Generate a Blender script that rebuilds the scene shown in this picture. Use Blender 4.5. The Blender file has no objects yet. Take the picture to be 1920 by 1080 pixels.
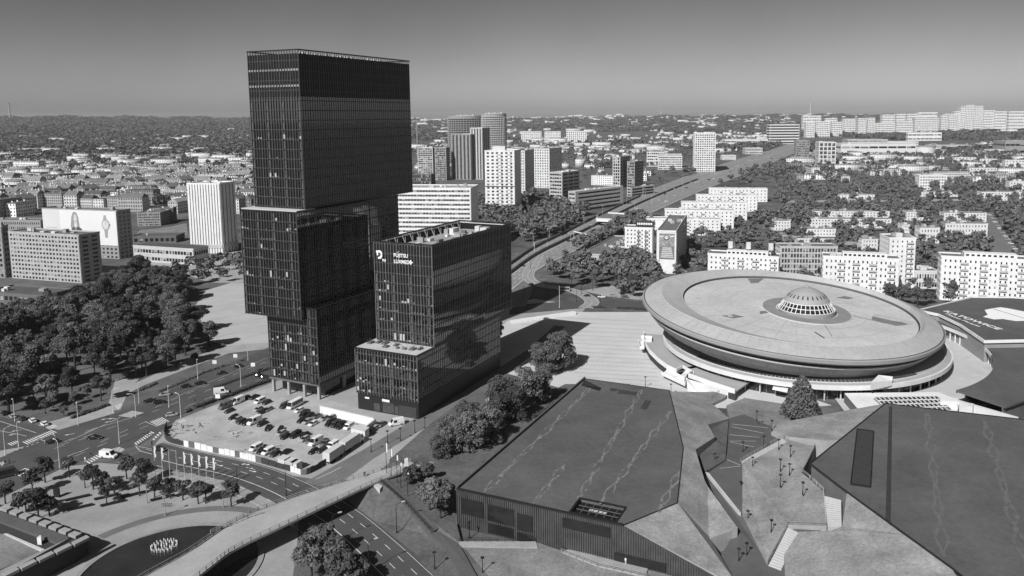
import bpy, math, random
import numpy as np
from mathutils import Vector, Matrix
random.seed(7); rng = np.random.default_rng(7)
R_ = math.radians
sc = bpy.context.scene
COL = sc.collection

# ------------------------------------------------------------------ camera
# Survey frame: camera 110 m above the streets, looking along +Y; (CX, CY) is the principal point of the
# shift lens and F its focal length, both in units of a 1920 x 1080 frame.
F, H, YH, ROLL, CX, CY = 1450.0, 110.0, 217.0, R_(0.35), 1045.0, 391.0
PITCH = math.atan((CY - YH) / F)
_u0 = np.array([0, math.sin(PITCH), math.cos(PITCH)]); CV = np.array([0, math.cos(PITCH), -math.sin(PITCH)])
CR = math.cos(ROLL) * np.array([1, 0, 0.]) - math.sin(ROLL) * _u0
CU = math.cos(ROLL) * _u0 + math.sin(ROLL) * np.array([1, 0, 0.])
CC = np.array([0, 0, H])
cam_d = bpy.data.cameras.new('camera'); cam = bpy.data.objects.new('camera', cam_d); COL.objects.link(cam)
cam.matrix_world = Matrix(((CR[0], CU[0], -CV[0], 0), (CR[1], CU[1], -CV[1], 0), (CR[2], CU[2], -CV[2], H), (0, 0, 0, 1)))
cam_d.sensor_width = 36; cam_d.lens = F / 1920 * 36
cam_d.shift_x = -(CX - 960) / 1920; cam_d.shift_y = -(540 - CY) / 1920
cam_d.clip_start = 1; cam_d.clip_end = 60000
sc.camera = cam

# ------------------------------------------------------------------ light
SUN_AZ, SUN_EL = 31.0, 40.5          # shadows run 31 degrees right of the view axis
wd = bpy.data.worlds.new('World'); sc.world = wd; wd.use_nodes = True
nt = wd.node_tree; nt.nodes.clear()
sky = nt.nodes.new('ShaderNodeTexSky'); sky.sky_type = 'NISHITA'; sky.sun_disc = False
sky.sun_elevation = R_(SUN_EL); sky.sun_rotation = R_(180 + SUN_AZ)
sky.altitude = 300; sky.air_density = 1.0; sky.dust_density = 1.0; sky.ozone_density = 1.0
sep = nt.nodes.new('ShaderNodeSeparateColor'); nt.links.new(sky.outputs[0], sep.inputs[0])
mxn = nt.nodes.new('ShaderNodeMath'); mxn.operation = 'POWER'; mxn.inputs[1].default_value = 1.6
nt.links.new(sep.outputs[0], mxn.inputs[0])         # black-and-white film behind a red filter, with its contrast
bg = nt.nodes.new('ShaderNodeBackground'); bg.inputs[1].default_value = 0.05
tc = nt.nodes.new('ShaderNodeTexCoord'); ns = nt.nodes.new('ShaderNodeTexNoise'); ns.inputs['Scale'].default_value = 5.0; ns.inputs['Detail'].default_value = 7; nt.links.new(tc.outputs['Generated'], ns.inputs['Vector'])
mr = nt.nodes.new('ShaderNodeMapRange'); mr.inputs[1].default_value = .3; mr.inputs[2].default_value = .7; mr.inputs[3].default_value = .42; mr.inputs[4].default_value = .47; nt.links.new(ns.outputs[0], mr.inputs[0])
mx2 = nt.nodes.new('ShaderNodeMath'); mx2.operation = 'MULTIPLY'; nt.links.new(mxn.outputs[0], mx2.inputs[0]); nt.links.new(mr.outputs[0], mx2.inputs[1])   # faint veil of high cloud
nt.links.new(mx2.outputs[0], bg.inputs[0])
wo = nt.nodes.new('ShaderNodeOutputWorld'); nt.links.new(bg.outputs[0], wo.inputs[0])
sl = bpy.data.lights.new('sun', 'SUN'); sl.energy = 4.6; sl.angle = R_(0.5); sl.color = (1, 1, 1)
so = bpy.data.objects.new('sun', sl); COL.objects.link(so); so.location = (-300, -300, 400)
sd = Vector((math.sin(R_(SUN_AZ)) * math.cos(R_(SUN_EL)), math.cos(R_(SUN_AZ)) * math.cos(R_(SUN_EL)), -math.sin(R_(SUN_EL))))
so.rotation_euler = sd.to_track_quat('-Z', 'Y').to_euler()
vs = sc.view_settings; vs.view_transform = 'Standard'; vs.look = 'None'; vs.exposure = 0.0; vs.gamma = 1
sc.cycles.max_bounces = 6; sc.cycles.diffuse_bounces = 2; sc.cycles.glossy_bounces = 3; sc.cycles.volume_bounces = 0
sc.cycles.transparent_max_bounces = 8
sc.cycles.use_denoising = True

# ------------------------------------------------------------------ survey helpers
def ray(x, y): return CV + CR * ((x - CX) / F) - CU * ((y - CY) / F)
def P(x, y, z=0.0):
    d = ray(x, y); w = CC + d * ((z - H) / d[2]); return np.array([w[0], w[1], z])
def Q(w):
    d = np.array(w, float) - CC; t = d @ CV; return CX + F * (d @ CR) / t, CY - F * (d @ CU) / t
def zat(x, y, g):
    d = ray(x, y); t = math.hypot(g[0], g[1]) / math.hypot(d[0], d[1]); return H + d[2] * t
def below(x, y, yb):
    """the ground point whose vertical passes (x, y) and meets the ground on line yb"""
    a = x
    for k in range(6):
        g = P(a, yb); q = Q((g[0], g[1], zat(x, y, g))); a += x - q[0]
    return P(a, yb)
def solve_s(p, d, z, px, lo=0.0, hi=400.0):
    """distance along unit xy direction d from p at which the point (height z) stands on column px"""
    f = lambda s: Q((p[0] + d[0] * s, p[1] + d[1] * s, z))[0] - px
    a, b = lo, hi; fa = f(a)
    for k in range(50):
        m = (a + b) / 2; fm = f(m)
        if (fm > 0) == (fa > 0): a, fa = m, fm
        else: b = m
    return (a + b) / 2

# ------------------------------------------------------------------ materials (all neutral grey)
MATS = {}
def mat(name, v, rough=0.85, var=0.12, scale=0.3, fine=None, bump=0.0, spec=0.3, metal=0.0, rnd=0.0, ior=None, coords='Object', fvar=0.08):
    if name in MATS: return MATS[name]
    m = bpy.data.materials.new(name); m.use_nodes = True; n = m.node_tree.nodes; l = m.node_tree.links
    b = n['Principled BSDF']; b.inputs['Roughness'].default_value = rough; b.inputs['Metallic'].default_value = metal
    b.inputs['Specular IOR Level'].default_value = spec
    if ior: b.inputs['IOR'].default_value = ior
    val = n.new('ShaderNodeValue'); val.outputs[0].default_value = 1.0; cur = val.outputs[0]
    g = n.new('ShaderNodeNewGeometry')
    def mul(a, bb):
        x = n.new('ShaderNodeMath'); x.operation = 'MULTIPLY'; l.new(a, x.inputs[0]); l.new(bb, x.inputs[1]); return x.outputs[0]
    def noise(s, amt, det=5):
        t = n.new('ShaderNodeTexNoise'); t.inputs['Scale'].default_value = s; t.inputs['Detail'].default_value = det
        t.inputs['Roughness'].default_value = 0.65; l.new(g.outputs['Position'], t.inputs['Vector'])
        r = n.new('ShaderNodeMapRange'); r.inputs[1].default_value = 0.3; r.inputs[2].default_value = 0.7
        r.inputs[3].default_value = 1 - amt; r.inputs[4].default_value = 1 + amt; l.new(t.outputs[0], r.inputs[0]); return t, r.outputs[0]
    tt = None
    if var:
        tt, r = noise(scale, var); cur = mul(cur, r)
    if fine:
        tt, r = noise(fine, fvar, 3); cur = mul(cur, r)
    if rnd:
        o = n.new('ShaderNodeObjectInfo'); r = n.new('ShaderNodeMapRange'); r.inputs[3].default_value = 1 - rnd; r.inputs[4].default_value = 1 + rnd
        l.new(o.outputs['Random'], r.inputs[0]); cur = mul(cur, r.outputs[0])
    c = n.new('ShaderNodeValue'); c.outputs[0].default_value = v; cur = mul(cur, c.outputs[0])
    cc = n.new('ShaderNodeCombineColor'); [l.new(cur, cc.inputs[i]) for i in range(3)]
    l.new(cc.outputs[0], b.inputs['Base Color'])
    if bump and tt:
        bn = n.new('ShaderNodeBump'); bn.inputs['Strength'].default_value = bump; bn.inputs['Distance'].default_value = 0.3
        l.new(tt.outputs[0], bn.inputs['Height']); l.new(bn.outputs[0], b.inputs['Normal'])
    MATS[name] = m; return m
asphalt = mat('asphalt', .085, .9, .16, .12, fine=2.5)
asphalt_old = mat('asphalt_old', .17, .9, .2, .1, fine=2.5)
pave = mat('paving', .36, .85, .14, .12, fine=1.6)
plaza_m = mat('plaza_concrete', .46, .8, .09, .06, fine=1.2)
pave_dark = mat('dark_paving', .11, .8, .12, .2, fine=2)
gravel = mat('gravel', .40, .95, .22, .12, fine=1.4, fvar=.12)
paint = mat('road_paint', .72, .7, .12, .8)
grass_m = mat('lawn', .22, .95, .28, .09, fine=1.1, fvar=.2, bump=.3)
grass_d = mat('dark_lawn', .12, .95, .3, .08, fine=.9, fvar=.22, bump=.3)
grass_roof = mat('sedum', .27, .95, .3, .12, fine=1.3, fvar=.2, bump=.3)
conc = mat('concrete', .34, .85, .14, .25, fine=2)
conc_l = mat('light_concrete', .52, .85, .1, .2)
white = mat('white_render', .76, .8, .09, .15, fine=.9, fvar=.05)
white2 = mat('offwhite_render', .68, .8, .09, .2)
lgrey = mat('light_grey_render', .5, .8, .1, .2)
mgrey = mat('mid_grey_render', .3, .8, .12, .2)
dgrey = mat('dark_grey_render', .14, .8, .15, .2)
blackm = mat('black_metal', .018, .45, .1, .4, spec=.5)
fin_l = mat('pale_fin_metal', .2, .4, .1, .4, spec=.5)
fin_m = mat('fin_metal', .12, .4, .1, .4, spec=.5)
roof_d = mat('dark_roof', .105, .9, .2, .06, fine=.7, fvar=.12)
roof_m = mat('grey_roof', .16, .9, .2, .15, fine=.8)
roof_l = mat('light_roof', .36, .85, .15, .12, fine=.8)
glass_b = mat('black_glass', .006, .03, .3, .07, spec=.5, ior=2.2, bump=.04)
louvre_b = mat('black_louvre', .01, .6, .2, .4)
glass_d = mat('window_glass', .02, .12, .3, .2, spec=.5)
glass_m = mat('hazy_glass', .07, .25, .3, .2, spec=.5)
metal = mat('grey_metal', .32, .5, .1, .4, metal=.0, spec=.5)
metal_l = mat('pale_metal', .6, .5, .08, .4)
disc_sp = mat('arena_disc', .52, .75, .13, .045, fine=.6, fvar=.09)
roof_sp = mat('arena_roof', .42, .7, .12, .05, fine=.6, fvar=.09)
under_sp = mat('arena_underside', .27, .6, .08, .2)
seam_m = mat('dark_seam', .05, .9, .1, .4)
bark = mat('bark', .05, .95, .2, .5)
leaf_m = mat('leaves', .095, .8, .4, .25, rnd=.5, spec=.15)
leaf_l = mat('pale_leaves', .125, .8, .3, .35, rnd=.25, spec=.15)
leaf_s = mat('street_leaves', .115, .8, .35, .35, rnd=.4, spec=.15)
leaf_far = mat('far_leaves', .12, .9, .45, .02, rnd=.3, spec=.1)
water = mat('pool_water', .035, .12, .3, .1, spec=.5)

# ------------------------------------------------------------------ mesh builder
class MB:
    def __init__(s): s.v = []; s.f = []; s.m = []; s.mi = 0
    def add(s, vs_, fs_):
        n = len(s.v); s.v += [tuple(map(float, p)) for p in vs_]
        for f in fs_: s.f.append(tuple(i + n for i in f)); s.m.append(s.mi)
    def hexa(s, b, t):                      # b, t: 4 bottom points (ccw), 4 top points
        s.add(list(b) + list(t), [(3, 2, 1, 0), (4, 5, 6, 7), (0, 1, 5, 4), (1, 2, 6, 5), (2, 3, 7, 6), (3, 0, 4, 7)])
    def box(s, x0, x1, y0, y1, z0, z1):
        s.hexa([(x0, y0, z0), (x1, y0, z0), (x1, y1, z0), (x0, y1, z0)], [(x0, y0, z1), (x1, y0, z1), (x1, y1, z1), (x0, y1, z1)])
    def prism(s, pts, z0, z1):              # xy outline (either winding), z may be per-vertex lists
        n = len(pts); a = sum(pts[i][0] * pts[(i + 1) % n][1] - pts[(i + 1) % n][0] * pts[i][1] for i in range(n))
        Z0 = z0 if isinstance(z0, (list, tuple)) else [z0] * n; Z1 = z1 if isinstance(z1, (list, tuple)) else [z1] * n
        o = list(range(n)) if a > 0 else list(range(n))[::-1]
        vs_ = [(pts[i][0], pts[i][1], Z0[i]) for i in o] + [(pts[i][0], pts[i][1], Z1[i]) for i in o]
        s.add(vs_, [tuple(range(n))[::-1], tuple(range(n, 2 * n))] + [(i, (i + 1) % n, n + (i + 1) % n, n + i) for i in range(n)])
    def sheet(s, pts):                      # 3-D outline, face up
        n = len(pts); a = sum(pts[i][0] * pts[(i + 1) % n][1] - pts[(i + 1) % n][0] * pts[i][1] for i in range(n))
        s.add(pts if a > 0 else pts[::-1], [tuple(range(n))])
    def fbox(s, p0, p1, s0, s1, za, zb, t0, t1):
        """box on the vertical wall plane through p0->p1 (outside on the right hand side)"""
        d = np.array([p1[0] - p0[0], p1[1] - p0[1]]); d = d / np.linalg.norm(d); n = np.array([d[1], -d[0]]); o = np.array(p0[:2], float)
        a = o + d * s0 + n * t1; b = o + d * s1 + n * t1; c = o + d * s1 + n * t0; e = o + d * s0 + n * t0
        s.hexa([(*q, za) for q in (a, b, c, e)], [(*q, zb) for q in (a, b, c, e)])
    def bar(s, a, b, w, h=None):            # square bar between two 3-D points
        a = np.array(a, float); b = np.array(b, float); d = b - a; L = np.linalg.norm(d)
        if L < 1e-6: return
        d /= L; up = np.array([0, 0, 1.]) if abs(d[2]) < .95 else np.array([1., 0, 0]); x = np.cross(d, up); x /= np.linalg.norm(x); y = np.cross(x, d)
        h = h or w; x *= w / 2; y *= h / 2
        s.hexa([a - x - y, a + x - y, b + x - y, b - x - y], [a - x + y, a + x + y, b + x + y, b - x + y])
    def tube(s, a, b, r0, r1=None, n=8, caps=True):
        a = np.array(a, float); b = np.array(b, float); d = b - a; d /= np.linalg.norm(d); r1 = r0 if r1 is None else r1
        up = np.array([0, 0, 1.]) if abs(d[2]) < .95 else np.array([1., 0, 0]); x = np.cross(d, up); x /= np.linalg.norm(x); y = np.cross(d, x)
        A = [a + (x * math.cos(t) + y * math.sin(t)) * r0 for t in np.arange(n) * 2 * math.pi / n]; B = [b + (x * math.cos(t) + y * math.sin(t)) * r1 for t in np.arange(n) * 2 * math.pi / n]
        fs_ = [(i, i + n, (i + 1) % n + n, (i + 1) % n) for i in range(n)]
        if caps: fs_ += [tuple(range(n)), tuple(range(2 * n - 1, n - 1, -1))]
        s.add(A + B, fs_)
    def lathe(s, c, prof, n=64, a0=0.0, a1=360.0, M=None):
        full = abs(a1 - a0) >= 360; k = n if full else n + 1; vs_ = []
        for r, h in prof:
            for i in range(k):
                t = R_(a0 + (a1 - a0) * i / n); p = np.array([r * math.cos(t), r * math.sin(t), h])
                if M is not None: p = M @ p
                vs_.append(p + np.array(c, float))
        fs_ = []
        for j in range(len(prof) - 1):
            for i in range(n):
                i2 = (i + 1) % k; fs_.append((j * k + i, j * k + i2, (j + 1) * k + i2, (j + 1) * k + i))
        s.add(vs_, fs_)
    def build(s, name, mats, parent=None, smooth=False, kind=None, label=None):
        me = bpy.data.meshes.new(name); base = np.array(parent_world(parent)) if parent is not None else np.zeros(3)
        if s.v:
            me.from_pydata([tuple(np.array(p) - base) for p in s.v], [], s.f)
        for m in (mats if isinstance(mats, (list, tuple)) else [mats]): me.materials.append(m)
        if isinstance(mats, (list, tuple)) and len(mats) > 1: me.polygons.foreach_set('material_index', s.m)
        if smooth: me.polygons.foreach_set('use_smooth', [True] * len(me.polygons))
        me.update(); o = bpy.data.objects.new(name, me); COL.objects.link(o)
        if parent is not None: o.parent = parent
        if kind: o['kind'] = kind
        if label: o['label'] = label
        return o
WORLD = {}
def parent_world(p):
    while p.parent is not None: p = p.parent
    return WORLD.get(p.name, (0, 0, 0))
def thing(name, label, cat, loc=(0, 0, 0), group=None, rz=0.0):
    o = bpy.data.objects.new(name, None); COL.objects.link(o); o.location = loc; o.rotation_euler[2] = rz; o.empty_display_size = 1
    WORLD[o.name] = tuple(loc); o['label'] = label; o['category'] = cat
    if group: o['group'] = group
    return o
def tag(o, label=None, cat=None, group=None, kind=None):
    if label: o['label'] = label
    if cat: o['category'] = cat
    if group: o['group'] = group
    if kind: o['kind'] = kind
    return o
def struct(name, mb, m, **k): o = mb.build(name, m, **k); o['kind'] = 'structure'; return o
def copy_tree(o, parent=None):
    c = o.copy(); COL.objects.link(c); c.parent = parent
    for ch in o.children: copy_tree(ch, c)
    return c
def text_obj(name, body, size, depth, M4, m, parent, sx=1.0, bold=0.0, fit=None):
    cu = bpy.data.curves.new(name, 'FONT'); cu.body = body; cu.size = size; cu.extrude = depth; cu.offset = bold
    tmp = bpy.data.objects.new('tmp', cu); COL.objects.link(tmp); bpy.context.view_layer.update()
    me = bpy.data.meshes.new_from_object(tmp.evaluated_get(bpy.context.evaluated_depsgraph_get()))
    bpy.data.objects.remove(tmp); bpy.data.curves.remove(cu)
    if fit:
        xs = [v.co.x for v in me.vertices]; sx = fit / (max(xs) - min(xs))
    me.transform(Matrix.Translation(-Vector(parent_world(parent))) @ M4 @ Matrix.Diagonal((sx, 1, 1, 1)))
    me.materials.clear(); me.materials.append(m); o = bpy.data.objects.new(name, me); COL.objects.link(o); o.parent = parent; return o
ORD = ['first', 'second', 'third', 'fourth', 'fifth', 'sixth', 'seventh', 'eighth', 'ninth', 'tenth', 'eleventh', 'twelfth', 'thirteenth', 'fourteenth', 'fifteenth', 'sixteenth']
# ------------------------------------------------------------------ the ground to the horizon
def hill(x, y):
    d = math.hypot(x, y); a = math.degrees(math.atan2(x, y))
    if d < 3500: return 0.0
    k = min(1, (d - 3500) / 6500); k = k * k * (3 - 2 * k)
    hl = 95 * math.exp(-((a + 36) / 24) ** 2) + 48 * math.exp(-((a - 4) / 9) ** 2) + 55 * math.exp(-((a - 18) / 9) ** 2) + 66 * math.exp(-((a - 38) / 12) ** 2) + 30
    return k * (hl + 7 * math.sin(a * 1.7) + 5 * math.sin(a * 4.1 + 1))
mb = MB(); rings = [60, 180, 400, 900, 1800, 3500, 4400, 5300, 6200, 7200, 8200, 9200, 10200, 13000]; NA = 120
vs_ = [(0, 0, -.02)]
for r in rings:
    for i in range(NA):
        t = 2 * math.pi * i / NA; x, y = r * math.sin(t), r * math.cos(t); vs_.append((x, y, hill(x, y) - .02 if r < 12000 else hill(x, y) * .3 - .02))
fs_ = [(0, 1 + (i + 1) % NA, 1 + i) for i in range(NA)]
for j in range(len(rings) - 1):
    for i in range(NA):
        a, b = 1 + j * NA + i, 1 + j * NA + (i + 1) % NA; fs_.append((a, b, b + NA, a + NA))
mb.add(vs_, fs_)
city_m = mat('city_ground', .11, .95, .5, .012, fine=.11, fvar=.35)
struct('ground', mb, city_m, smooth=True)

GZ = {'n': 0}
def sheet(name, pts, m, z=None, kind='structure', label=None, cat=None):
    """flat ground sheet from survey points, each new one 4 mm higher"""
    GZ['n'] += 1; zz = GZ['n'] * .004 if z is None else z
    mb = MB(); mb.sheet([tuple(P(x, y, zz)) for x, y in pts]); o = mb.build(name, m); o['kind'] = kind
    return o
def solid(name, pts, m, drop=0.0, kind='structure', side=None, parent=None):
    """block with a top outline of survey points (x, y, height) and vertical sides down to `drop`"""
    W = [P(*p) for p in pts]; mb = MB(); mb.prism([w[:2] for w in W], drop, [float(w[2]) for w in W])
    if side is not None:
        for i in range(len(mb.m)): mb.m[i] = 0 if i == 1 else 1
        o = mb.build(name, [m, side], parent)
    else: o = mb.build(name, m, parent)
    if kind: o['kind'] = kind
    return o
def ribbon(line, w, z):
    """list of (l, r) points of a strip of width w along world xy polyline"""
    line = [np.array(p[:2], float) for p in line]; L = []; Rr = []
    for i, p in enumerate(line):
        a = line[max(i - 1, 0)]; b = line[min(i + 1, len(line) - 1)]; d = b - a; d /= np.linalg.norm(d); n = np.array([-d[1], d[0]])
        L.append(p + n * w / 2); Rr.append(p - n * w / 2)
    return L, Rr
def strip(mb, line, w, z, gap=None, dash=None):
    line = [np.array(p[:2], float) for p in line]
    if dash is None:
        L, Rr = ribbon(line, w, z)
        for i in range(len(line) - 1): mb.sheet([(*L[i], z), (*Rr[i], z), (*Rr[i + 1], z), (*L[i + 1], z)])
        return
    acc = 0.0
    for i in range(len(line) - 1):
        d = line[i + 1] - line[i]; Ln = np.linalg.norm(d); d /= Ln; n = np.array([-d[1], d[0]]) * w / 2; s = -acc
        while s < Ln:
            a, b = max(s, 0), min(s + dash, Ln)
            if b > a + .1:
                p, q = line[i] + d * a, line[i] + d * b; mb.sheet([(*(p - n), z), (*(q - n), z), (*(q + n), z), (*(p + n), z)])
            s += dash + gap
        acc = Ln - (s - dash - gap)
def smooth_line(pts, k=6):
    """Catmull-Rom through xy points"""
    p = [np.array(q, float) for q in pts]; p = [2 * p[0] - p[1]] + p + [2 * p[-1] - p[-2]]; out = []
    for i in range(1, len(p) - 2):
        for j in range(k):
            t = j / k; out.append(.5 * ((2 * p[i]) + (-p[i - 1] + p[i + 1]) * t + (2 * p[i - 1] - 5 * p[i] + 4 * p[i + 1] - p[i + 2]) * t * t + (-p[i - 1] + 3 * p[i] - 3 * p[i + 1] + p[i + 2]) * t ** 3))
    out.append(p[-2]); return out
def G(*pts): return [P(x, y)[:2] for x, y in pts]

# ---- lawns, plazas and pavements around the crossing
sheet('lawn', [(-300, 640), (-60, 520), (240, 500), (520, 470), (620, 560), (520, 690), (330, 790), (200, 815), (-60, 905), (-400, 900)], grass_d)
sheet('plaza', [(365, 575), (385, 545), (440, 528), (640, 515), (640, 660), (520, 655), (430, 650), (395, 640)], plaza_m)
sheet('path', [(365, 668), (430, 648), (520, 640), (520, 652), (430, 662), (375, 682), (270, 722), (232, 742), (228, 730)], pave)
sheet('path', [(216, 712), (262, 708), (240, 735), (226, 768), (198, 772), (210, 735)], pave)
sheet('path', [(-40, 840), (60, 800), (150, 775), (206, 757), (216, 775), (110, 806), (10, 856), (-60, 885)], pave)
sheet('pavement', [(280, 845), (330, 788), (420, 752), (520, 714), (1000, 560), (1100, 575), (1000, 700), (900, 730), (690, 900), (600, 900), (470, 880), (340, 858)], pave)
sheet('plaza', [(900, 640), (955, 600), (1080, 585), (1230, 585), (1260, 640), (1340, 720), (1500, 740), (1560, 760), (1440, 770), (1260, 760), (1180, 720), (1060, 720), (960, 770), (880, 740)], mat('bright_plaza', .58, .8, .08, .06, fine=1.2))
sheet('plaza', [(-120, 1000), (-40, 910), (120, 875), (190, 868), (240, 872), (340, 885), (440, 905), (520, 945), (560, 975), (560, 1010), (545, 1120), (-250, 1250)], mat('square_paving', .32, .85, .18, .08, fine=1.2))
# ---- roads
sheet('road', [(-80, 890), (10, 854), (110, 806), (217, 774), (270, 757), (357, 711), (475, 663), (600, 612), (760, 560), (790, 600), (600, 676), (510, 712), (345, 776), (312, 800), (260, 836), (188, 850), (113, 880), (20, 925), (-80, 975)], asphalt)
sheet('road', [(-60, 800), (0, 781), (110, 806), (85, 830), (0, 845), (-80, 868)], asphalt)
road2 = smooth_line(G((262, 848), (340, 868), (430, 888), (500, 912), (560, 942), (620, 978), (690, 1040), (770, 1120), (830, 1180)), 5)
mb = MB(); strip(mb, road2, 17.5, .03); struct('road', mb, asphalt)
sheet('road', [(640, 905), (600, 912), (570, 905), (690, 838), (760, 795), (880, 725), (990, 655), (1040, 610), (1060, 612), (1000, 665), (900, 735), (775, 815), (700, 860)], asphalt_old)
side2 = [p + np.array([9.6, 3.2]) for p in smooth_line(G((610, 945), (650, 972), (720, 1037), (800, 1117), (860, 1177)), 4)]
mb = MB(); strip(mb, side2, 4.2, .045); struct('pavement', mb, pave)
# ---- car park
sheet('car_park_ground', [(318, 800), (420, 752), (505, 728), (602, 745), (700, 775), (708, 800), (650, 858), (575, 880), (450, 858), (330, 830)], gravel)
# ------------------------------------------------------------------ the two black office towers
TH = R_(-24.0); TU = np.array([math.cos(TH), math.sin(TH)]); TV = np.array([-math.sin(TH), math.cos(TH)]); TO = np.array([-92.9, 293.1])
def T(u, v): return TO + TU * u + TV * v
def rect(u0, u1, v0, v1): return [T(u0, v0), T(u1, v0), T(u1, v1), T(u0, v1)]
blind = mat('window_blinds', .42, .8, .2, .5)
interior = mat('office_interior', .12, .7, .5, .8)
def glass_block(root, u0, u1, v0, v1, z0, z1, bay=1.35, fh=3.75, crown=0.0, seed=1, lit=.05, dark=0.0, screen=None, fins=None):
    """one dark glass volume: glass core, fins, floor bands, blinds; `crown` = height of the open screen on top, `dark` = louvred plant storeys"""
    rg = random.Random(seed); fp = rect(u0, u1, v0, v1)
    g = MB(); g.prism(fp, z0, z1 - crown); g.build('glass_wall', glass_b, root)
    f = MB(); s = MB(); bl = MB(); it = MB(); lv_ = MB(); se = MB()
    for i in range(4):
        p0, p1 = fp[i], fp[(i + 1) % 4]; L = np.linalg.norm(p1 - p0); n = max(1, round(L / bay)); b = L / n; dep = .34 if i == 0 else .17
        for k in range(n + 1):
            w = .13 if k % 4 else .2
            f.fbox(p0, p1, k * b - w / 2, k * b + w / 2, z0 - .25, z1, .0, dep)
        z = z0; fl = 0
        while z < z1 - 1.0:
            s.fbox(p0, p1, 0, L, z - .02, z + (.38 if z > z0 else .7), -.02, .09 if z > z0 else .2)
            se.fbox(p0, p1, 0, L, z + .38, z + .46, -.02, .11) if i == 0 and z > z0 else None  # sunlit floor edges put into paler strips, on the front face alone
            pf = lit * rg.choice([.1, .3, .6, 1.0, 2.2, 3.0]); run = 0
            for k in range(n):
                if i or z > z1 - crown - dark - 4: break
                if run > 0: run -= 1
                elif rg.random() < pf: run = rg.randint(0, 3)
                else: continue
                r = rg.random()
                if r < .22: bl.fbox(p0, p1, k * b + .2, k * b + b - .2, z + rg.choice([.7, 1.4]), z + rg.choice([1.7, 2.3, 3.3]), .0, .03)
                else: (bl if r < .4 else it).fbox(p0, p1, k * b + rg.uniform(.15, .5), k * b + b - rg.uniform(.15, .5), z + .55, z + rg.uniform(.8, 1.3), .0, .03)
            if i == 0 and z < z1 - crown - dark - 4:
                for k in range(0, n, 6): it.fbox(p0, p1, k * b + .35, k * b + .75, z + .5, z + fh - .3, .0, .025)
            z += fh; fl += 1
        s.fbox(p0, p1, -.2, L + .2, z1 - .35, z1 + .12, -.25, .4)
        if dark: lv_.fbox(p0, p1, 0, L, z1 - crown - dark, z1 - crown, -.05, .05)
        if crown:
            s.fbox(p0, p1, 0, L, z1 - crown + .1, z1 - crown + .28, -.1, .1)
            sc_ = crown - .5 if screen is None else screen
            if sc_ > 0: lv_.fbox(p0, p1, 0, L, z1 - crown, z1 - crown + sc_, -.08, .02)
    f.build('facade_fins', fins or fin_m, root, kind='stuff'); s.build('floor_bands', blackm, root, kind='stuff'); se.build('floor_edges', mat('floor_edge', .16, .6, .2, .6), root, kind='stuff')
    if lv_.v: lv_.build('plant_louvres', louvre_b, root)
    if bl.v: bl.build('window_blinds', blind, root, kind='stuff')
    if it.v: it.build('room_fittings', interior, root, kind='stuff')
    return fp
def inset(u0, u1, v0, v1, d): return rect(u0 + d, u1 - d, v0 + d, v1 - d)

t2 = thing('office_tower', 'tallest black glass office tower, of stacked shifted boxes, beside the busy road', 'tower', (*T(-12, 20), 0), 'pair of black office towers')
# solve the far ends of the long right-hand faces from their columns in the survey
def vend(u, z, px): return solve_s(T(u, 0), TV, z, px, 0, 200)
top_v1 = vend(-5.2, 105, 770); mid_v1 = vend(-5, 60, 692); core_v1 = vend(-6.5, 60, 747)
glass_block(t2, -30.4, -5.2, 1.0, top_v1, 74.9, 135.5, crown=4.2, seed=3, lit=.06, dark=13.5, screen=2.7)
glass_block(t2, -33.0, -4.6, -4.4, mid_v1, 32.4, 74.2, seed=4, lit=.08)
glass_block(t2, -28, -6.5, mid_v1 - 1, core_v1, 6, 74.3, seed=5, lit=.0)
glass_block(t2, -24.6, -3.2, -1.4, mid_v1 + 3, 6.2, 32.2, seed=6, lit=.24)
glass_block(t2, -3.6, .6, -1.9, mid_v1 + 4, 6.2, 36.6, seed=8, lit=.24)
mb = MB(); mb.prism(rect(-23, -1.2, 3, mid_v1), 0, 6.3); mb.build('lobby_glass', glass_d, t2)
mb = MB(); mb.prism(rect(-24.8, .8, -2.1, mid_v1 + 4.2), 5.7, 6.3); mb.build('lobby_soffit', dgrey, t2)
for u in (-23.8, -15.8, -7.8, -.6):
    for v in (-.9, 14, 29, mid_v1):
        mb = MB(); mb.prism(rect(u - .5, u + .5, v - .5, v + .5), 0, 5.8); mb.build('pillar', conc, t2)
mb = MB(); mb.prism(inset(-30.4, -5.2, 1.0, top_v1, .6), 130.9, 131.2); r_ = mb.build('roof', roof_d, t2)
for k in range(9):
    u = -28 + 2.1 * k; v = 6 + (k * 7.3) % 36; mb = MB(); mb.prism(rect(u, u + 2 + k % 3, v, v + 4 + k % 2 * 3), 131.2, 132.4 + (k % 4) * .6); mb.build('rooftop_unit', metal, t2)
# sunlit plant seen through the crown, its brightness put into pale panels
mb = MB()
for k in range(60):
    v = 1 + k * .88
    if (k * 37 % 11) < 7: mb.prism(rect(-7.6, -7.2, v + 2, v + 2.7), 131.3, 133.9 + (k * 13 % 5) * .25)
mb.build('sunlit_plant_panels', white2, t2, kind='stuff')
mb = MB()
for z_ in (127.6, 121.6):
    for k in range(18): mb.fbox(T(-30.4, 1.0), T(-5.2, 1.0), .3 + k * 1.4, 1.2 + k * 1.4, z_, z_ + .75, .1, .2)
mb.build('vent_strips', mgrey, t2, kind='stuff')
mb = MB(); mb.prism(rect(-32.8, -4.8, -4.2, 6.0), 74.22, 74.7); mb.build('terrace', conc_l, t2)

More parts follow.
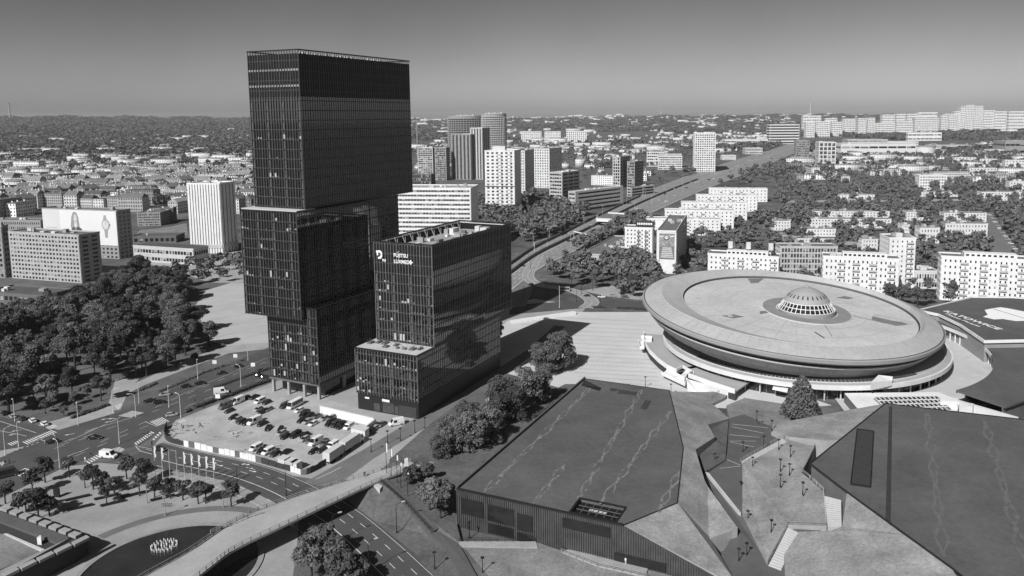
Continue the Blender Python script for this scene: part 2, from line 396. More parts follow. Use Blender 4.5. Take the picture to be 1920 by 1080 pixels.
t1 = thing('office_tower', 'lower black glass office tower with white signs near its roof edge', 'tower', (*T(34, 30), 0), 'pair of black office towers')
up_v1 = vend(47.3, 45, 958)
glass_block(t1, 21.3, 47.3, 8.2, up_v1, 24.4, 63.0, crown=4.0, seed=11, lit=.22, bay=1.3, dark=6.0, fins=fin_l)
lo_v1 = 60.5
glass_block(t1, 19.4, 47.0, -2.8, lo_v1, 6.6, 24.0, seed=12, lit=.34, bay=1.3, fins=fin_l)
mb = MB(); mb.prism(rect(19.6, 46.8, -2.6, lo_v1 - .2), 0, 6.4); o = mb.build('base_storey', blackm, t1)
mb = MB()
for a, b, c, d in ((31, 36, .4, 4.4), (36.4, 38, .4, 3.6), (27, 29.6, .4, 3.4)): mb.fbox(T(19.6, -2.6), T(46.8, -2.6), a - 19.6, b - 19.6, c, d, .0, .06)
mb.build('shop_window', glass_m, t1)
mb = MB(); mb.fbox(T(19.6, -2.6), T(46.8, -2.6), 18.6, 26.2, .1, 4.2, -.0, .05); mb.build('garage_door', seam_m, t1)
mb = MB(); mb.fbox(T(19.6, -2.6), T(46.8, -2.6), 11.3, 14.6, 4.6, 5.5, .06, .2); mb.build('shop_sign', white, t1)
mb = MB(); mb.fbox(T(19.6, -2.6), T(46.8, -2.6), 3.4, 5.4, 4.6, 5.2, .06, .2); mb.build('shop_sign', white, t1)
mb = MB(); mb.prism(rect(19.7, 46.7, -2.5, 9.5), 24.02, 24.22); mb.build('terrace', lgrey, t1)
rg = random.Random(5)
for k in range(9):
    u = 21 + k * 2.8; v = rg.uniform(-1.2, 4); mb = MB(); mb.prism(rect(u, u + rg.uniform(1, 2), v, v + rg.uniform(1, 3.2)), 24.22, 24.8); b_ = mb.build('planter', dgrey, t1)
    mb = MB()
    for q in range(14):
        c = np.array([*T(u + rg.uniform(0, 1.8), v + rg.uniform(0, 2.6)), rg.uniform(24.8, 25.6)]); d = np.array([rg.uniform(-.4, .4), rg.uniform(-.4, .4), rg.uniform(.1, .4)]); mb.add([c, c + d, c + np.array([d[1], -d[0], .3])], [(0, 1, 2)])
    mb.build('leaves', leaf_m, b_)
mb = MB(); mb.prism(inset(21.3, 47.3, 8.2, up_v1, .5), 58.9, 59.3); mb.build('roof', roof_l, t1)
for k in range(26):                                     # rooftop plant
    u = rg.uniform(24, 43); v = rg.uniform(11, up_v1 - 6); a, b, h = rg.uniform(1, 3.2), rg.uniform(1.2, 5), rg.uniform(.6, 2.6)
    mb = MB(); mb.prism(rect(u, u + a, v, v + b), 59.3, 59.3 + h); mb.build('rooftop_unit', [metal_l, metal, conc, dgrey, white2][k % 5], t1)
for u in (23.2, 45.2):                                  # struts of the screen
    mb = MB()
    for k in range(12):
        v = 10 + k * (up_v1 - 13) / 11; mb.bar((*T(u, v), 59.3), (*T(u + (-1.4 if u < 30 else 1.4), v), 62.6), .25)
        mb.bar((*T(u, v), 59.3), (*T(u, v), 62.0), .2)
    mb.build('screen_struts', metal, t1, kind='stuff')
mb = MB()
for a, b in (((47.05, 8.6), (47.05, up_v1 - .4)), ((21.6, 8.6), (21.6, up_v1 - .4)), ((21.6, 8.45), (47, 8.45)), ((21.6, up_v1 - .3), (47, up_v1 - .3))):
    mb.bar((*T(*a), 62.2), (*T(*b), 62.2), .5, .3)
mb.build('screen_rail', metal_l, t1)
# signs on the front: emblem and names
sign_m = mat('sign_white', .9, .6, 0)
def front_text(body, u, z, size, sx=1.0, bold=.02):
    M4 = Matrix(((TU[0], 0, -TV[0], 0), (TU[1], 0, -TV[1], 0), (0, 1, 0, 0), (0, 0, 0, 1)))
    p = T(u, 8.2 - .62); M4.translation = Vector((p[0], p[1], z))
    return text_obj('sign_letters', body, size, .06, M4, sign_m, t1, sx, bold)
front_text('FUJITSU', 30.6, 57.6, 1.9, 1.0, .03); front_text('LUXMED', 30.6, 55.2, 1.9, .95, .03); front_text('TDJ', 25.2, 55.5, 1.1, 1.0, .04)
def front_poly(mb, pts): 
    mb.add([(*T(u, 8.2 - .66), z) for u, z in pts] + [(*T(u, 8.2 - .5), z) for u, z in pts], [tuple(range(len(pts)))[::-1]] + [(i, (i + 1) % len(pts), len(pts) + (i + 1) % len(pts), len(pts) + i) for i in range(len(pts))])
mb = MB()
front_poly(mb, [(37.4, 55.6), (39.0, 55.6), (39.0, 56.2), (37.4, 56.2)]); front_poly(mb, [(37.9, 55.1), (38.5, 55.1), (38.5, 56.7), (37.9, 56.7)])
mb.build('sign_cross', sign_m, t1)
mb = MB()                                               # hollow D-shaped emblem
oc = [(22.6 + .0, 59.4), (24.4, 59.6), (25.3, 58.8), (25.4, 57.4), (24.7, 56.4), (23.4, 56.3), (23.4, 57.0), (24.2, 57.1), (24.7, 57.7), (24.6, 58.4), (24.1, 58.8), (23.5, 58.7), (23.5, 57.6), (22.9, 57.6), (22.9, 58.7), (22.6, 58.7)]
front_poly(mb, oc); mb.build('sign_emblem', sign_m, t1)
mb = MB(); mb.bar((*T(32.2, 7.55), 59.3), (*T(33.2, 7.55), 59.7), .12); mb.build('sign_swoosh', sign_m, t1)
# ------------------------------------------------------------------ the saucer arena
SC = np.array([105.1, 347.5, 20.9]); sn = np.array([.056, -.0598, 1.]); sn /= np.linalg.norm(sn)
su = np.cross(np.array([0, 1., 0]), sn); su /= np.linalg.norm(su); sv = np.cross(sn, su); SM = np.array([su, sv, sn]).T
def S(r, a, h): t = R_(a); return SC + SM @ np.array([r * math.cos(t), r * math.sin(t), h])
arena = thing('arena', 'huge saucer-shaped sports arena with a tilted grey roof and small dome', 'arena', (SC[0], SC[1], 0))
N = 128
patch_d0 = mat('rim_dark', .13, .7, .06, .3)
def ring(name, prof, m, parent=arena, c=SC, M=SM, sm=False, n=N, a0=0, a1=360, label=None):
    mb = MB(); mb.lathe(c, prof, n, a0, a1, M); return mb.build(name, m, parent, smooth=sm, label=label)
ring('rim', [(63.8, -1.5), (65.2, -1.2), (66, -.5), (66, .7), (65.3, 1.15)], mat('arena_rim', .3, .6, .06, .2))
ring('roof_flange', [(65.0, 1.2), (58.4, 3.4), (57.8, 3.5)], roof_sp)
ring('rim_gutter', [(65.3, 1.15), (65.0, 1.0), (65.0, 1.2)], seam_m)
ring('rim_band', [(65.9, .72), (65.3, 1.16)], patch_d0)
SI = SC + SM @ np.array([4.6, 0.0, 0.0]); RS = 51.4
mb = MB(); k0 = [S(57.8, a, 3.5) for a in np.arange(N) * 360 / N]; k1 = [S(57.4, a, 3.75) for a in np.arange(N) * 360 / N]
def SIp(r, a, h): t = R_(a); return SI + SM @ np.array([r * math.cos(t), r * math.sin(t), h])
k2 = [SIp(RS + .9, a, 1.75) for a in np.arange(N) * 360 / N]; k3 = [SIp(RS + .4, a, 1.75) for a in np.arange(N) * 360 / N]
mb.add(k0 + k1 + k2 + k3, [(j * N + i, j * N + (i + 1) % N, (j + 1) * N + (i + 1) % N, (j + 1) * N + i) for j in range(3) for i in range(N)]); mb.build('roof_step', roof_sp, arena)
ring('roof_upstand', [(RS + .4, 1.75), (RS + .4, .9)], patch_d0, c=SI)
ring('roof_seam', [(RS + .4, .92), (RS - .2, .9)], seam_m, c=SI)
ring('roof_disc', [(RS - .2, .88), (30, 1.3), (0.0, 1.5)], disc_sp, c=SI)
mb = MB()
for k in range(96): mb.bar(S(64.8, k * 3.75, 1.28), S(58.5, k * 3.75, 3.44), .09, .05)
mb.build('flange_seams', mat('flange_seam', .37, .8, .05), arena, kind='stuff')
mb = MB()
for k in range(36): mb.bar(SIp(50.8, k * 10 + 3, .95), SIp(20.5, k * 10 + 3, 1.47), .07, .04)
for r_ in (30, 40): mb.lathe(SI, [(r_ - .05, 1.36 - (r_ - 30) * .02), (r_ + .05, 1.36 - (r_ - 30) * .02)], 64, M=SM)
mb.build('roof_joints', mat('flange_seam', .37, .8, .05), arena, kind='stuff')
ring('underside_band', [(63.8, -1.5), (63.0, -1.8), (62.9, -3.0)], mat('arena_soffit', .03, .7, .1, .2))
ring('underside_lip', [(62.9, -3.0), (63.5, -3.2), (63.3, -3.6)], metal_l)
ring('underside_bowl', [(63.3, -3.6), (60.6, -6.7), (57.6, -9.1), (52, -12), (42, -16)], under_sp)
mb = MB()
for k in range(64):                                     # ribs of the bowl
    a = k * 360 / 64; mb.bar(S(63.2, a, -3.7), S(60.6, a, -6.75), .14); mb.bar(S(60.6, a, -6.75), S(57.6, a, -9.15), .14)
mb.build('bowl_ribs', mat('rib_grey', .26, .6, .05), arena, kind='stuff')
# patches and seams on the roof sheet
def roof_h(r): return .88 + (RS - .2 - r) / 21 * .42 if r > 30 else 1.3 + (30 - r) / 30 * .2
def roof_patch(name, pts, m, dz=.05):                      # survey points projected onto the roof disc
    W = []
    for x, y in pts:
        d = ray(x, y); h = 1.2
        for k in range(6):
            t = ((SC + sn * h - CC) @ sn) / (d @ sn); w = CC + d * t; r = np.linalg.norm((w - SI) - sn * ((w - SI) @ sn)); h = roof_h(min(r, 51)) + dz
        W.append(w)
    mb = MB(); mb.sheet([tuple(w) for w in W]); n = len(W)
    return mb.build(name, m, arena)
patch_d = mat('roof_patch_dark', .19, .85, .1, .2); patch_l = mat('roof_patch_pale', .46, .85, .1, .2)
roof_patch('roof_patch', [(1352, 592), (1455, 580), (1458, 584), (1375, 597)], patch_d)
roof_patch('roof_patch', [(1636, 593), (1672, 601), (1706, 606), (1700, 609), (1680, 611), (1672, 609), (1650, 603), (1634, 599)], patch_d)
roof_patch('roof_patch', [(1402, 522), (1432, 522), (1422, 530), (1408, 531)], patch_d)
roof_patch('roof_patch', [(1568, 558), (1584, 555), (1600, 559), (1590, 561)], patch_d)
roof_patch('roof_patch', [(1700, 600), (1712, 602), (1713, 607), (1706, 609), (1690, 604), (1688, 600)], patch_l)
roof_patch('roof_patch', [(1640, 588), (1690, 597), (1700, 600), (1672, 598), (1636, 592)], patch_l)
roof_patch('roof_patch', [(1303, 556), (1319, 558), (1312, 560), (1304, 559)], patch_l)
roof_patch('roof_patch', [(1362, 590), (1372, 591), (1376, 594), (1366, 594)], patch_l)
for i, (a, b) in enumerate((((1460, 580), (1546, 634)), ((1580, 592), (1690, 628)), ((1540, 600), (1560, 630)), ((1570, 585), (1660, 606)))):
    x0, y0 = a; x1, y1 = b; w = 1.1 if i == 0 else .5
    roof_patch('roof_seam', [(x0 - w, y0 + .5), (x0 + w, y0 - .5), (x1 + w, y1 - .3), (x1 - w, y1 + .3)], seam_m if i == 0 else patch_l if i == 1 else patch_d, .07)
# lantern dome
DC = P(1512, 579, 22.4)[:2]; d0 = SI + sn * 1.5
rr = np.array([DC[0] - d0[0], DC[1] - d0[1], 0]); dz0 = d0[2] - (sn[0] * rr[0] + sn[1] * rr[1]) / sn[2]
dc = np.array([DC[0], DC[1], dz0]); I3 = np.eye(3)
ring('dome_ring', [(19.3, -.9), (19.3, .2), (13.6, .3), (13.6, .0)], mat('dome_ring', .25, .85, .1, .2), c=dc, M=SM, n=64)
ring('dome_kerb', [(19.8, -1.2), (19.8, .1), (19.3, .1)], metal_l, c=dc, M=SM, n=64)
ring('dome_base', [(12.7, -2.2), (12.7, 1.0), (12.2, 1.0)], mgrey, c=dc, M=I3, n=48)
ring('dome_glass', [(12.2, 1.0), (9.7, 4.6)], glass_d, c=dc, M=I3, n=48)
dome = ring('dome_cap', [(9.9, 4.6), (9.9, 5.0), (9.2, 6.0), (7.6, 7.7), (5.2, 9.3), (2.4, 10.4), (.0, 10.9)], mat('dome_metal', .34, .6, .05, .2), c=dc, M=I3, n=48, sm=False)
mb = MB()
for k in range(36):
    a = k * 10; c_, s_ = math.cos(R_(a)), math.sin(R_(a)); mb.bar(dc + np.array([12.3 * c_, 12.3 * s_, .95]), dc + np.array([9.8 * c_, 9.8 * s_, 4.7]), .28)
for r, h in ((12.35, 1.05), (11.1, 2.85), (9.95, 4.6)): mb.lathe(dc + np.array([0, 0, h]), [(r + .12, -.16), (r + .12, .16), (r - .1, .16), (r - .1, -.16), (r + .12, -.16)], 36)
mb.build('dome_frame', white, arena)
for k in range(24):
    a = k * 15; c_, s_ = math.cos(R_(a)), math.sin(R_(a)); t_ = np.array([-s_, c_, 0]) * .34; o_ = np.array([c_, s_, 0]) * .07 + np.array([0, 0, .07])
    p, q = dc + np.array([8.6 * c_, 8.6 * s_, 6.65]), dc + np.array([7.3 * c_, 7.3 * s_, 7.95])
    mb = MB(); mb.add([p - t_ + o_, p + t_ + o_, q + t_ * .8 + o_, q - t_ * .8 + o_], [(0, 1, 2, 3)]); mb.build('dome_slot', seam_m, arena)
mb = MB(); mb.tube(dc + np.array([0, 0, 10.7]), dc + np.array([0, 0, 13.6]), .14, .05); mb.lathe(dc + np.array([0, 0, 10.8]), [(.8, 0), (.5, .5), (0, .6)], 12); mb.build('finial', metal, arena)
# podium ring
PC = np.array([112.0, 347.6, 0.]); PR = 62.9
ring('podium_roof', [(PR, 6.9), (PR - .9, 6.8), (60.0, 7.1), (44, 8.4)], mat('podium_roof', .38, .8, .08, .1), c=PC, M=None)
ring('podium_fascia', [(PR - .3, 5.1), (PR + .1, 5.2), (PR + .1, 6.95), (PR - .6, 7.0), (PR - .7, 6.7)], white2, c=PC, M=None)
ring('podium_soffit', [(PR - .3, 5.12), (PR - 4.5, 5.0)], conc, c=PC, M=None)
ring('podium_glazing', [(PR - 4.5, 5.0), (PR - 4.5, 2.6), (PR - 4.3, 2.6), (PR - 4.3, 0)], glass_d, c=PC, M=None)
mb = MB()
for k in range(96):
    a = R_(k * 3.75); d_ = np.array([math.cos(a), math.sin(a), 0]); p = PC + d_ * (PR - 4.4); mb.bar(p, p + np.array([0, 0, 5.0]), .22)
mb.build('glazing_bars', metal, arena, kind='stuff')
for k in range(32):
    a = R_(180 + k * 5.8); d_ = np.array([math.cos(a), math.sin(a), 0]); p = PC + d_ * (PR - 2.6); mb = MB(); mb.tube(p, p + np.array([0, 0, 5.1]), .3, n=8); mb.build('column', conc_l, arena)
for k in range(62):                                     # row of slanted rooflights in front of the bowl
    a0 = 207 + k * 1.52; mb = MB(); w = 1.05
    q = [PC + np.array([r * math.cos(R_(a0 + da)), r * math.sin(R_(a0 + da)), h]) for r, da, h in ((59.7, 0, 7.3), (59.7, w, 7.3), (57.5, w, 7.8), (57.5, 0, 7.8))]
    mb.hexa([x - np.array([0, 0, .5]) for x in q], q); mb.build('rooflight', glass_m, arena)
ring('rooflight_kerb', [(60.0, 7.0), (60.0, 7.35), (59.8, 7.4), (59.8, 7.0)], metal_l, c=PC, M=None)
# stair hall block on the podium at the right end of the rooflights
solid('stair_block', [(1633, 717, 9.6), (1647, 703, 10.4), (1674, 706, 9.6), (1673, 714, 8.4)], white2, 6.5, None, parent=arena)
# entrance canopy
solid('entrance_canopy', [(1448, 729, 4.2), (1451, 721, 4.4), (1478, 727, 4.4), (1476, 735, 4.2)], white, 3.9, None, parent=arena)
# terrace with white parapet round the left of the podium
TZ = 3.4
t_out = [P(x, y, TZ) for x, y in ((1207, 625), (1208, 642), (1218, 660), (1234, 676), (1251, 689), (1268, 697), (1280, 690), (1298, 700), (1291, 705), (1335, 721), (1378, 735))]
mb = MB(); cpt = PC[:2]; inn = [cpt + (w[:2] - cpt) / np.linalg.norm(w[:2] - cpt) * (PR - 4) for w in t_out]
for i in range(len(t_out) - 1):
    a, b = t_out[i], t_out[i + 1]; mb.hexa([(*a[:2], TZ - .5), (*b[:2], TZ - .5), (*inn[i + 1], TZ - .5), (*inn[i], TZ - .5)], [(*a[:2], TZ), (*b[:2], TZ), (*inn[i + 1], TZ), (*inn[i], TZ)])
mb.build('terrace', mat('podium_roof', .38), arena)
mb = MB()
for i in range(len(t_out) - 1): mb.bar((*t_out[i][:2], TZ + .3), (*t_out[i + 1][:2], TZ + .3), .35, 1.9)
mb.build('terrace_parapet', white, arena)
mb = MB()
for i in range(len(t_out) - 1): mb.bar(t_out[i] * [.995, .995, 0] + [.6, 1.2, 1.2], t_out[i + 1] * [.995, .995, 0] + [.6, 1.2, 1.2], .4, 2.6)
mb.build('terrace_wall', seam_m, arena)
for k, (pts, z) in enumerate((([(1197, 640), (1200, 653), (1208, 653), (1206, 640)], 3.0), ([(1202, 633), (1222, 634), (1222, 641), (1205, 641)], 3.6), ([(1240, 701), (1284, 722), (1290, 715), (1250, 694)], 2.2), ([(1268, 711), (1283, 713), (1296, 697), (1285, 695)], 2.8))):
    W = [P(x, y, z) for x, y in pts]; mb = MB(); mb.prism([w[:2] for w in W], z - .5, z); o = mb.build('stair_landing', white, arena)
    mb = MB(); n = len(W)
    for i in range(n - 1): mb.bar((*W[i][:2], z + .55), (*W[i + 1][:2], z + .55), .22, 1.1)
    mb.build('stair_parapet', white, arena)
solid('retaining_wall', [(1288, 714, 3.4), (1290, 711, 3.4), (1372, 733, 3.4), (1380, 738, .2), (1362, 741, .1), (1310, 737, .1), (1290, 733, .1)], white2, 0, None, parent=arena)

# ---- curved wing, the ring court and the hall with lettering beside the arena
WC = PC[:2].copy()
def polar(x, y, z): w = P(x, y, z)[:2] - WC; return np.linalg.norm(w), math.degrees(math.atan2(w[1], w[0]))
def arc(r, a0, a1, n): return [(WC[0] + r * math.cos(R_(a0 + (a1 - a0) * i / n)), WC[1] + r * math.sin(R_(a0 + (a1 - a0) * i / n))) for i in range(n + 1)]
mb = MB(); A_, B_ = arc(60, -95, 45, 40), arc(84, -95, 45, 40)
mb.sheet([(*p, .9) for p in A_] + [(*p, .9) for p in B_[::-1]]); struct('court', mb, conc_l)
wing = thing('curved_wing', 'low curved annex with a dark roof and white fascia hugging the arena', 'building', (WC[0] + 88, WC[1], 0))
n = 36
def arc_solid(name, r0, r1, a0, a1, z0, z1, m, parent):
    mb = MB(); I_, O_ = arc(r0, a0, a1, n), arc(r1, a0, a1, n)
    for i in range(n): mb.hexa([(*I_[i], z0), (*O_[i], z0), (*O_[i + 1], z0), (*I_[i + 1], z0)], [(*I_[i], z1), (*O_[i], z1), (*O_[i + 1], z1), (*I_[i + 1], z1)])
    return mb.build(name, m, parent)
arc_solid('roof', 78.2, 97, -62, 42, 6.6, 7.2, roof_d, wing)
arc_solid('fascia', 77.9, 78.2, -20, 42, 5.9, 7.4, white, wing)
arc_solid('roof_edge', 77.9, 78.2, -62, -20, 6.2, 7.3, dgrey, wing)
arc_solid('inner_wall', 81.5, 82, -62, 42, 0, 6.6, glass_d, wing)
arc_solid('outer_wall', 95.6, 96, -62, 42, 0, 6.6, dgrey, wing)
for k in range(26):
    a = R_(-24 + k * 2.55); mb = MB(); p = (WC[0] + 79.2 * math.cos(a), WC[1] + 79.2 * math.sin(a)); mb.tube((*p, 0), (*p, 6.6), .35, n=8); mb.build('column', white2, wing)
hall = thing('training_hall', 'low dark-roofed hall with white KATOWICE lettering beside the arena', 'hall', tuple(P(1860, 625)))
hz_ = 10.5
roofpts = [(1722, 582), (1760, 590), (1800, 609), (1846, 640), (1990, 637), (2060, 600), (2000, 566), (1900, 559), (1822, 558)]
hp = [P(x, y, hz_)[:2] for x, y in roofpts]
mb = MB(); mb.prism(hp, hz_ - .3, hz_); mb.build('roof', roof_d, hall)
mb = MB(); c0 = np.mean(hp, axis=0); mb.prism([c0 + (p - c0) * .985 for p in hp], 0, hz_ - .31); mb.build('walls', mgrey, hall)
mb = MB()
for i in range(len(hp)): mb.bar((*hp[i], hz_ - .15), (*hp[(i + 1) % len(hp)], hz_ - .15), .5, 1.3)
mb.build('fascia', white, hall)
# lettering laid on the roof: baseline from survey points
def roof_text(body, a, b, size, z, parent, m, bold=.0):
    A = P(*a, z); B = P(*b, z); d = (B - A)[:2]; L = np.linalg.norm(d); d /= L
    return text_obj('roof_lettering', body, size, .03, Matrix(((d[0], -d[1], 0, A[0]), (d[1], d[0], 0, A[1]), (0, 0, 1, z), (0, 0, 0, 1))), m, parent, 1.0, bold, L)
roof_text('KATOWICE', (1767, 583), (1869, 617.5), 4.6, hz_ + .06, hall, sign_m, .06)
roof_text('Miasto Muzyki', (1771, 588), (1833, 612), 2.2, hz_ + .06, hall, sign_m, .0)
hx = [(1846, 581), (1862, 578), (1876, 576), (1890, 578), (1920, 584), (1950, 592), (1940, 601), (1905, 602), (1880, 598), (1864, 599), (1843, 594), (1852, 590)]
mb = MB(); mb.sheet([tuple(P(x, y, hz_ + .05)) for x, y in hx]); mb.build('roof_emblem', sign_m, hall)
mb = MB(); a, b = P(1862, 579, hz_ + .1), P(1925, 598, hz_ + .1); mb.bar(a, b, .4, .06); mb.build('roof_emblem_line', roof_d, hall)
svc = thing('service_building', 'low service building with a white-framed gridded skylight in front of the arena', 'building', tuple(P(1690, 765)))
solid('walls', [(1583, 737, 4.5), (1760, 735, 4.5), (1800, 752, 4.5), (1790, 790, 4.5), (1640, 790, 4.5), (1607, 765, 4.5)], white, 0, None, roof_m, svc)
solid('skylight', [(1640, 744, 5.6), (1755, 742, 5.6), (1784, 768, 5.6), (1672, 772, 5.6)], glass_d, 4.4, None, parent=svc)
q_ = [P(x, y, 5.7) for x, y in ((1638, 744), (1757, 742), (1786, 769), (1670, 773))]; mb = MB()
for k in range(15): mb.bar(q_[0] + (q_[1] - q_[0]) * k / 14, q_[3] + (q_[2] - q_[3]) * k / 14, .28)
for k in range(5): mb.bar(q_[0] + (q_[3] - q_[0]) * k / 4, q_[1] + (q_[2] - q_[1]) * k / 4, .28)
mb.build('skylight_frame', white, svc)
solid('roof_box', [(1762, 745, 7.2), (1795, 746, 7.2), (1796, 752, 7.2), (1763, 751, 7.2)], white, 4.4, None, parent=svc); solid('roof_box', [(1815, 755, 6), (1826, 757, 6), (1824, 763, 6), (1813, 761, 6)], white2, 0, None, parent=svc)
solid('roof_kerb', [(1792, 748, 5.2), (1910, 782, 5.2), (1909, 784, 5.2), (1791, 751, 5.2)], white2, 0, None, parent=svc)
annex = thing('annex', 'small white annex with rooftop boxes in front of the lettered hall', 'building', tuple(P(1890, 650)))
solid('walls', [(1859, 632, 4), (1917, 637, 4), (1917, 632, 4), (1860, 627, 4)], white, 0, None, roof_d, annex)
solid('canopy', [(1855, 629, 4.4), (1919, 634, 4.4), (1919, 628, 4.4), (1857, 623, 4.4)], roof_m, 4.0, None, parent=annex)
# ------------------------------------------------------------------ congress centre: two sunken blocks with green slopes
RZ = 10.6
mck = thing('congress_centre', 'low congress hall with a dark flat roof, ribbed metal front and grassy slope', 'hall', tuple(P(1060, 900)))
F0 = P(857, 917, RZ)[:2]; F1 = P(1168, 985, RZ)[:2]; FD = (F1 - F0) / np.linalg.norm(F1 - F0); FL = solve_s(F0, FD, 1.0, 1386, 0, 120); F1 = F0 + FD * FL
def front_at(px, py):
    s = solve_s(F0, FD, 5, px, 0, FL + 5); g = F0 + FD * s; return s, g, zat(px, py, g)
sR, gR, zR = front_at(1168, 982)
roofL = [(1097, 710), (1255, 732), (1281, 840), (1270, 943)]
rp = [P(x, y, RZ)[:2] for x, y in roofL] + [gR, F0]
sk = [P(x, y, RZ)[:2] for x, y in ((1067, 962), (1087, 934), (1174, 952), (1153, 983))]
for i_ in (0, 3): s_ = (sk[i_] - F0) @ FD; sk[i_] = F0 + FD * s_ + np.array([-FD[1], FD[0]]) * .7
n1_ = [F0 + FD * ((sk[i_] - F0) @ FD) for i_ in (3, 0)]
mb = MB(); mb.prism(rp[:5] + [n1_[0], sk[3], sk[2], sk[1], sk[0], n1_[1]] + [F0], RZ - 1.2, RZ); mb.build('roof', roof_d, mck)
c0 = np.mean(rp, axis=0); mb = MB(); mb.prism([c0 + (p - c0) * .99 for p in rp], 0, RZ - 1.21); mb.build('walls', dgrey, mck)
mb = MB()
for i in (4, 5): mb.bar((*rp[i], RZ + .1), (*rp[(i + 1) % 6], RZ + .1), .5, .5)
for i in (0, 1, 2, 3): mb.bar((*rp[i], RZ + .02), (*rp[i + 1], RZ + .02), .25, .2)
mb.build('roof_edge', blackm, mck)
mb = MB(); a, b = rp[5], rp[0]; L_ = np.linalg.norm(b - a); d_ = (b - a) / L_
for k in range(int(L_ / 1.1)): mb.bar((*(a + d_ * k * 1.1), RZ - 1.6), (*(a + d_ * (k * 1.1 + .45)), RZ + .75), .18, .5)
mb.bar((*a, RZ + .75), (*b, RZ + .75), .5, .15); mb.build('side_louvres', fin_m, mck, kind='stuff')
# ribbed front that tapers down to the right
fm = mat('ribbed_metal', .085, .55, .25, .3, spec=.5)
mb = MB(); n = 60
def top_z(s): return RZ if s < sR else RZ + (1.0 - RZ) * (s - sR) / (FL - sR)
for k in range(n):
    s0, s1 = FL * k / n, FL * (k + 1) / n; a, b = F0 + FD * s0, F0 + FD * s1; nn = np.array([FD[1], -FD[0]]) * .1
    mb.hexa([(*(a + nn), 0), (*(b + nn), 0), (*(b - nn), 0), (*(a - nn), 0)], [(*(a + nn), top_z(s0)), (*(b + nn), top_z(s1)), (*(b - nn), top_z(s1)), (*(a - nn), top_z(s0))])
mb.build('front_wall', mat('front_backing', .07, .6, .3, .3), mck)
mb = MB()
for k in range(int(FL / .62)):
    s0 = k * .62; mb.fbox(F0, F1, s0, s0 + .12, .0, top_z(s0) - .1, .1, .42)
mb.build('front_ribs', fm, mck, kind='stuff')
for a, b, z0, z1 in ((1.5, 8.2, 4.2, 8.6), (9.4, 17.2, 4.0, 8.4), (18.2, 22.6, 3.4, 7.8), (9.4, 17, .6, 3.2), (18.2, 22.6, .4, 2.6)):
    mb = MB(); mb.fbox(F0, F1, a, b, z0, z1, .1, .44); mb.build('front_window', glass_d, mck)
for a, b, z0, z1 in ((31, 44, 6.8, 9.4), (45, 58, 1.2, 3.4)):
    mb = MB(); mb.fbox(F0, F1, a, b, z0, min(z1, top_z(b) - .3), .1, .43); mb.build('front_window', glass_d, mck)
# green slope on the right of the roof
def skin(name, pts, m, drop, parent, side=conc):
    return solid(name, pts, m, drop, None, side, parent)
skin('green_slope', [(1256, 732, RZ - .05), (1367, 785, 3.2), (1327, 796, 6.8), (1341, 819, 6.8), (1304, 843, 9.3), (1282, 840, RZ - .05)], grass_roof, 0, mck)
skin('green_slope', [(1282, 840, RZ - .05), (1304, 843, 9.3), (1321, 900, 9.0), (1271, 943, RZ - .05)], grass_roof, 0, mck)
e0 = tuple(F0 + FD * (FL - .3) + np.array([.3, 1.2]))
W = [P(1271, 943, RZ - .05), P(1321, 900, 9.0), P(1327, 912, 8.6), P(1383, 989, 5.2)]
mb = MB(); mb.m = []; pts2 = [w[:2] for w in W] + [P(1329, 1006, 4.2)[:2], F1 + np.array([.3, .6]), gR + np.array([FD[1], -FD[0]]) * -.3]
zz = [float(w[2]) for w in W] + [4.2, 1.2, RZ - .05]; mb.prism(pts2, 0, zz)
for i in range(len(mb.m)): mb.m[i] = 0 if i == 1 else 1
mb.build('green_slope', [grass_roof, conc], mck)
solid('corner_wall', [(1330, 1006, 4.5), (1383, 988, 4.7), (1383, 991, 4.7), (1333, 1009, 4.5)], conc, 0, None, parent=mck)
# skylight in the roof
mb = MB()
for i in range(4): mb.bar((*sk[i], RZ + .05), (*sk[(i + 1) % 4], RZ + .05), .45, .3)
fr_ = mb.build('skylight_frame', blackm, mck)
mb = MB(); mb.prism([c_ for c_ in sk], RZ - 1.19, RZ - .95); mb.build('skylight_glass', mat('skylight_dark', .012, .4, .3, .3, spec=.2), fr_)
mb = MB()
for k in range(1, 6): mb.bar((*(sk[0] + (sk[3] - sk[0]) * k / 6), RZ - .9), (*(sk[1] + (sk[2] - sk[1]) * k / 6), RZ - .9), .14)
for k in range(1, 4): mb.bar((*(sk[0] + (sk[1] - sk[0]) * k / 4), RZ - .9), (*(sk[3] + (sk[2] - sk[3]) * k / 4), RZ - .9), .14)
mb.build('skylight_bar', dgrey, fr_)
for k in range(4):
    c = sk[0] + (sk[3] - sk[0]) * (.3 + .1 * k) + (sk[1] - sk[0]) * .55; mb = MB(); mb.prism([c, c + [1, -.3], c + [1.3, .5], c + [.3, .8]], RZ - .94, RZ - .88); mb.build('skylight_pane', lgrey, fr_)
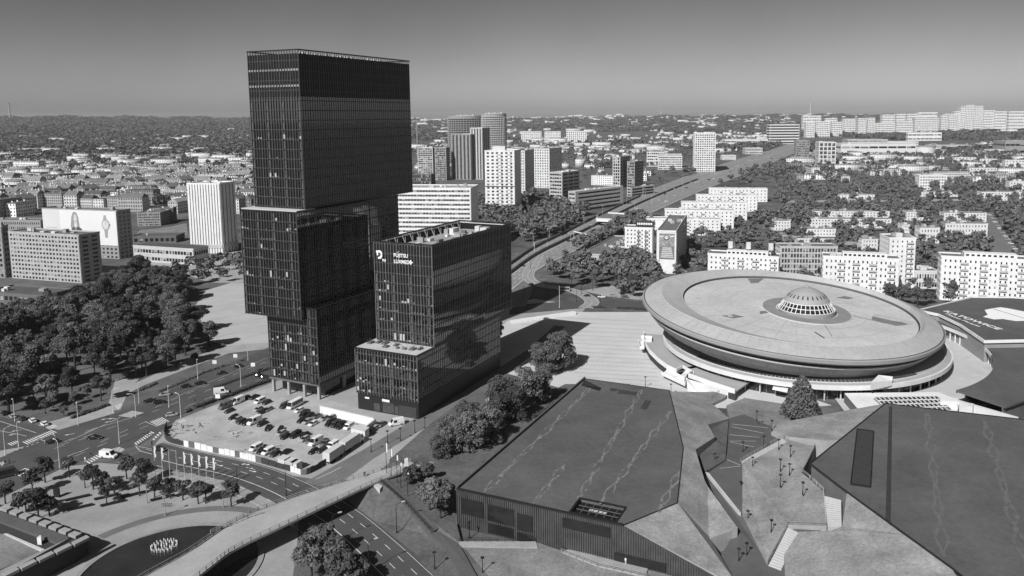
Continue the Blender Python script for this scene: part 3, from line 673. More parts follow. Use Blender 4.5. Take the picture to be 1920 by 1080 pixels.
# weld scars crossing in long lozenges over the roofing felt
scar = mat('felt_scars', .19, .9, .35, .5, fine=2, fvar=.2); scar2 = mat('felt_ridges', .135, .8, .2, .5)
def felt(pt, z): return P(*pt, z)
def braid(name, a, b, nn_, amp, w, z, m, parent, seed, skip=.35):
    rg = random.Random(seed); A, B = P(*a, z)[:2], P(*b, z)[:2]; L = np.linalg.norm(B - A); d = (B - A) / L; n = np.array([-d[1], d[0]]); mb = MB(); K = nn_ * 12
    for ph in (0, math.pi):
        pts = [A + d * L * k / K + n * amp * math.sin(math.pi * k / 12 + ph) * (.8 + .4 * math.sin(k * .7 + seed)) for k in range(K + 1)]
        for k in range(K):
            if rg.random() < skip and (k % 12) in (4, 5, 6, 7, 8): continue
            ww = w * rg.uniform(.4, 1.5); e = (pts[k + 1] - pts[k]); e /= np.linalg.norm(e); q = np.array([-e[1], e[0]]) * ww / 2; zz = z + (.03 if ph else .036)
            mb.sheet([(*(pts[k] - q), zz), (*(pts[k + 1] - q * rg.uniform(.6, 1.3)), zz), (*(pts[k + 1] + q), zz), (*(pts[k] + q), zz)])
    return mb.build(name, m, parent)
for i, (a, b, nn_) in enumerate((((1108, 726), (905, 925), 5), ((1203, 731), (1082, 940), 6), ((1258, 770), (1125, 945), 5), ((1276, 880), (1235, 960), 2), ((1060, 870), (1000, 945), 2))):
    braid('felt_scar', a, b, nn_, .9, .5, RZ, scar, mck, i)['kind'] = 'stuff'
for a, b in (((925, 868), (1245, 918)), ((1010, 800), (1278, 838)), ((1060, 752), (1262, 775))):
    A, B = P(*a, RZ), P(*b, RZ); mb = MB(); strip(mb, [A, B], .12, RZ + .02); mb.build('felt_seam', scar2, mck)
for pts in ([(1145, 727), (1160, 729), (1155, 734), (1143, 733)], [(1160, 730), (1205, 737), (1198, 742), (1158, 738)], [(1210, 750), (1222, 752), (1212, 768), (1200, 766)]):
    mb = MB(); mb.sheet([tuple(P(x, y, RZ + .02)) for x, y in pts]); mb.build('felt_patch', mat('felt_patch', .05, .9, .2, .3), mck)
solid('roof_hatch', [(1096, 712, RZ + 1.6), (1127, 727, RZ + .2), (1124, 732, RZ + .2), (1090, 722, RZ + .2)], blackm, RZ, None, parent=mck)

mc2 = thing('congress_arena', 'large dark flat-roofed hall with braided roof ridges and green slopes, cut by the frame edge', 'hall', tuple(P(1760, 920)))
r2 = [(1660, 757), (1925, 788), (2250, 830), (2330, 1180), (1850, 1120), (1785, 1066), (1588, 923), (1519, 870)]
rp2 = [P(x, y, RZ)[:2] for x, y in r2]
mb = MB(); mb.prism(rp2, RZ - .4, RZ); mb.build('roof', roof_d, mc2)
c0 = np.mean(rp2, axis=0); mb = MB(); mb.prism([c0 + (p - c0) * .992 for p in rp2], 0, RZ - .41); mb.build('walls', dgrey, mc2)
mb = MB()
for i in range(8): mb.bar((*rp2[i], RZ + .08), (*rp2[(i + 1) % 8], RZ + .08), .35, .35)
mb.build('roof_edge', blackm, mc2)
for i, (a, b, nn_) in enumerate((((1738, 775), (1770, 1045), 5), ((1846, 790), (1925, 1060), 5))): braid('felt_ridge', a, b, nn_, 1.15, .75, RZ, scar2, mc2, 20 + i, .04)
for a, b in (((1540, 850), (1920, 915)), ((1640, 780), (1920, 823)), ((1620, 930), (1900, 1000))):
    mb = MB(); strip(mb, [P(*a, RZ), P(*b, RZ)], .1, RZ + .02); mb.build('felt_seam', scar2, mc2)
mb = MB(); mb.sheet([tuple(P(x, y, RZ + .025)) for x, y in ((1667, 762), (1673, 762), (1670, 985), (1660, 975))]); mb.build('roof_gutter', mat('gutter', .04, .9, .2, .4), mc2)
lv = [P(x, y, RZ + .05)[:2] for x, y in ((1607, 806), (1638, 810), (1632, 914), (1595, 909))]
mb = MB(); mb.prism(lv, RZ, RZ + .06); lo = mb.build('roof_louvre', seam_m, mc2)
for i in range(4): pass
mb = MB()
for k in range(34):
    a = lv[0] + (lv[3] - lv[0]) * (k + .5) / 34; b = lv[1] + (lv[2] - lv[1]) * (k + .5) / 34; mb.bar((*a, RZ + .25), (*b, RZ + .25), .38, .1)
mb.build('louvre_slats', mat('louvre', .06, .6, .1), lo, kind='stuff')
mb = MB()
for i in range(4): mb.bar((*lv[i], RZ + .2), (*lv[(i + 1) % 4], RZ + .2), .3, .6)
mb.build('louvre_frame', blackm, lo)
skin('green_slope', [(1659, 757, RZ - .05), (1640, 760, 9.2), (1560, 777, 6.4), (1446, 795, 5.4), (1446, 806, 5.6), (1480, 819, 6.6), (1550, 826, 8.0), (1594, 824, 8.6)], grass_roof, 0, mc2)
skin('green_slope', [(1588, 924, RZ - .1), (1579, 987, 7.0), (1558, 995, 6.4), (1498, 997, 5.0), (1470, 1040, 3.2), (1475, 1120, 2.6), (1640, 1150, 6.0), (1800, 1090, RZ - .2), (1785, 1067, RZ - .1), (1700, 1002, RZ - .1)], grass_roof, 0, mc2)
skin('stair_wall', [(1527, 880, 7.6), (1531, 878, 7.8), (1590, 922, 9.4), (1587, 927, 9.2)], conc, 0, mc2, blackm)
# valley between the halls
def fz_(y): return float(np.interp(y, [770, 800, 850, 880, 980, 1060, 1140], [1.6, 3.2, 5.0, 5.0, 3.2, 1.2, .6]))
solid('terrace_paving', [(x, y, fz_(y)) for x, y in ((1313, 850), (1342, 815), (1366, 785), (1395, 776), (1446, 800), (1480, 820), (1400, 866), (1320, 880))], pave_dark, -.5)
solid('terrace_paving', [(x, y, fz_(y) - .01) for x, y in ((1320, 880), (1400, 866), (1396, 962), (1440, 1056), (1500, 1000), (1480, 1060), (1470, 1140), (1380, 1140), (1340, 1060), (1383, 990), (1325, 914))], pave_dark, -.5)
solid('terrace_paving', [(1478, 820, 4.6), (1530, 836, 5.4), (1505, 886, 5.6), (1546, 921, 5.8), (1590, 930, 5.8), (1582, 988, 5.2), (1500, 1000, 4.0), (1478, 986, 3.8), (1500, 900, 5.0)], pave_dark, -.5)
solid('grass_mound', [(1392, 868, 5.5), (1440, 838, 5.5), (1471, 822, 5.5), (1527, 838, 6.2), (1503, 886, 6.4), (1544, 921, 6.6), (1550, 986, 6.0), (1478, 984, 4.8), (1439, 1056, 1.9), (1392, 962, 3.9)], grass_roof, 0, 'structure', conc)
solid('lawn', [(1325, 800, 4.2), (1366, 788, 3.2), (1362, 840, 5.4), (1360, 862, 5.5), (1322, 884, 5.9), (1310, 852, 6.2), (1340, 822, 5.2)], grass_d, -.4)
solid('lawn', [(1367, 783, 1.8), (1362, 760, 1.2), (1396, 746, 1.0), (1500, 762, 1.2), (1480, 790, 1.6), (1440, 797, 2.0), (1400, 778, 1.6)], grass_m, -.4)
solid('lawn', [(1262, 734, 1.8), (1300, 735, 1.2), (1316, 735, 1.2), (1372, 733, 1.2), (1360, 745, 1.2), (1335, 757, 1.2), (1366, 783, 1.6)], grass_m, -.4)
mb = MB()
for a, b in (((1372, 795), (1440, 802)), ((1372, 800), (1432, 812)), ((1368, 815), (1424, 820)), ((1368, 827), (1418, 827)), ((1370, 829), (1414, 838)), ((1364, 862), (1388, 872)), ((1350, 878), (1388, 874))):
    A, B = P(*a, fz_(a[1]) + .1), P(*b, fz_(b[1]) + .1); mb.bar(A, B, .14, .04)
struct('paving_lines', mb, lgrey)
# stair flights in the valley: every step a tread of its own
def flight(name, label, a0, a1, b0, b1, z0, z1, n, m=conc_l):
    t = thing(name, label, 'stairs', tuple(P(*a0)), 'stair flights in the valley between the halls'); A0, A1, B0, B1 = P(*a0, z0), P(*a1, z0), P(*b0, z1), P(*b1, z1)
    for k in range(n):
        f0, f1 = k / n, (k + .82) / n; q = [A0 + (B0 - A0) * f0, A1 + (B1 - A1) * f0, A1 + (B1 - A1) * f1, A0 + (B0 - A0) * f1]; zt = z0 + (z1 - z0) * (k + 1) / n
        mb = MB(); mb.prism([w[:2] for w in q], 0, zt); mb.build('step', m, t)
    return t
flight('stairs', 'pale concrete stairs climbing beside the bottom of the grass mound', (1441, 1060), (1465, 1068), (1478, 988), (1498, 998), 1.4, 4.3, 16)
flight('stairs', 'pale concrete stairs between the grass mound and the dark right-hand hall', (1552, 990), (1578, 988), (1546, 929), (1577, 937), 5.6, 7.8, 14)
flight('stairs', 'striped stairs climbing along the upper edge of the grass mound', (1390, 864), (1393, 872), (1468, 822), (1476, 828), 5.4, 5.8, 20)
flight('stairs', 'long narrow stepped bench beside the dark path below the grassy slope', (1323, 884), (1329, 886), (1384, 958), (1390, 962), 5.8, 4.2, 18, conc_l)
# railings
def railing(mb, line, zs, h=1.05, gap=1.8, w=.09):
    P3 = [np.array([*p[:2], z], float) for p, z in zip(line, zs)]
    for a, b in zip(P3[:-1], P3[1:]):
        L = np.linalg.norm(b - a); n = max(1, int(L / gap))
        for k in range(n + 1): p = a + (b - a) * k / n; mb.bar(p, p + [0, 0, h], w)
        for hh in (h, h * .55): mb.bar(a + [0, 0, hh], b + [0, 0, hh], w * .9)
def rail_thing(label, pts, m=metal, **k):
    W = [P(*p) for p in pts]; t = thing('railing', label, 'railing', tuple(W[0])); mb = MB(); railing(mb, [w[:2] for w in W], [w[2] for w in W], **k); mb.build('rails', m, t, kind='stuff'); return t
rail_thing('railing along the top edge of the mound stairs', [(1388, 866, 5.5), (1440, 836, 5.6), (1470, 820, 5.8)])
rail_thing('zigzag railing on the upper right of the grass mound', [(1516, 828, 5.2), (1527, 838, 5.4), (1503, 886, 5.6), (1512, 892, 5.7), (1544, 921, 6.0), (1549, 986, 5.6)], metal_l)
rail_thing('railing on the wall at the lower right corner of the grass mound', [(1549, 987, 5.6), (1478, 985, 4.4), (1439, 1056, 1.8)])
rail_thing('railing on the white ramp in front of the arena', [(1333, 748, 1.2), (1348, 736, 1.4), (1372, 733, 1.6)])

# ------------------------------------------------------------------ embankment, footbridge, fountain square
solid('embankment', [(652, 938, 0.1), (690, 912, 4.6), (712, 905, 5.0), (712, 890, 5.0), (760, 868, 4.2), (800, 850, 3.0), (880, 905, 2.0), (857, 985, 1.2), (866, 1020, 1.0), (950, 1080, .6), (980, 1150, .2), (860, 1140, .1), (775, 1034, .1), (700, 975, .1)], grass_d, -.3)
solid('lawn', [(730, 862, 3.0), (800, 800, .6), (880, 740, .3), (950, 700, .2), (1060, 730, .6), (1090, 716, 1.2), (870, 905, 2.2), (860, 960, 1.6), (800, 900, 3.0)], grass_d, -.3)
solid('lawn', [(866, 1022, 1.0), (1010, 1018, 1.0), (1060, 1035, .9), (1250, 1065, .7), (1300, 1130, .4), (980, 1150, .4)], grass_m, -.3)
solid('footpath', [(806, 1000, 1.9), (822, 996, 1.9), (862, 1022, 1.4), (900, 1090, .9), (870, 1090, .9), (835, 1028, 1.5)], pave_dark, -.3)
solid('footpath', [(716, 902, 5.05), (724, 897, 5.05), (822, 990, 2.05), (808, 1000, 2.0)], pave_dark, -.3)
solid('footpath', [(860, 1015, 1.3), (1005, 1015, 1.3), (1008, 1026, 1.3), (862, 1024, 1.3)], conc, -.3)
solid('footpath', [(1052, 1034, 1.2), (1066, 1030, 1.2), (1160, 1050, 1.1), (1215, 1066, 1.1), (1210, 1080, 1.1), (1120, 1060, 1.1)], conc, -.3)
bridge = thing('footbridge', 'curved concrete footbridge with railings crossing over the road', 'bridge', tuple(P(480, 1010)))
BZ = 5.4
bl = smooth_line([P(x, y, BZ)[:2] for x, y in ((770, 866), (700, 887), (600, 918), (500, 952), (430, 984), (352, 1034), (262, 1082), (150, 1150))], 5)
br = smooth_line([P(x, y, BZ)[:2] for x, y in ((790, 873), (716, 900), (612, 948), (524, 990), (440, 1030), (398, 1058), (330, 1110), (230, 1190))], 5)
deck = MB(); fas = MB(); nB = len(bl)
def bz(i): return BZ - max(0, (i - 18) / (nB - 18)) * .9
for i in range(nB - 1):
    z0, z1 = bz(i), bz(i + 1)
    deck.hexa([(*bl[i], z0 - .5), (*br[i], z0 - .5), (*br[i + 1], z1 - .5), (*bl[i + 1], z1 - .5)], [(*bl[i], z0), (*br[i], z0), (*br[i + 1], z1), (*bl[i + 1], z1)])
    m0, m1 = (bl[i] * .75 + br[i] * .25), (bl[i + 1] * .75 + br[i + 1] * .25); q0, q1 = (bl[i] * .25 + br[i] * .75), (bl[i + 1] * .25 + br[i + 1] * .75)
    fas.hexa([(*m0, z0 - 1.5), (*q0, z0 - 1.5), (*q1, z1 - 1.5), (*m1, z1 - 1.5)], [(*(bl[i] * .98 + br[i] * .02), z0 - .48), (*(br[i] * .98 + bl[i] * .02), z0 - .48), (*(br[i + 1] * .98 + bl[i + 1] * .02), z1 - .48), (*(bl[i + 1] * .98 + br[i + 1] * .02), z1 - .48)])
deck.build('deck', mat('bridge_deck', .38, .85, .12, .12, fine=1.5), bridge); fas.build('girder', conc, bridge)
for side, o in (('l', bl), ('r', br)):
    mb = MB(); railing(mb, o, [bz(i) for i in range(nB)], 1.15, 1.6, .1); mb.build('railing', metal, bridge)
    k_ = MB()
    for i in range(nB - 1): k_.bar((*o[i], bz(i) - .1), (*o[i + 1], bz(i + 1) - .1), .3, .55)
    k_.build('kerb', conc, bridge)
mb = MB(); e = [P(x, y, 5.0)[:2] for x, y in ((694, 897), (717, 911), (712, 917), (692, 903))]; mb.prism(e, 0, 4.95); mb.build('abutment', conc_l, bridge)
for x, y in ((548, 985),):
    g = P(x, y); mb = MB(); mb.tube(g, g + [0, 0, 4.2], .8, .8, 12); mb.build('pier', conc, bridge)
mb = MB(); railing(mb, [P(*p)[:2] for p in ((395, 1001, BZ), (465, 972, BZ), (490, 964, BZ))], [BZ] * 3, 1.1, 1.6, .12); mb.build('ramp_railing', metal, bridge)
rail_thing('double railing on the ramp from the footbridge to the congress hall', [(712, 903, 5.1), (760, 945, 3.7), (808, 998, 2.1)], blackm)
rail_thing('railing beside the footpath along the front of the congress hall', [(1052, 1036, 1.3), (1120, 1062, 1.2), (1212, 1082, 1.1)])
rail_thing('railing beside the short path at the congress hall corner', [(862, 1016, 1.3), (1004, 1016, 1.3)], blackm)
# fountain
def circum(a, b, c):
    (ax, ay), (bx, by), (cx_, cy_) = a[:2], b[:2], c[:2]; d = 2 * (ax * (by - cy_) + bx * (cy_ - ay) + cx_ * (ay - by)); s_ = [q[0] ** 2 + q[1] ** 2 for q in (a, b, c)]
    u = np.array([(s_[0] * (by - cy_) + s_[1] * (cy_ - ay) + s_[2] * (ay - by)) / d, (s_[0] * (cx_ - bx) + s_[1] * (ax - cx_) + s_[2] * (bx - ax)) / d]); return u, np.linalg.norm(u - np.array([ax, ay]))
fc_, fr0 = circum(P(224, 1028), P(345, 990), P(484, 1040)); fc = np.array([*fc_, 0.0])
fount = thing('fountain', 'round dark fountain pool with a ring of white water jets', 'fountain', tuple(fc))
mb = MB(); mb.lathe(fc, [(fr0, .2), (fr0 - .01, .05)], 72); mb.lathe(fc, [(fr0 - .02, .16), (0, .16)], 72); mb.build('pool', water, fount)
mb = MB(); mb.lathe(fc, [(fr0 + 1.5, 0), (fr0 + 1.5, .32), (fr0 + .2, .34), (fr0 + .2, .1)], 72); mb.build('rim', mat('pool_rim', .3, .8, .15, .4), fount)
jet = mat('water_jet', .8, .4, .2, 2); jc = P(308, 1026)
for k in range(42):
    rr_, nn_ = ((3.1, 22), (2.1, 14), (.7, 6))[0 if k < 22 else 1 if k < 36 else 2]; a = k * 6.283 / nn_; p = jc + np.array([rr_ * math.cos(a), rr_ * .9 * math.sin(a), .15]); h = random.uniform(.5, .9)
    mb = MB(); mb.tube(p, p + [0, 0, h], .1, .15, 6); mb.tube(p + [0, 0, h], p + [0, 0, h + .2], .15, .03, 6); mb.build('water_jet', jet, fount)
mb = MB(); mb.lathe(fc, [(fr0 + 11, .05), (fr0 + 8, .06)], 64, 40, 150); struct('paving_band', mb, mat('band_paving', .16, .85, .15, .2))
sheet('lawn', [(560, 985), (592, 975), (640, 1010), (700, 1075), (740, 1120), (600, 1140), (545, 1110), (552, 1060), (556, 1030)], grass_d)
# concrete pergola building in the lower left corner
pg = thing('concrete_building', 'concrete building with projecting roof beams at the bottom left corner', 'building', tuple(P(60, 1020)))
z5 = 5.6
solid('roof', [(-60, 940, z5), (0, 958, z5), (131, 1007, z5), (110, 1019, z5), (0, 977, z5), (-60, 960, z5)], roof_d, z5 - .6, None, parent=pg)
solid('front_beam', [(131, 1008, z5 + .1), (112, 1017, z5 + .1), (-60, 1098, z5 + .1), (-30, 1098, z5 + .1)], mgrey, z5 - 1.3, None, conc, pg)
solid('walls', [(-60, 938, z5 - .62), (10, 947, z5 - .62), (164, 1004, z5 - .62), (140, 1019, z5 - .62), (-20, 1100, z5 - .62), (-80, 1100, z5 - .62)], seam_m, 0, None, parent=pg)  # near-black for their shade and dark glass, outline widened for the cast shadow
for k in range(8):
    x, y = 8 + k * 18.5, 952.5 + k * 7.0; solid('roof_beam', [(x - 10, y - .5, z5 + .2), (x + 4, y + 4, z5 + .2), (x + 16, y - 2, z5 + .2), (x + 2, y - 6.5, z5 + .2)], conc, z5 - .5, None, parent=pg)
for k in range(5):
    x, y = 136 - k * 33, 1013 + k * 15; solid('roof_beam', [(x - 2, y + 3, z5 + .2), (x + 4, y + 8, z5 + .2), (x + 32, y - 6, z5 + .2), (x + 26, y - 10, z5 + .2)], conc, z5 - .5, None, parent=pg)
solid('roof_garden', [(-60, 1000, z5 - .3), (12, 1001, z5 - .3), (42, 1015, z5 - .3), (84, 1032, z5 - .3), (-40, 1085, z5 - .3)], grass_m, z5 - .61, None, parent=pg)
solid('roof_wall', [(8, 1000, z5), (14, 1000, z5), (84, 1030, z5), (80, 1034, z5)], conc_l, 2, None, parent=pg)
solid('chimney', [(69, 1008, z5 + 1.2), (75, 1003, z5 + 1.2), (77, 1004, z5 + 1.2), (77, 1009, z5 + 1.2)], white2, z5 - 3, None, parent=pg)
# ------------------------------------------------------------------ vehicles
def loft(mb, secs):
    """secs: list of cross-sections (x, [(y, z) ...]) with equal point counts, closed by end caps"""
    k = len(secs[0][1]); vs_ = [(x, y, z) for x, ring_ in secs for y, z in ring_]; fs_ = []
    for j in range(len(secs) - 1):
        for i in range(k): fs_.append((j * k + i, j * k + (i + 1) % k, (j + 1) * k + (i + 1) % k, (j + 1) * k + i))
    fs_ += [tuple(range(k))[::-1], tuple((len(secs) - 1) * k + i for i in range(k))]; mb.add(vs_, fs_)
def sec(x, zb, zt, w, wt): return (x, [(-w * .94, zb), (w * .94, zb), (w, (zb + zt) / 2), (wt, zt), (-wt, zt), (-w, (zb + zt) / 2)])
carpaint = {n_: mat('paint_' + n_, v_, .3, .0, spec=.6) for n_, v_ in (('black', .015), ('dark grey', .05), ('grey', .14), ('silver', .38), ('white', .8))}
tyre = mat('tyre', .015, .9, 0); hub = mat('hub', .3, .5, 0); lamp_w = mat('lamp_lens', .7, .3, 0); lamp_r = mat('tail_lens', .08, .3, 0); tarp = mat('tarpaulin', .6, .7, .06, .8)
CARS = {}
def make_vehicle(kind, col):
    key = (kind, col)
    if key in CARS: return CARS[key]
    root = bpy.data.objects.new('proto', None); body, glass = MB(), MB(); parts = []
    L, W, Hh = {'car': (4.2, .88, 1.45), 'saloon': (4.7, .9, 1.42), 'van': (5.6, 1.0, 2.5), 'minivan': (4.8, .95, 1.9), 'bus': (7.4, 1.08, 2.8)}[kind]; h = L / 2
    if kind in ('car', 'saloon'):
        bt = h - .3 if kind == 'car' else h - 1.0
        loft(body, [sec(-h, .42, .72, W * .86, W * .8), sec(-h + .12, .25, .86, W * .95, W * .88), sec(-h + .5, .2, .92, W, W * .9), sec(.7, .2, .92, W, W * .92), sec(h - .55, .22, .8, W * .98, W * .84), sec(h - .1, .3, .66, W * .9, W * .74), sec(h, .36, .58, W * .8, W * .66)])
        r0, r1 = -bt + .35, .35
        loft(glass, [sec(-bt, .88, .93, W * .86, W * .84), sec(r0, .88, Hh - .06, W * .88, W * .68), sec(r1 - .25, .88, Hh - .06, W * .88, W * .68), sec(1.15, .86, .9, W * .86, W * .8)])
        rf = MB(); loft(rf, [sec(r0 - .1, Hh - .12, Hh - .02, W * .68, W * .6), sec(-.5, Hh - .09, Hh + .02, W * .7, W * .6), sec(r1 - .1, Hh - .12, Hh - .02, W * .68, W * .6)]); wx = (-h + .8, h - .85); wr = .32
        for xx in (-.55, .25): rf.bar((xx, -W * .885, .9), (xx + .04, -W * .69, Hh - .1), .09); rf.bar((xx, W * .885, .9), (xx + .04, W * .69, Hh - .1), .09)
        parts.append(('car_roof', rf, carpaint[col]))
    else:
        nose = {'van': .9, 'minivan': .75, 'bus': .35}[kind]; bz_ = 1.15 if kind != 'minivan' else .95
        loft(body, [sec(-h, .4, Hh - .12, W * .97, W * .9), sec(-h + .1, .3, Hh - .02, W, W * .92), sec(h - nose - .75, .3, Hh, W, W * .9), sec(h - nose - .05, .3, bz_ + .12, W, W * .9), sec(h - .15, .3, bz_ - .15, W * .96, W * .84), sec(h, .4, bz_ - .35, W * .88, W * .78)])
        g0, g1 = h - nose - .72, h - nose + .02
        glass.add([(g0 + .04, -W * .84, Hh - .12), (g0 + .04, W * .84, Hh - .12), (g1 + .05, W * .86, bz_ + .16), (g1 + .05, -W * .86, bz_ + .16)], [(0, 3, 2, 1)])
        for s in (-1, 1):
            y = s * (W + .012); rear = -h + .4 if kind in ('bus', 'minivan') else g0 - 1.3; x = rear
            while x < g0 - .2:
                x2 = min(x + 1.25, g0 - .05); pts = [(x, y, bz_ + .1), (x2, y, bz_ + .1), (x2, y * .955, Hh - .35), (x, y * .955, Hh - .35)]; glass.add(pts, [(0, 1, 2, 3) if s < 0 else (3, 2, 1, 0)]); x = x2 + .12
        glass.add([(-h - .01, -W * .75, bz_ + .2), (-h - .01, W * .75, bz_ + .2), (-h - .01 + .02, W * .72, Hh - .4), (-h - .01 + .02, -W * .72, Hh - .4)], [(3, 2, 1, 0)]); wx = (-h + 1.1, h - .95); wr = .36
    parts = [('body', body, carpaint[col]), ('windows', glass, glass_d)] + parts
    for s in (-1, 1):
        m1 = MB(); m1.box(h - .2, h - .03, s * W * .62 - .16, s * W * .62 + .16, .55, .7); parts.append(('headlight', m1, lamp_w))
        m2 = MB(); m2.box(-h - .01, -h + .2, s * W * .7 - .1, s * W * .7 + .1, .65, .85); parts.append(('tail_light', m2, lamp_r))
    proto = []
    for n_, m_, mt in parts:
        o = m_.build(n_, mt); COL.objects.unlink(o); proto.append(o)
    wm = MB(); wm.tube((0, -.11, 0), (0, .11, 0), wr, n=12); hm = MB(); hm.tube((0, -.125, 0), (0, .125, 0), wr * .55, n=10)
    wo_, ho_ = wm.build('wheel', tyre), hm.build('rim', hub); COL.objects.unlink(wo_); COL.objects.unlink(ho_)
    CARS[key] = (proto, wo_, ho_, [(x, s * (W - .1), wr) for x in wx for s in (-1, 1)]); return CARS[key]
def vehicle(kind, col, pos, ang, label, name=None, group=None, cat=None, z=0.05):
    proto, wo_, ho_, wp = make_vehicle(kind, col)
    nm = name or {'car': 'car', 'saloon': 'car', 'van': 'van', 'minivan': 'van', 'bus': 'minibus'}[kind]
    t = thing(nm, label, cat or nm, (pos[0], pos[1], z), group, R_(ang))
    for o in proto: c = o.copy(); COL.objects.link(c); c.parent = t
    for p in wp:
        w = wo_.copy(); COL.objects.link(w); w.parent = t; w.location = p; r = ho_.copy(); COL.objects.link(r); r.parent = w
    return t
# rows of the car park: (kind, colour, x, y) in survey points; the nose points down-left
ROWA = TH
park_ang = -24 - 90
rows = {
 'top left row of the car park': [('van', 'grey', 422, 765), ('van', 'white', 446, 756), ('car', 'black', 461, 749), ('saloon', 'black', 477, 747), ('minivan', 'white', 487, 755), ('car', 'dark grey', 500, 757), ('car', 'silver', 484, 770), ('saloon', 'black', 494, 774), ('car', 'silver', 503, 770), ('car', 'dark grey', 430, 773)],
 'upper middle car park row': [('car', 'black', 438, 785), ('car', 'silver', 445, 789), ('car', 'dark grey', 453, 793), ('car', 'black', 463, 795), ('van', 'white', 477, 794), ('saloon', 'black', 492, 797), ('saloon', 'black', 503, 805)],
 'upper right car park row': [('minivan', 'dark grey', 534, 764), ('bus', 'white', 553, 763), ('car', 'white', 561, 772), ('minivan', 'black', 571, 780), ('saloon', 'black', 580, 782), ('saloon', 'grey', 594, 783), ('car', 'silver', 608, 787), ('car', 'grey', 622, 786)],
 'middle right car park row': [('car', 'black', 565, 791), ('car', 'silver', 576, 793), ('car', 'white', 587, 797), ('minivan', 'black', 620, 797), ('minivan', 'dark grey', 629, 799), ('minivan', 'black', 639, 802), ('minivan', 'white', 654, 803)],
 'lower middle car park row': [('car', 'black', 526, 808), ('car', 'silver', 528, 815), ('saloon', 'black', 536, 821), ('minivan', 'black', 554, 819), ('car', 'black', 572, 819), ('car', 'silver', 571, 826), ('saloon', 'grey', 583, 829)],
 'row beside the white lorry': [('van', 'white', 592, 833), ('saloon', 'grey', 610, 834), ('minivan', 'white', 624, 838), ('car', 'black', 588, 849), ('car', 'dark grey', 603, 847)],
 'front row behind the board fence': [('minivan', 'white', 480, 843), ('saloon', 'black', 492, 848), ('minivan', 'white', 503, 850), ('car', 'dark grey', 516, 854), ('saloon', 'black', 536, 851)],
}
CN = {'car': 'hatchback', 'saloon': 'saloon car', 'van': 'tall van', 'minivan': 'small van', 'bus': 'minibus'}
for rname, lst in rows.items():
    for i, (k, c, x, y) in enumerate(lst):
        vehicle(k, c, P(x, y), park_ang + random.uniform(-4, 4) + (25 if (x, y) in ((503, 805), (526, 808)) else 0), f'{c} {CN[k]}, {ORD[i]} from the left, {rname}', group='vehicles in the gravel car park')
vehicle('van', 'white', P(743, 797), 180 + 28, 'white delivery van driving past the lower black tower entrance')
for i, (k, c, x, y, s) in enumerate((('car', 'silver', 702, 806, 'nearest the white container'), ('saloon', 'grey', 716, 798, 'nearest the white delivery van'), ('car', 'black', 696, 812, 'half hidden behind the white container'))):
    vehicle(k, c, P(x, y), park_ang + 5, f'{c} car by the road, {s}')
av = 27.5                                                # avenue heading
for k, c, x, y, a, lab in (('saloon', 'black', 178, 823, 8, 'black saloon crossing the middle of the road junction'), ('car', 'black', 97, 831, 205, 'black hatchback stopped at the stop line of the junction'), ('saloon', 'black', 280, 754, 205, 'black car waiting first at the crossing, outer lane'), ('saloon', 'black', 298, 757, 205, 'black car waiting first at the crossing, inner lane'),
        ('car', 'silver', 309, 742, 205, 'silver car queueing behind the two black cars at the crossing'), ('car', 'black', 347, 727, 205, 'black car on the avenue, behind the silver one'), ('saloon', 'black', 374, 721, 205, 'black saloon beside the wide grass verge of the avenue'), ('car', 'black', 414, 702, 205, 'black hatchback alone on the avenue beside the road signs'), ('car', 'black', 446, 689, 205, 'farthest black car coming down the avenue towards the junction'),
        ('van', 'white', 415, 738, 25, 'white van driving up the avenue beside the hedge'), ('car', 'black', 488, 706, 25, 'black car leading a pair on the avenue beside the tall tower'), ('car', 'dark grey', 498, 709, 25, 'dark grey car following beside the tall tower'), ('car', 'silver', 322, 780, 25, 'silver car beside the hedge just past the crossing'),
        ('van', 'white', 204, 858, -12, 'large white van turning over the zebra crossing'), ('saloon', 'black', 300, 845, -15, 'black saloon on the side road by the car park corner'), ('car', 'black', 8, 777, 140, 'black parked car nearest the frame edge on the side street'), ('car', 'silver', 24, 783, 140, 'silver parked car on the side street, second in line'), ('car', 'dark grey', 42, 787, 140, 'dark grey parked car on the side street, third in line'), ('car', 'white', 61, 791, 140, 'white parked hatchback on the side street'), ('car', 'white', 83, 797, 140, 'white parked car next to the zebra on the side street'),
        ('bus', 'dark grey', 8, 895, 40, 'dark minibus at the lower left edge beside the zebra crossing'), ('car', 'black', 1100, 556, 175, 'black car on the road behind the bright plaza, left of a white one'), ('saloon', 'white', 1128, 558, 175, 'white saloon on the road behind the bright plaza'), ('car', 'silver', 1150, 556, 5, 'silver car passing the white saloon behind the plaza'), ('minivan', 'grey', 1170, 559, 175, 'grey small van nearest the arena on the road behind the plaza'),
        ('bus', 'silver', 1058, 546, 170, 'pale box van in the long tower shadow near the tram loop'), ('car', 'black', 995, 535, 140, 'dark car on the curved slip road beside the lower tower'), ('car', 'black', 980, 499, 120, 'dark car on the slip road below the highway ramp'),
        ('car', 'black', 1067, 453, 30, 'dark car on the highway beside the hedge of trees'), ('minivan', 'white', 1197, 393, 30, 'white van on the highway near the overpass'), ('minivan', 'white', 1250, 379, 30, 'white van on the highway past the overpass')):
    vehicle(k, c, P(x, y), a, lab)
for i in range(26):                                      # traffic far up the highway
    t_ = i / 26; x = 1230 + 250 * t_ + random.uniform(-8, 8); y = 372 - 90 * t_ + random.uniform(-5, 6); vehicle(['car', 'minivan', 'saloon'][i % 3], ['white', 'silver', 'black', 'white'][i % 4], P(x, y), 30, f"distant {['white', 'silver', 'black', 'white'][i % 4]} {['hatchback', 'small van', 'saloon'][i % 3]} in the stream of traffic on the highway", group='far traffic on the highway')
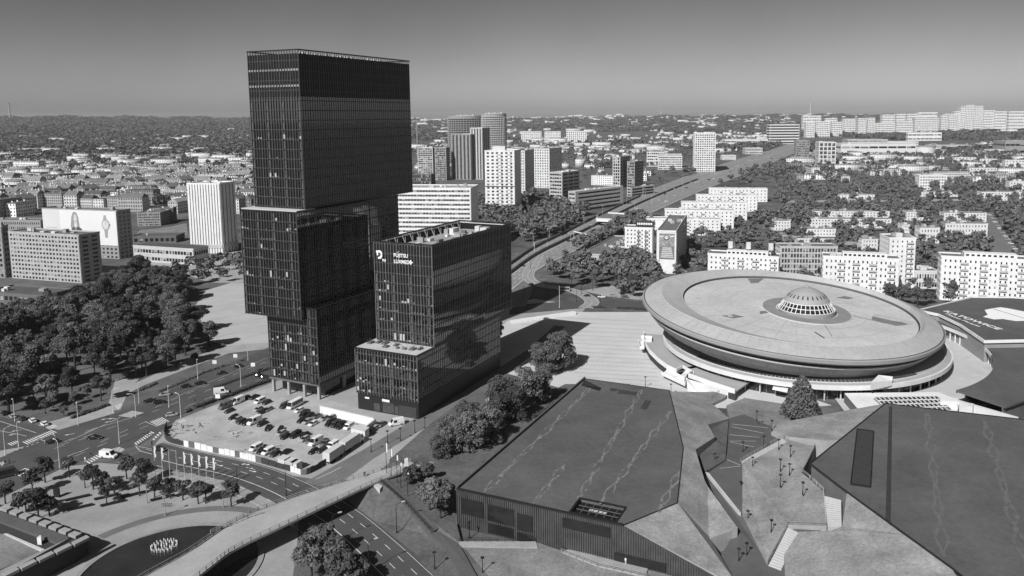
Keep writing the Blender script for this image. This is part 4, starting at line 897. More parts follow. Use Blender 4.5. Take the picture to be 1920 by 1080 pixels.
# lorry with trailer, shipping container
def lorry(pos, ang, L, label, cab):
    t = thing('lorry' if cab else 'trailer', label, 'truck', (pos[0], pos[1], .05), None, R_(ang)); WORLD[t.name] = (0, 0, 0)
    m1 = MB(); m1.box(-L / 2, L / 2, -1.27, 1.27, 1.15, 3.95); m1.build('cargo_box', tarp, t)
    m1 = MB(); m1.box(-L / 2 - .03, L / 2 + .03, -1.3, 1.3, 3.9, 4.0); m1.build('box_roof', metal_l, t)
    m1 = MB()
    for k in range(int(L / 1.2) + 1):
        x = -L / 2 + k * 1.2; m1.box(x - .04, x + .04, -1.31, 1.31, 1.1, 3.95)
    m1.build('box_ribs', metal_l, t, kind='stuff')
    m1 = MB(); m1.box(-L / 2 + .3, L / 2 + (2 if cab else .8), -.5, .5, .7, 1.14); m1.build('chassis', blackm, t)
    for x in ([-L / 2 + 1.2, -L / 2 + 2.4] if not cab else [-L / 2 + 1.5, -L / 2 + 2.7]) + ([L / 2 + 1.3] if cab else [L / 2 - 1.2]):
        for s in (-1, 1): m1 = MB(); m1.tube((x, s * 1.0, .5), (x, s * 1.27, .5), .5, n=14); m1.build('wheel', tyre, t)
    if cab:
        m1 = MB(); x = L / 2 + .35; loft(m1, [(x, [(-1.2, .6), (1.2, .6), (1.2, 3.2), (-1.2, 3.2)]), (x + 1.5, [(-1.2, .6), (1.2, .6), (1.18, 3.1), (-1.18, 3.1)]), (x + 2.1, [(-1.2, .6), (1.2, .6), (1.12, 2.0), (-1.12, 2.0)])]); c_ = m1.build('cab', carpaint['white'], t)
        m1 = MB(); m1.add([(x + 1.56, -1.08, 3.0), (x + 1.56, 1.08, 3.0), (x + 2.12, 1.08, 2.05), (x + 2.12, -1.08, 2.05)], [(0, 3, 2, 1)]); m1.box(x + .6, x + 1.4, -1.215, 1.215, 1.9, 2.8); m1.build('cab_windows', glass_d, c_)
    return t
p0, p1 = P(612, 872), P(676, 828); d_ = (p1 - p0)[:2]; an = math.degrees(math.atan2(d_[1], d_[0])); L_ = np.linalg.norm(d_); d_ /= L_
lorry(p0[:2] + d_ * (L_ * .20), an, L_ * .40, 'white box trailer coupled behind the white lorry', False)
lorry(p0[:2] + d_ * (L_ * .67), an, L_ * .44, 'long white lorry parked along the car park edge', True)
ct = thing('shipping_container', 'white storage container at the car park corner by the lorry', 'container', tuple(P(675, 815)))
solid('walls', [(658, 802, 3.2), (684, 807, 3.2), (692, 801, 3.2), (666, 796, 3.2)], white2, 0, None, parent=ct)
solid('roof', [(657, 802, 3.3), (684.5, 807.6, 3.3), (693, 801, 3.3), (666, 795.5, 3.3)], metal_l, 3.21, None, parent=ct)
wl = thing('site_hoarding', 'long white hoarding wall beside the lower black tower', 'fence', tuple(P(650, 790)))
solid('panel', [(599, 760, 2.9), (703, 784, 2.9), (704, 786, 2.9), (600, 762, 2.9)], white, 0, None, parent=wl)
solid('panel', [(703, 783, 2.9), (705, 785, 2.9), (686, 800, 2.9), (684, 799, 2.9)], white2, 0, None, parent=wl)
# site fence along the car park: one board after another
fz = thing('site_fence', 'patchwork site fence of dark and white boards along the car park', 'fence', tuple(P(450, 860)))
fl_ = smooth_line([P(x, y)[:2] for x, y in ((313, 800), (308, 815), (316, 828), (345, 836), (400, 848), (450, 858), (480, 866), (545, 884), (575, 890), (612, 872))], 5)
for i in range(len(fl_) - 1):
    a, b = fl_[i], fl_[i + 1]; L_ = np.linalg.norm(b - a); n_ = max(1, round(L_ / 2.6))
    for k in range(n_):
        q = a + (b - a) * k / n_; r = a + (b - a) * (k + .94) / n_; px = Q((*q, 0))[0]; h = random.uniform(1.7, 2.2); mb = MB(); mb.bar((*q, h / 2), (*r, h / 2), .12, h)
        mm = seam_m if px < 340 or 482 < px < 545 or (px > 575) else white if int(px / 14) % 3 != 1 else dgrey
        mb.build('board', mm, fz)
for i, (x, y, s) in enumerate(((533, 872, 1.3), (548, 878, 1.5), (556, 880, 1.2))):
    t = thing('site_cabin', f"small pale site cabin by the fence, {ORD[i]} from the left", 'cabin', tuple(P(x, y))); q = P(x, y)
    mb = MB(); mb.prism([q[:2] + TU * a + TV * b for a, b in ((-s, -s), (s, -s), (s, s), (-s, s))], 0, 2.5); mb.build('walls', white2 if i != 1 else lgrey, t)
    mb = MB(); mb.prism([q[:2] + TU * a + TV * b for a, b in ((-s - .2, -s - .2), (s + .2, -s - .2), (s + .2, s + .2), (-s - .2, s + .2))], 2.51, 2.7); mb.build('roof', metal_l, t)
for i, (x, y) in enumerate(((350, 805), (470, 845), (436, 820))):
    t = thing('rubble_heap', ['heap of broken boards and rubble at the car park corner', 'scattered planks on the gravel behind the board fence', 'dark board panel lying on the bare gravel'][i], 'rubble', tuple(P(x, y)))
    for k in range(22 if i == 0 else 8):
        c = P(x, y) + np.array([random.gauss(0, 3), random.gauss(0, 3), .12 + random.random() * .5]); a = random.random() * 6.28; d = np.array([math.cos(a), math.sin(a), random.uniform(-.2, .2)]) * random.uniform(.6, 1.6)
        mb = MB(); mb.bar(c - d, c + d, .3, .12); mb.build('plank', [conc, lgrey, dgrey][k % 3], t)

# ------------------------------------------------------------------ lamps, flags, signs
def lamp(kind, pos, h, ang, label, m, group=None, z0=0.0):
    t = thing('street_lamp', label, 'street lamp', (pos[0], pos[1], z0), group, R_(ang)); WORLD[t.name] = (0, 0, 0)
    mb = MB(); mb.tube((0, 0, 0), (0, 0, h), .13, .08, 8); mb.tube((0, 0, 0), (0, 0, .9), .19, .17, 8); mb.build('post', m, t)
    if kind == 'arm':
        mb = MB(); a = [(0, 0, h - .05), (.25, 0, h + .5), (.8, 0, h + .85), (1.7, 0, h + .95)]
        for p, q in zip(a[:-1], a[1:]): mb.tube(p, q, .08, .07, 6)
        mb.build('arm', m, t); mb = MB(); mb.box(1.5, 2.5, -.18, .18, h + .86, h + 1.04); mb.build('lamp_head', metal_l, t)
    elif kind == 'twin':
        mb = MB(); mb.tube((-1.5, 0, h + .3), (0, 0, h), .07, .07, 6); mb.tube((0, 0, h), (1.5, 0, h + .3), .07, .07, 6); mb.build('arm', m, t)
        for s in (-1, 1): mb = MB(); mb.box(s * 1.9 - .5, s * 1.9 + .5, -.17, .17, h + .26, h + .42); mb.build('lamp_head', metal_l, t)
    elif kind == 'mast': pass
    else:                                                # cluster of small floodlights
        for k in range(4): a = k * 1.57; mb = MB(); mb.box(.32 * math.cos(a) - .13, .32 * math.cos(a) + .13, .32 * math.sin(a) - .13, .32 * math.sin(a) + .13, h - .25, h + .05); mb.build('lamp_head', m, t)
    return t
lp_near = [(10, 853, 'beside the side street at the left edge', 60), (35, 838, 'on the pavement corner left of the zebra', -30), (147, 797, 'on the park side of the avenue', -60), (112, 877, 'in front of the square, left of the junction', 150), (224, 832, 'on the traffic island of the junction', 200), (339, 783, 'by the hedge past the crossing', 150), (452, 725, 'by the hedge in front of the tall tower', 150), (261, 757, 'on the big grass verge nearest the crossing', -60), (317, 764, 'between the lanes just past the crossing', -60), (371, 711, 'on the grass verge halfway up the avenue', -60), (465, 676, 'far up the avenue on the verge', -60), (255, 782, 'holding signals over the zebra crossing', -160), (212, 773, 'at the park corner holding signals', 20), (28, 790, 'between the parked cars on the side street', -60)]
for x, y, w, a in lp_near: lamp('arm', P(x, y), 8.2, a, f'pale curved street lamp {w}', metal_l, 'pale street lamps round the junction')
for x, y, w in ((625, 1023, 'left of the road below the footbridge'), (692, 1076, 'at the bottom edge beside the road'), (744, 1001, 'on the embankment beside the footbridge'), (537, 930, 'where the road dives under the footbridge'), (446, 925, 'at the flagpole end of the square'), (1010, 716, 'in front of the round plaza tree')):
    lamp('mast' if x in (537, 1010) else 'arm', P(x, y), 7.6, 30, f'dark lamp post {w}', blackm, 'dark lamp posts')
for i, (x, y) in enumerate(((310, 967), (215, 941), (419, 952), (276, 944))): lamp('cluster', P(x, y), 5.6, 0, f'slim plaza lamp among the square trees, {ORD[i]} of four counted from the front', metal, 'plaza lamps on the square')
for i, (x, y, z) in enumerate(((1480, 892, 2.4), (1463, 883, 2.6), (1482, 857, 2.8), (1463, 913, 2.6), (1505, 928, 3.6), (1411, 879, 1.6), (1402, 982, 1.0), (1446, 1000, 2.2), (1340, 872, 1.0), (1393, 849, 1.2), (1432, 838, 1.8), (1460, 845, 2.2), (1419, 790, 1.4), (1389, 926, .8), (1385, 1055, .4), (1400, 1044, .5), (1447, 808, 2.6))):
    z += 3.0 if i not in (14, 15, 6, 7, 13) else 1.0; g = P(x, y, z); lamp('cluster', g, 3.7, i * 31, f"dark slender lamp {['on the grass mound', 'beside the sunken path'][i > 6]} between the halls, {ORD[i % 16]} in the group", blackm, 'dark lamps in the valley between the halls', z)
for i, (x, y) in enumerate(((696, 848), (727, 832), (751, 827), (778, 812), (797, 806), (1210, 727), (1258, 741), (880, 1010), (905, 1078), (815, 1068))): lamp('cluster', P(x, y), 4.6, i * 40, f"small dark lamp along the {'road beside the low tower' if i < 5 else 'plaza edge behind the congress roof' if i < 7 else 'lawn paths below the footbridge'}, {ORD[i if i < 5 else i - 5 if i < 7 else i - 7]} one", blackm, 'small dark lamps along the paths')
for i, (x, y, h) in enumerate(((1049, 577, 13), (1081, 566, 8), (1125, 578, 8), (1200, 580, 9), (1090, 552, 7), (1178, 548, 8), (1195, 545, 8), (1072, 535, 7), (1024, 548, 8), (982, 560, 8), (1111, 545, 7), (995, 505, 8), (1140, 535, 8))):
    lamp('mast' if i != 0 else 'mast', P(x, y), h, 0, f"{'tall white' if i == 0 else 'slim dark'} mast behind the bright plaza, {ORD[i]} from the front", white if i == 0 else blackm, 'masts behind the plaza')
hwl = [(1000, 462), (1030, 447), (1060, 434), (1095, 420), (1130, 404), (1070, 462), (1110, 444), (1150, 424), (1190, 398), (1222, 384), (1250, 371), (1280, 360), (1310, 348), (1340, 337), (1175, 383), (1210, 369), (1245, 356), (1280, 342), (1315, 330), (1350, 318), (1380, 322), (1410, 311), (1440, 300), (1385, 306), (1420, 296), (1450, 287)]
for i, (x, y) in enumerate(hwl): lamp('twin', P(x, y), 11, -30, f"tall twin-headed lamp on the {'near left' if i < 5 else 'near right' if i < 8 else 'far right' if i < 14 or 20 <= i < 23 else 'far left'} side of the highway, {ORD[i if i < 5 else i - 5 if i < 8 else i - 8 if i < 14 else i - 14 if i < 20 else i - 14 if i < 23 else i - 17]} one", metal_l, 'highway lamps')
for i in range(9):                                       # flags beside the square
    x, y = 292 + i * 13.8, 896 + i * 3.0; g = P(x, y); t = thing('flagpole', f'flagpole with a narrow banner on the square, {ORD[i]} from the left', 'flagpole', tuple(g), 'row of flagpoles on the square'); WORLD[t.name] = (0, 0, 0)
    mb = MB(); mb.tube((0, 0, 0), (0, 0, 10.4), .09, .05, 8); mb.build('pole', metal_l, t)
    mb = MB(); n_ = 8; vs2 = []
    for k in range(n_ + 1): zz = 10.2 - k * .45; vs2 += [(.08, -.02, zz), (.5 + .1 * math.sin(k * 1.3 + i), .16 * math.sin(k * 1.1 + i), zz - .1)]
    mb.add(vs2, [(2 * k, 2 * k + 2, 2 * k + 3, 2 * k + 1) for k in range(n_)])
    if i not in (2, 3): mb.build('flag', mat('flag_cloth', .8, .8, 0), t)
    else: mb.build('flag', mat('flag_dark', .1, .8, 0), t)
for i, (x, y) in enumerate(((725, 893), (734, 901), (745, 909), (752, 920), (765, 936))):
    g = P(x, y, 4.4 - i * .4); t = thing('flagpole', f'dark thin flagpole on the embankment, {ORD[i]} from the footbridge', 'flagpole', tuple(g), 'flagpoles on the embankment'); WORLD[t.name] = (0, 0, 0)
    mb = MB(); mb.tube((0, 0, 0), (0, 0, 11 - i * .6), .1, .06, 8); mb.build('pole', blackm, t)
    mb = MB(); mb.box(.08, .45, -.02, .02, 7.4, 10.2 - i * .6); mb.build('flag', mat('flag_cloth', .8, .8, 0), t)
tt = thing('totem_sign', 'white upright totem sign on the embankment lawn', 'sign', tuple(P(760, 888, 3.6)))
solid('panel', [(758, 860, 8.6), (764, 858, 8.6), (765, 861, 8.6), (759, 862, 8.6)], white, 3, None, parent=tt)
for i, (x, y) in enumerate(((403, 692), (442, 680), (409, 758), (475, 697))):
    g = P(x, y); t = thing('road_sign', ['square white road sign on the verge nearer the junction', 'square white road sign farther up the verge', 'white road sign by the hedge of the avenue', 'white road sign on the median strip'][i], 'sign', tuple(g)); WORLD[t.name] = (0, 0, 0)
    mb = MB(); mb.tube((0, 0, 0), (0, 0, 3.4), .07, .07, 6); mb.build('post', metal, t); mb = MB(); mb.box(-.9, .9, -.05, .05, 2.4, 4.0); mb.build('plate', white, t)
for i, (x, y) in enumerate(((1002, 470), (1076, 447))):  # sign gantries over the slip roads
    a, b = P(x, y)[:2], P(x + 24, y - 8 if i == 0 else y + 6)[:2]; t = thing('sign_gantry', ['white sign gantry over the near slip road', 'white sign gantry over the sunken highway'][i], 'gantry', (*a, 0)); mb = MB(); mb.bar((*a, 6.4), (*b, 6.4), .5, .9); mb.build('beam', white, t)
    for e in (a, b): mb = MB(); mb.tube((*e, 0), (*e, 6.4), .2, .2, 8); mb.build('post', metal_l, t)
# benches, kiosk, people
for i, (x, y) in enumerate(((145, 935), (200, 933), (212, 945), (150, 953), (250, 929), (305, 935))):
    g = P(x, y); t = thing('bench', f'long black bench on the square, {ORD[i]} of six from the trees', 'bench', tuple(g), 'black benches on the square', R_(32)); WORLD[t.name] = (0, 0, 0)
    mb = MB(); mb.box(-3.2, 3.2, -.55, .55, .35, .55); mb.build('seat', blackm, t)
    for s in (-2.6, 0, 2.6): mb = MB(); mb.box(s - .12, s + .12, -.45, .45, 0, .35); mb.build('leg', blackm, t)
t = thing('info_column', 'dark upright information column on the square', 'sign', tuple(P(107, 933))); WORLD[t.name] = (0, 0, 0); mb = MB(); mb.box(-.8, .8, -.3, .3, .2, 2.9); mb.build('panel', blackm, t); mb = MB(); mb.box(-.9, .9, -.4, .4, 0, .19); mb.build('foot', conc, t)
for i, (x, y, s, w) in enumerate(((986, 702, 1.4, 'dark kiosk box under the round plaza tree'), (803, 905 - 20, 1.2, 'dark service box on the congress lawn'))):
    t = thing('kiosk', w, 'kiosk', tuple(P(x, y))); q = P(x, y)[:2]; mb = MB(); mb.prism([q + TU * a + TV * b for a, b in ((-s, -s), (s, -s), (s, s), (-s, s))], 0, 2.6); mb.build('walls', dgrey, t); mb = MB(); mb.prism([q + TU * a + TV * b for a, b in ((-s - .2, -s - .2), (s + .2, -s - .2), (s + .2, s + .2), (-s - .2, s + .2))], 2.61, 2.8); mb.build('roof', mgrey, t)
def person(x, y, z, label, top, legs, ang=0, stride=.25):
    g = P(x, y, z); me = bpy.data.meshes.new('person'); v = [(0, 0, .95), (0, 0, 1.2), (0, 0, 1.45), (0, 0, 1.56), (.02, 0, 1.72), (0, .1, .9), (stride, .1, .48), (stride * .8, .1, .06), (stride * .8 + .16, .1, .03), (0, -.1, .9), (-stride * .4, -.1, .48), (-stride, -.1, .08), (-stride + .15, -.1, .04), (0, .2, 1.42), (-.05, .26, 1.15), (.1, .25, .92), (0, -.2, 1.42), (.05, -.26, 1.15), (.18, -.24, .95)]
    e = [(0, 1), (1, 2), (2, 3), (3, 4), (0, 5), (5, 6), (6, 7), (7, 8), (0, 9), (9, 10), (10, 11), (11, 12), (2, 13), (13, 14), (14, 15), (2, 16), (16, 17), (17, 18)]
    me.from_pydata(v, e, []); me.materials.append(top); o = bpy.data.objects.new('person', me); COL.objects.link(o); o.location = g; o.rotation_euler[2] = R_(ang)
    md = o.modifiers.new('skin', 'SKIN'); rad = [.15, .14, .16, .06, .1, .1, .07, .05, .045, .1, .07, .05, .045, .07, .05, .04, .07, .05, .04]
    for i, r in enumerate(rad): me.skin_vertices[0].data[i].radius = (r, r)
    me.skin_vertices[0].data[0].use_root = True
    s = o.modifiers.new('sub', 'SUBSURF'); s.levels = s.render_levels = 1
    tag(o, label, 'person'); return o
cl = [mat('cloth_' + str(i), v_, .9, 0) for i, v_ in enumerate((.7, .04, .3))]
for i, (x, y, z, w) in enumerate(((912, 755, 0, 'person in pale clothes walking beside the road, left of a pair'), (916, 754, 0, 'person in pale clothes walking beside the road, the one nearer the trees'), (1173, 1058, 1.1, 'person in white walking along the congress hall front'), (1517, 853, 3.6, 'person in white on the stairs by the grass mound'), (10, 872, 0, 'person in dark clothes waiting at the left zebra crossing'), (18, 869, 0, 'person in dark clothes beside the one at the left zebra crossing'), (160, 866, 0, 'person in white crossing in front of the large white van'), (278, 817, 0, 'person in dark clothes on the zebra by the fence corner'), (285, 836, 0, 'cyclist-sized dark figure standing at the side road corner'), (1369, 743, 0, 'dark figure at the foot of the white ramp by the arena'), (1300, 703, 3.4, 'dark figure on the white arena terrace'), (684, 894, 5.4, 'person in dark clothes walking on the footbridge'))):
    person(x, y, z, w, cl[0] if 'white' in w or 'pale' in w else cl[1], None, i * 40)
# people sitting on the square
t = thing('bicycle_rack', 'small dark bicycle rack on the square near the fountain', 'bicycle rack', tuple(P(312, 951))); WORLD[t.name] = (0, 0, 0)
for k in range(5): mb = MB(); mb.lathe((k * .6 - 1.2, 0, .02), [(.05, 0), (.05, 1.0), (.0, 1.02)], 6); mb.lathe((k * .6 - 1.0, .4, .02), [(.05, 0), (.05, 1.0), (0, 1.02)], 6); mb.bar((k * .6 - 1.2, 0, 1.0), (k * .6 - 1.0, .4, 1.0), .09); mb.build('hoop', blackm, t)
# ------------------------------------------------------------------ road markings
mk = MB(); Zm = .085
def zebra(a0, a1, b0, b1, n):
    A0, A1, B0, B1 = (P(*q)[:2] for q in (a0, a1, b0, b1))
    for k in range(n):
        f0, f1 = k / n, (k + .5) / n; mk.sheet([(*(A0 + (A1 - A0) * f0), Zm), (*(A0 + (A1 - A0) * f1), Zm), (*(B0 + (B1 - B0) * f1), Zm), (*(B0 + (B1 - B0) * f0), Zm)])
zebra((42, 829), (98, 806), (52, 834), (109, 810), 13); zebra((14, 832), (32, 826), (22, 836), (38, 829), 4); zebra((86, 802), (102, 796), (94, 806), (110, 799), 5)
zebra((222, 780), (249, 770), (246, 783), (271, 774), 8); zebra((216, 762), (228, 755), (222, 768), (230, 760), 4); zebra((281, 791), (305, 782), (297, 799), (319, 790), 7); zebra((333, 790), (345, 786), (340, 793), (351, 788), 4)
zebra((252, 831), (285, 808), (256, 835), (292, 811), 9); zebra((286, 824), (301, 808), (289, 826), (305, 811), 4); zebra((160, 865), (205, 840), (168, 870), (214, 843), 10); zebra((206, 843), (225, 838), (228, 848), (235, 842), 4); zebra((28, 888), (48, 877), (38, 894), (58, 880), 6); zebra((0, 868), (10, 864), (3, 874), (12, 868), 4)
def dashes(pts, w=.16, dash=3.5, gap=4.5): strip(mk, G(*pts), w, Zm, gap, dash)
def line(pts, w=.18): strip(mk, G(*pts), w, Zm)
dashes([(110, 836), (180, 812), (243, 790)]); line([(130, 827), (215, 788), (225, 783)]); dashes([(120, 829), (200, 795), (216, 787)]); line([(160, 809), (248, 783)]); dashes([(100, 842), (170, 818)]); line([(100, 866), (152, 846)]); dashes([(150, 848), (225, 812), (285, 786)]); dashes([(140, 856), (220, 822), (290, 793)]); dashes([(30, 845), (75, 829)], .3, .8, .8); line([(0, 790), (68, 812)]); line([(0, 808), (50, 818)]); line([(70, 822), (86, 828)]); line([(98, 812), (105, 821)]); line([(272, 791), (295, 800)])
dashes([(290, 765), (370, 730), (480, 686), (510, 674)]); line([(285, 758), (300, 750)], .2); dashes([(285, 773), (380, 736), (500, 690)]); line([(308, 755), (390, 718), (500, 672)], .12); dashes([(350, 762), (430, 732), (510, 704)])
def offset(line_, d):
    out = []
    for i, p in enumerate(line_):
        a = line_[max(i - 1, 0)]; b = line_[min(i + 1, len(line_) - 1)]; e = b - a; e /= np.linalg.norm(e); out.append(p + np.array([-e[1], e[0]]) * d)
    return out
strip(mk, offset(road2, -1.2)[3:], .22, Zm); strip(mk, offset(road2, 2.4), .16, Zm, 4, 3); strip(mk, offset(road2, 5.4), .16, Zm, 4, 3); strip(mk, offset(road2, -4.6), .16, Zm, 4, 3); strip(mk, offset(road2, 8.1), .12, Zm); strip(mk, offset(road2, -8.2), .12, Zm)
line([(592, 899), (625, 884), (640, 876)], .2); line([(255, 838), (263, 846), (285, 852)], .2); line([(305, 846), (252, 836)], .15)
for x, y in ((400, 868), (412, 873), (395, 876), (468, 878), (474, 884), (355, 905), (462, 871)):    # lane arrows
    g = P(x, y)[:2]; d = np.array([.93, -.36]); n_ = np.array([.36, .93]); q = [g - d * 1.4 - n_ * .12, g + d * .4 - n_ * .12, g + d * .4 - n_ * .5, g + d * 1.5, g + d * .4 + n_ * .5, g + d * .4 + n_ * .12, g - d * 1.4 + n_ * .12]; mk.sheet([(*p, Zm) for p in q])
for x, y in ((130, 795 + 20), (198, 786), (205, 791), (30, 808), (25, 815)):
    g = P(x, y)[:2]; d = np.array([-.88, -.46]); n_ = np.array([.46, -.88]); q = [g - d * 1.6 - n_ * .14, g + d * .4 - n_ * .14, g + d * .4 - n_ * .5, g + d * 1.6, g + d * .4 + n_ * .5, g + d * .4 + n_ * .14, g - d * 1.6 + n_ * .14]; mk.sheet([(*p, Zm) for p in q])
struct('road_markings', mk, paint)
# joints in the plazas
jm = MB()
for k in range(16):
    y0 = 592 + k * 8.2; strip(jm, [P(960 + k * 9, y0)[:2], P(1215 + k * 1.5, 603 + k * 8.0)[:2]], .3, .075)
for k in range(6): strip(jm, [P(385 + k * 2, 568 + k * 17)[:2], P(500, 553 + k * 14)[:2]], .35, .03)
struct('plaza_joints', jm, mat('joints', .3, .9, .2, .5))
solid('kerb_wall', [(958, 600, .8), (1075, 583, .8), (1082, 585, .8), (1080, 588, .8), (960, 604, .8)], white, 0)
# ------------------------------------------------------------------ buildings of the city
FOOT = []            # world outlines kept clear of trees and filler houses
def keep(poly, m=0.0): FOOT.append((np.array([p[:2] for p in poly], float), m))
for pts in ([(-80, 975), (-80, 780), (110, 800), (217, 770), (357, 705), (600, 600), (1100, 545), (1230, 570), (1260, 640), (1340, 720), (1500, 740), (1560, 760), (1700, 760), (1990, 780), (2300, 1200), (-300, 1300)],
            [(365, 575), (385, 545), (440, 528), (640, 515), (640, 660), (430, 650), (395, 640)]): keep([P(x, y) for x, y in pts])
keep([SC[:2] + 70 * np.array([math.cos(a), math.sin(a)]) for a in np.arange(0, 6.28, .2)]); keep(hp); keep([WC + 98 * np.array([math.cos(a), math.sin(a)]) for a in np.arange(-1.8, .8, .1)] + [WC])
HW_L = [(955, 492), (1000, 462), (1060, 432), (1120, 402), (1230, 352), (1340, 312), (1440, 282), (1492, 266)]
HW_R = [(955, 548), (1010, 505), (1070, 475), (1140, 440), (1225, 398), (1330, 352), (1420, 317), (1505, 280)]
keep([P(x, y) for x, y in HW_L] + [P(x, y) for x, y in HW_R[::-1]])
def inside_many(X, Y):
    X = np.asarray(X, float); Y = np.asarray(Y, float); out = np.zeros(len(X), bool)
    for poly, m in FOOT:
        px, py = poly[:, 0], poly[:, 1]; near = np.nonzero((X > px.min()) & (X < px.max()) & (Y > py.min()) & (Y < py.max()) & ~out)[0]
        if len(near): out[near] = in_poly(poly, X[near], Y[near])
    return out
def in_poly(poly, X, Y):
    px, py = poly[:, 0], poly[:, 1]; qx, qy = np.roll(px, -1), np.roll(py, -1); den = np.where(qy == py, 1e-9, qy - py)
    return ((((py[None] > Y[:, None]) != (qy[None] > Y[:, None])) & (X[:, None] < (qx - px)[None] * (Y[:, None] - py[None]) / den[None] + px[None])).sum(1) % 2) == 1
def facade(mb, p0, p1, z0, z1, floors, bays, band=.45, pier=.35, t=.3, ends=.8, base=0.0, fins=None):
    L = np.linalg.norm(np.array(p1) - np.array(p0)); fh = (z1 - z0 - base) / floors
    if band:
        for k in range(floors + 1):
            a = z0 + base + k * fh - fh * band * .55; b = a + fh * band
            mb.fbox(p0, p1, 0, L, max(a, z0), min(b, z1), 0, t)
    if pier and bays:
        bw = (L - 2 * ends) / bays
        for k in range(bays + 1): c = ends + k * bw; mb.fbox(p0, p1, max(0, c - bw * pier / 2), min(L, c + bw * pier / 2), z0, z1, 0, t - .02)
    if ends:
        mb.fbox(p0, p1, 0, ends, z0, z1, 0, t - .01); mb.fbox(p0, p1, L - ends, L, z0, z1, 0, t - .01)
def bld(name, label, A, Bx, Cx, base_y, floors, bays, ang=None, By=None, wall=white2, glass=glass_d, roof=roof_m, band=.45, pier=.35, side=None, cat='building', group=None, parapet=.8, units=4, base=0.0, t=.3, side_blank=False, hmax=None, depth=None, sidewall=None, clear=0.0):
    """A: roof left corner (px), Bx: column of the front roof corner, Cx: column of the right roof corner, base_y: ground line below B (or A)"""
    g = below(A[0], A[1], base_y); z1 = zat(A[0], A[1], g); a = P(A[0], A[1], z1)[:2]
    if ang is None: b = P(Bx, By, z1)[:2]; d = (b - a) / np.linalg.norm(b - a)
    else: d = np.array([math.cos(R_(ang)), math.sin(R_(ang))]); b = a + d * solve_s(a, d, z1, Bx, 0, 600)
    n = np.array([-d[1], d[0]]); c = b + n * (depth or min(solve_s(b, n, z1, Cx, 0, 120), 90)); e = a + (c - b); fp = [a, b, c, e]; keep([a - n * clear, b - n * clear, c, e])
    root = thing(name, label, cat, (*((a + b) / 2), 0), group)
    m1 = MB(); m1.prism(fp, 0, z1 - .5); m1.build('glazing', glass, root)
    m2 = MB(); L1, L2 = np.linalg.norm(b - a), np.linalg.norm(c - b); sb = side if side is not None else max(1, round(bays * L2 / L1))
    facade(m2, a, b, 0, z1 - .3, floors, bays, band, pier, t, base=base); facade(m2, c, e, 0, z1 - .3, floors, bays, band, pier, t, base=base)
    for p, q in ((b, c), (e, a)):
        if side_blank: m2.fbox(p, q, 0, np.linalg.norm(q - p), 0, z1 - .3, 0, t)
        else: facade(m2, p, q, 0, z1 - .3, floors, sb, band, pier, t, base=base)
    m2.build('walls', wall, root)
    if bays > 2 and pier and band:                        # drawn blinds and curtains behind some windows
        mbl = MB(); rb = random.Random(int(A[0] * 3 + A[1] * 11)); fh_ = (z1 - .3 - base) / floors; bw = (L1 - 1.6) / bays
        for f_ in range(floors):
            for k in range(bays):
                if rb.random() < .34: zz = base + f_ * fh_ + fh_ * band * .45; hh = fh_ * (1 - band); mbl.fbox(a, b, .8 + k * bw + bw * pier * .45, .8 + (k + rb.choice([.55, 1, 1])) * bw - bw * pier * .45, zz + hh * rb.choice([0, .3, .5]), zz + hh, 0, .05)
        if mbl.v: mbl.build('window_blinds', mat('curtains', .34, .8, .6, 1.5), root, kind='stuff')
    m3 = MB(); ex = [p + (p - (a + c) / 2) / np.linalg.norm(p - (a + c) / 2) * .5 for p in fp]; m3.prism(ex, z1 - .49, z1 - .1); rf = m3.build('roof', roof, root)
    m4 = MB()
    for i in range(4): m4.fbox(ex[i], ex[(i + 1) % 4], 0, np.linalg.norm(ex[(i + 1) % 4] - ex[i]), z1 - .5, z1 + parapet - .1, -.3, .02)
    m4.build('parapet', wall, root)
    rg = random.Random(int(A[0] * 7 + A[1]))
    for k in range(units):
        u, v = rg.uniform(.08, .85), rg.uniform(.2, .7); s = rg.uniform(1.5, 4); p = a + (b - a) * u + (e - a) * v; w = d * s; q = n * min(s * .8, L2 * .25)
        m5 = MB(); m5.prism([p, p + w, p + w + q, p + q], z1 - .09, z1 + rg.uniform(.8, 2.6)); m5.build('rooftop_unit', rg.choice([white2, metal, conc, lgrey]), rf)
    return dict(root=root, a=a, b=b, c=c, e=e, d=d, n=n, z=z1, L=L1, D=L2, fh=(z1 - base) / floors)
def balconies(B, cols, floors, w=2.6, dep=1.2, m=lgrey, face='front', z0=1.0):
    p0, p1 = (B['a'], B['b']) if face == 'front' else (B['b'], B['c']); L = np.linalg.norm(p1 - p0)
    for cidx in cols:
        for k in range(1, floors):
            z = k * B['fh'] - .1; m1 = MB(); m1.fbox(p0, p1, cidx * L - w / 2, cidx * L + w / 2, z, z + 1.05, .3, dep); m1.build('balcony', m, B['root'])

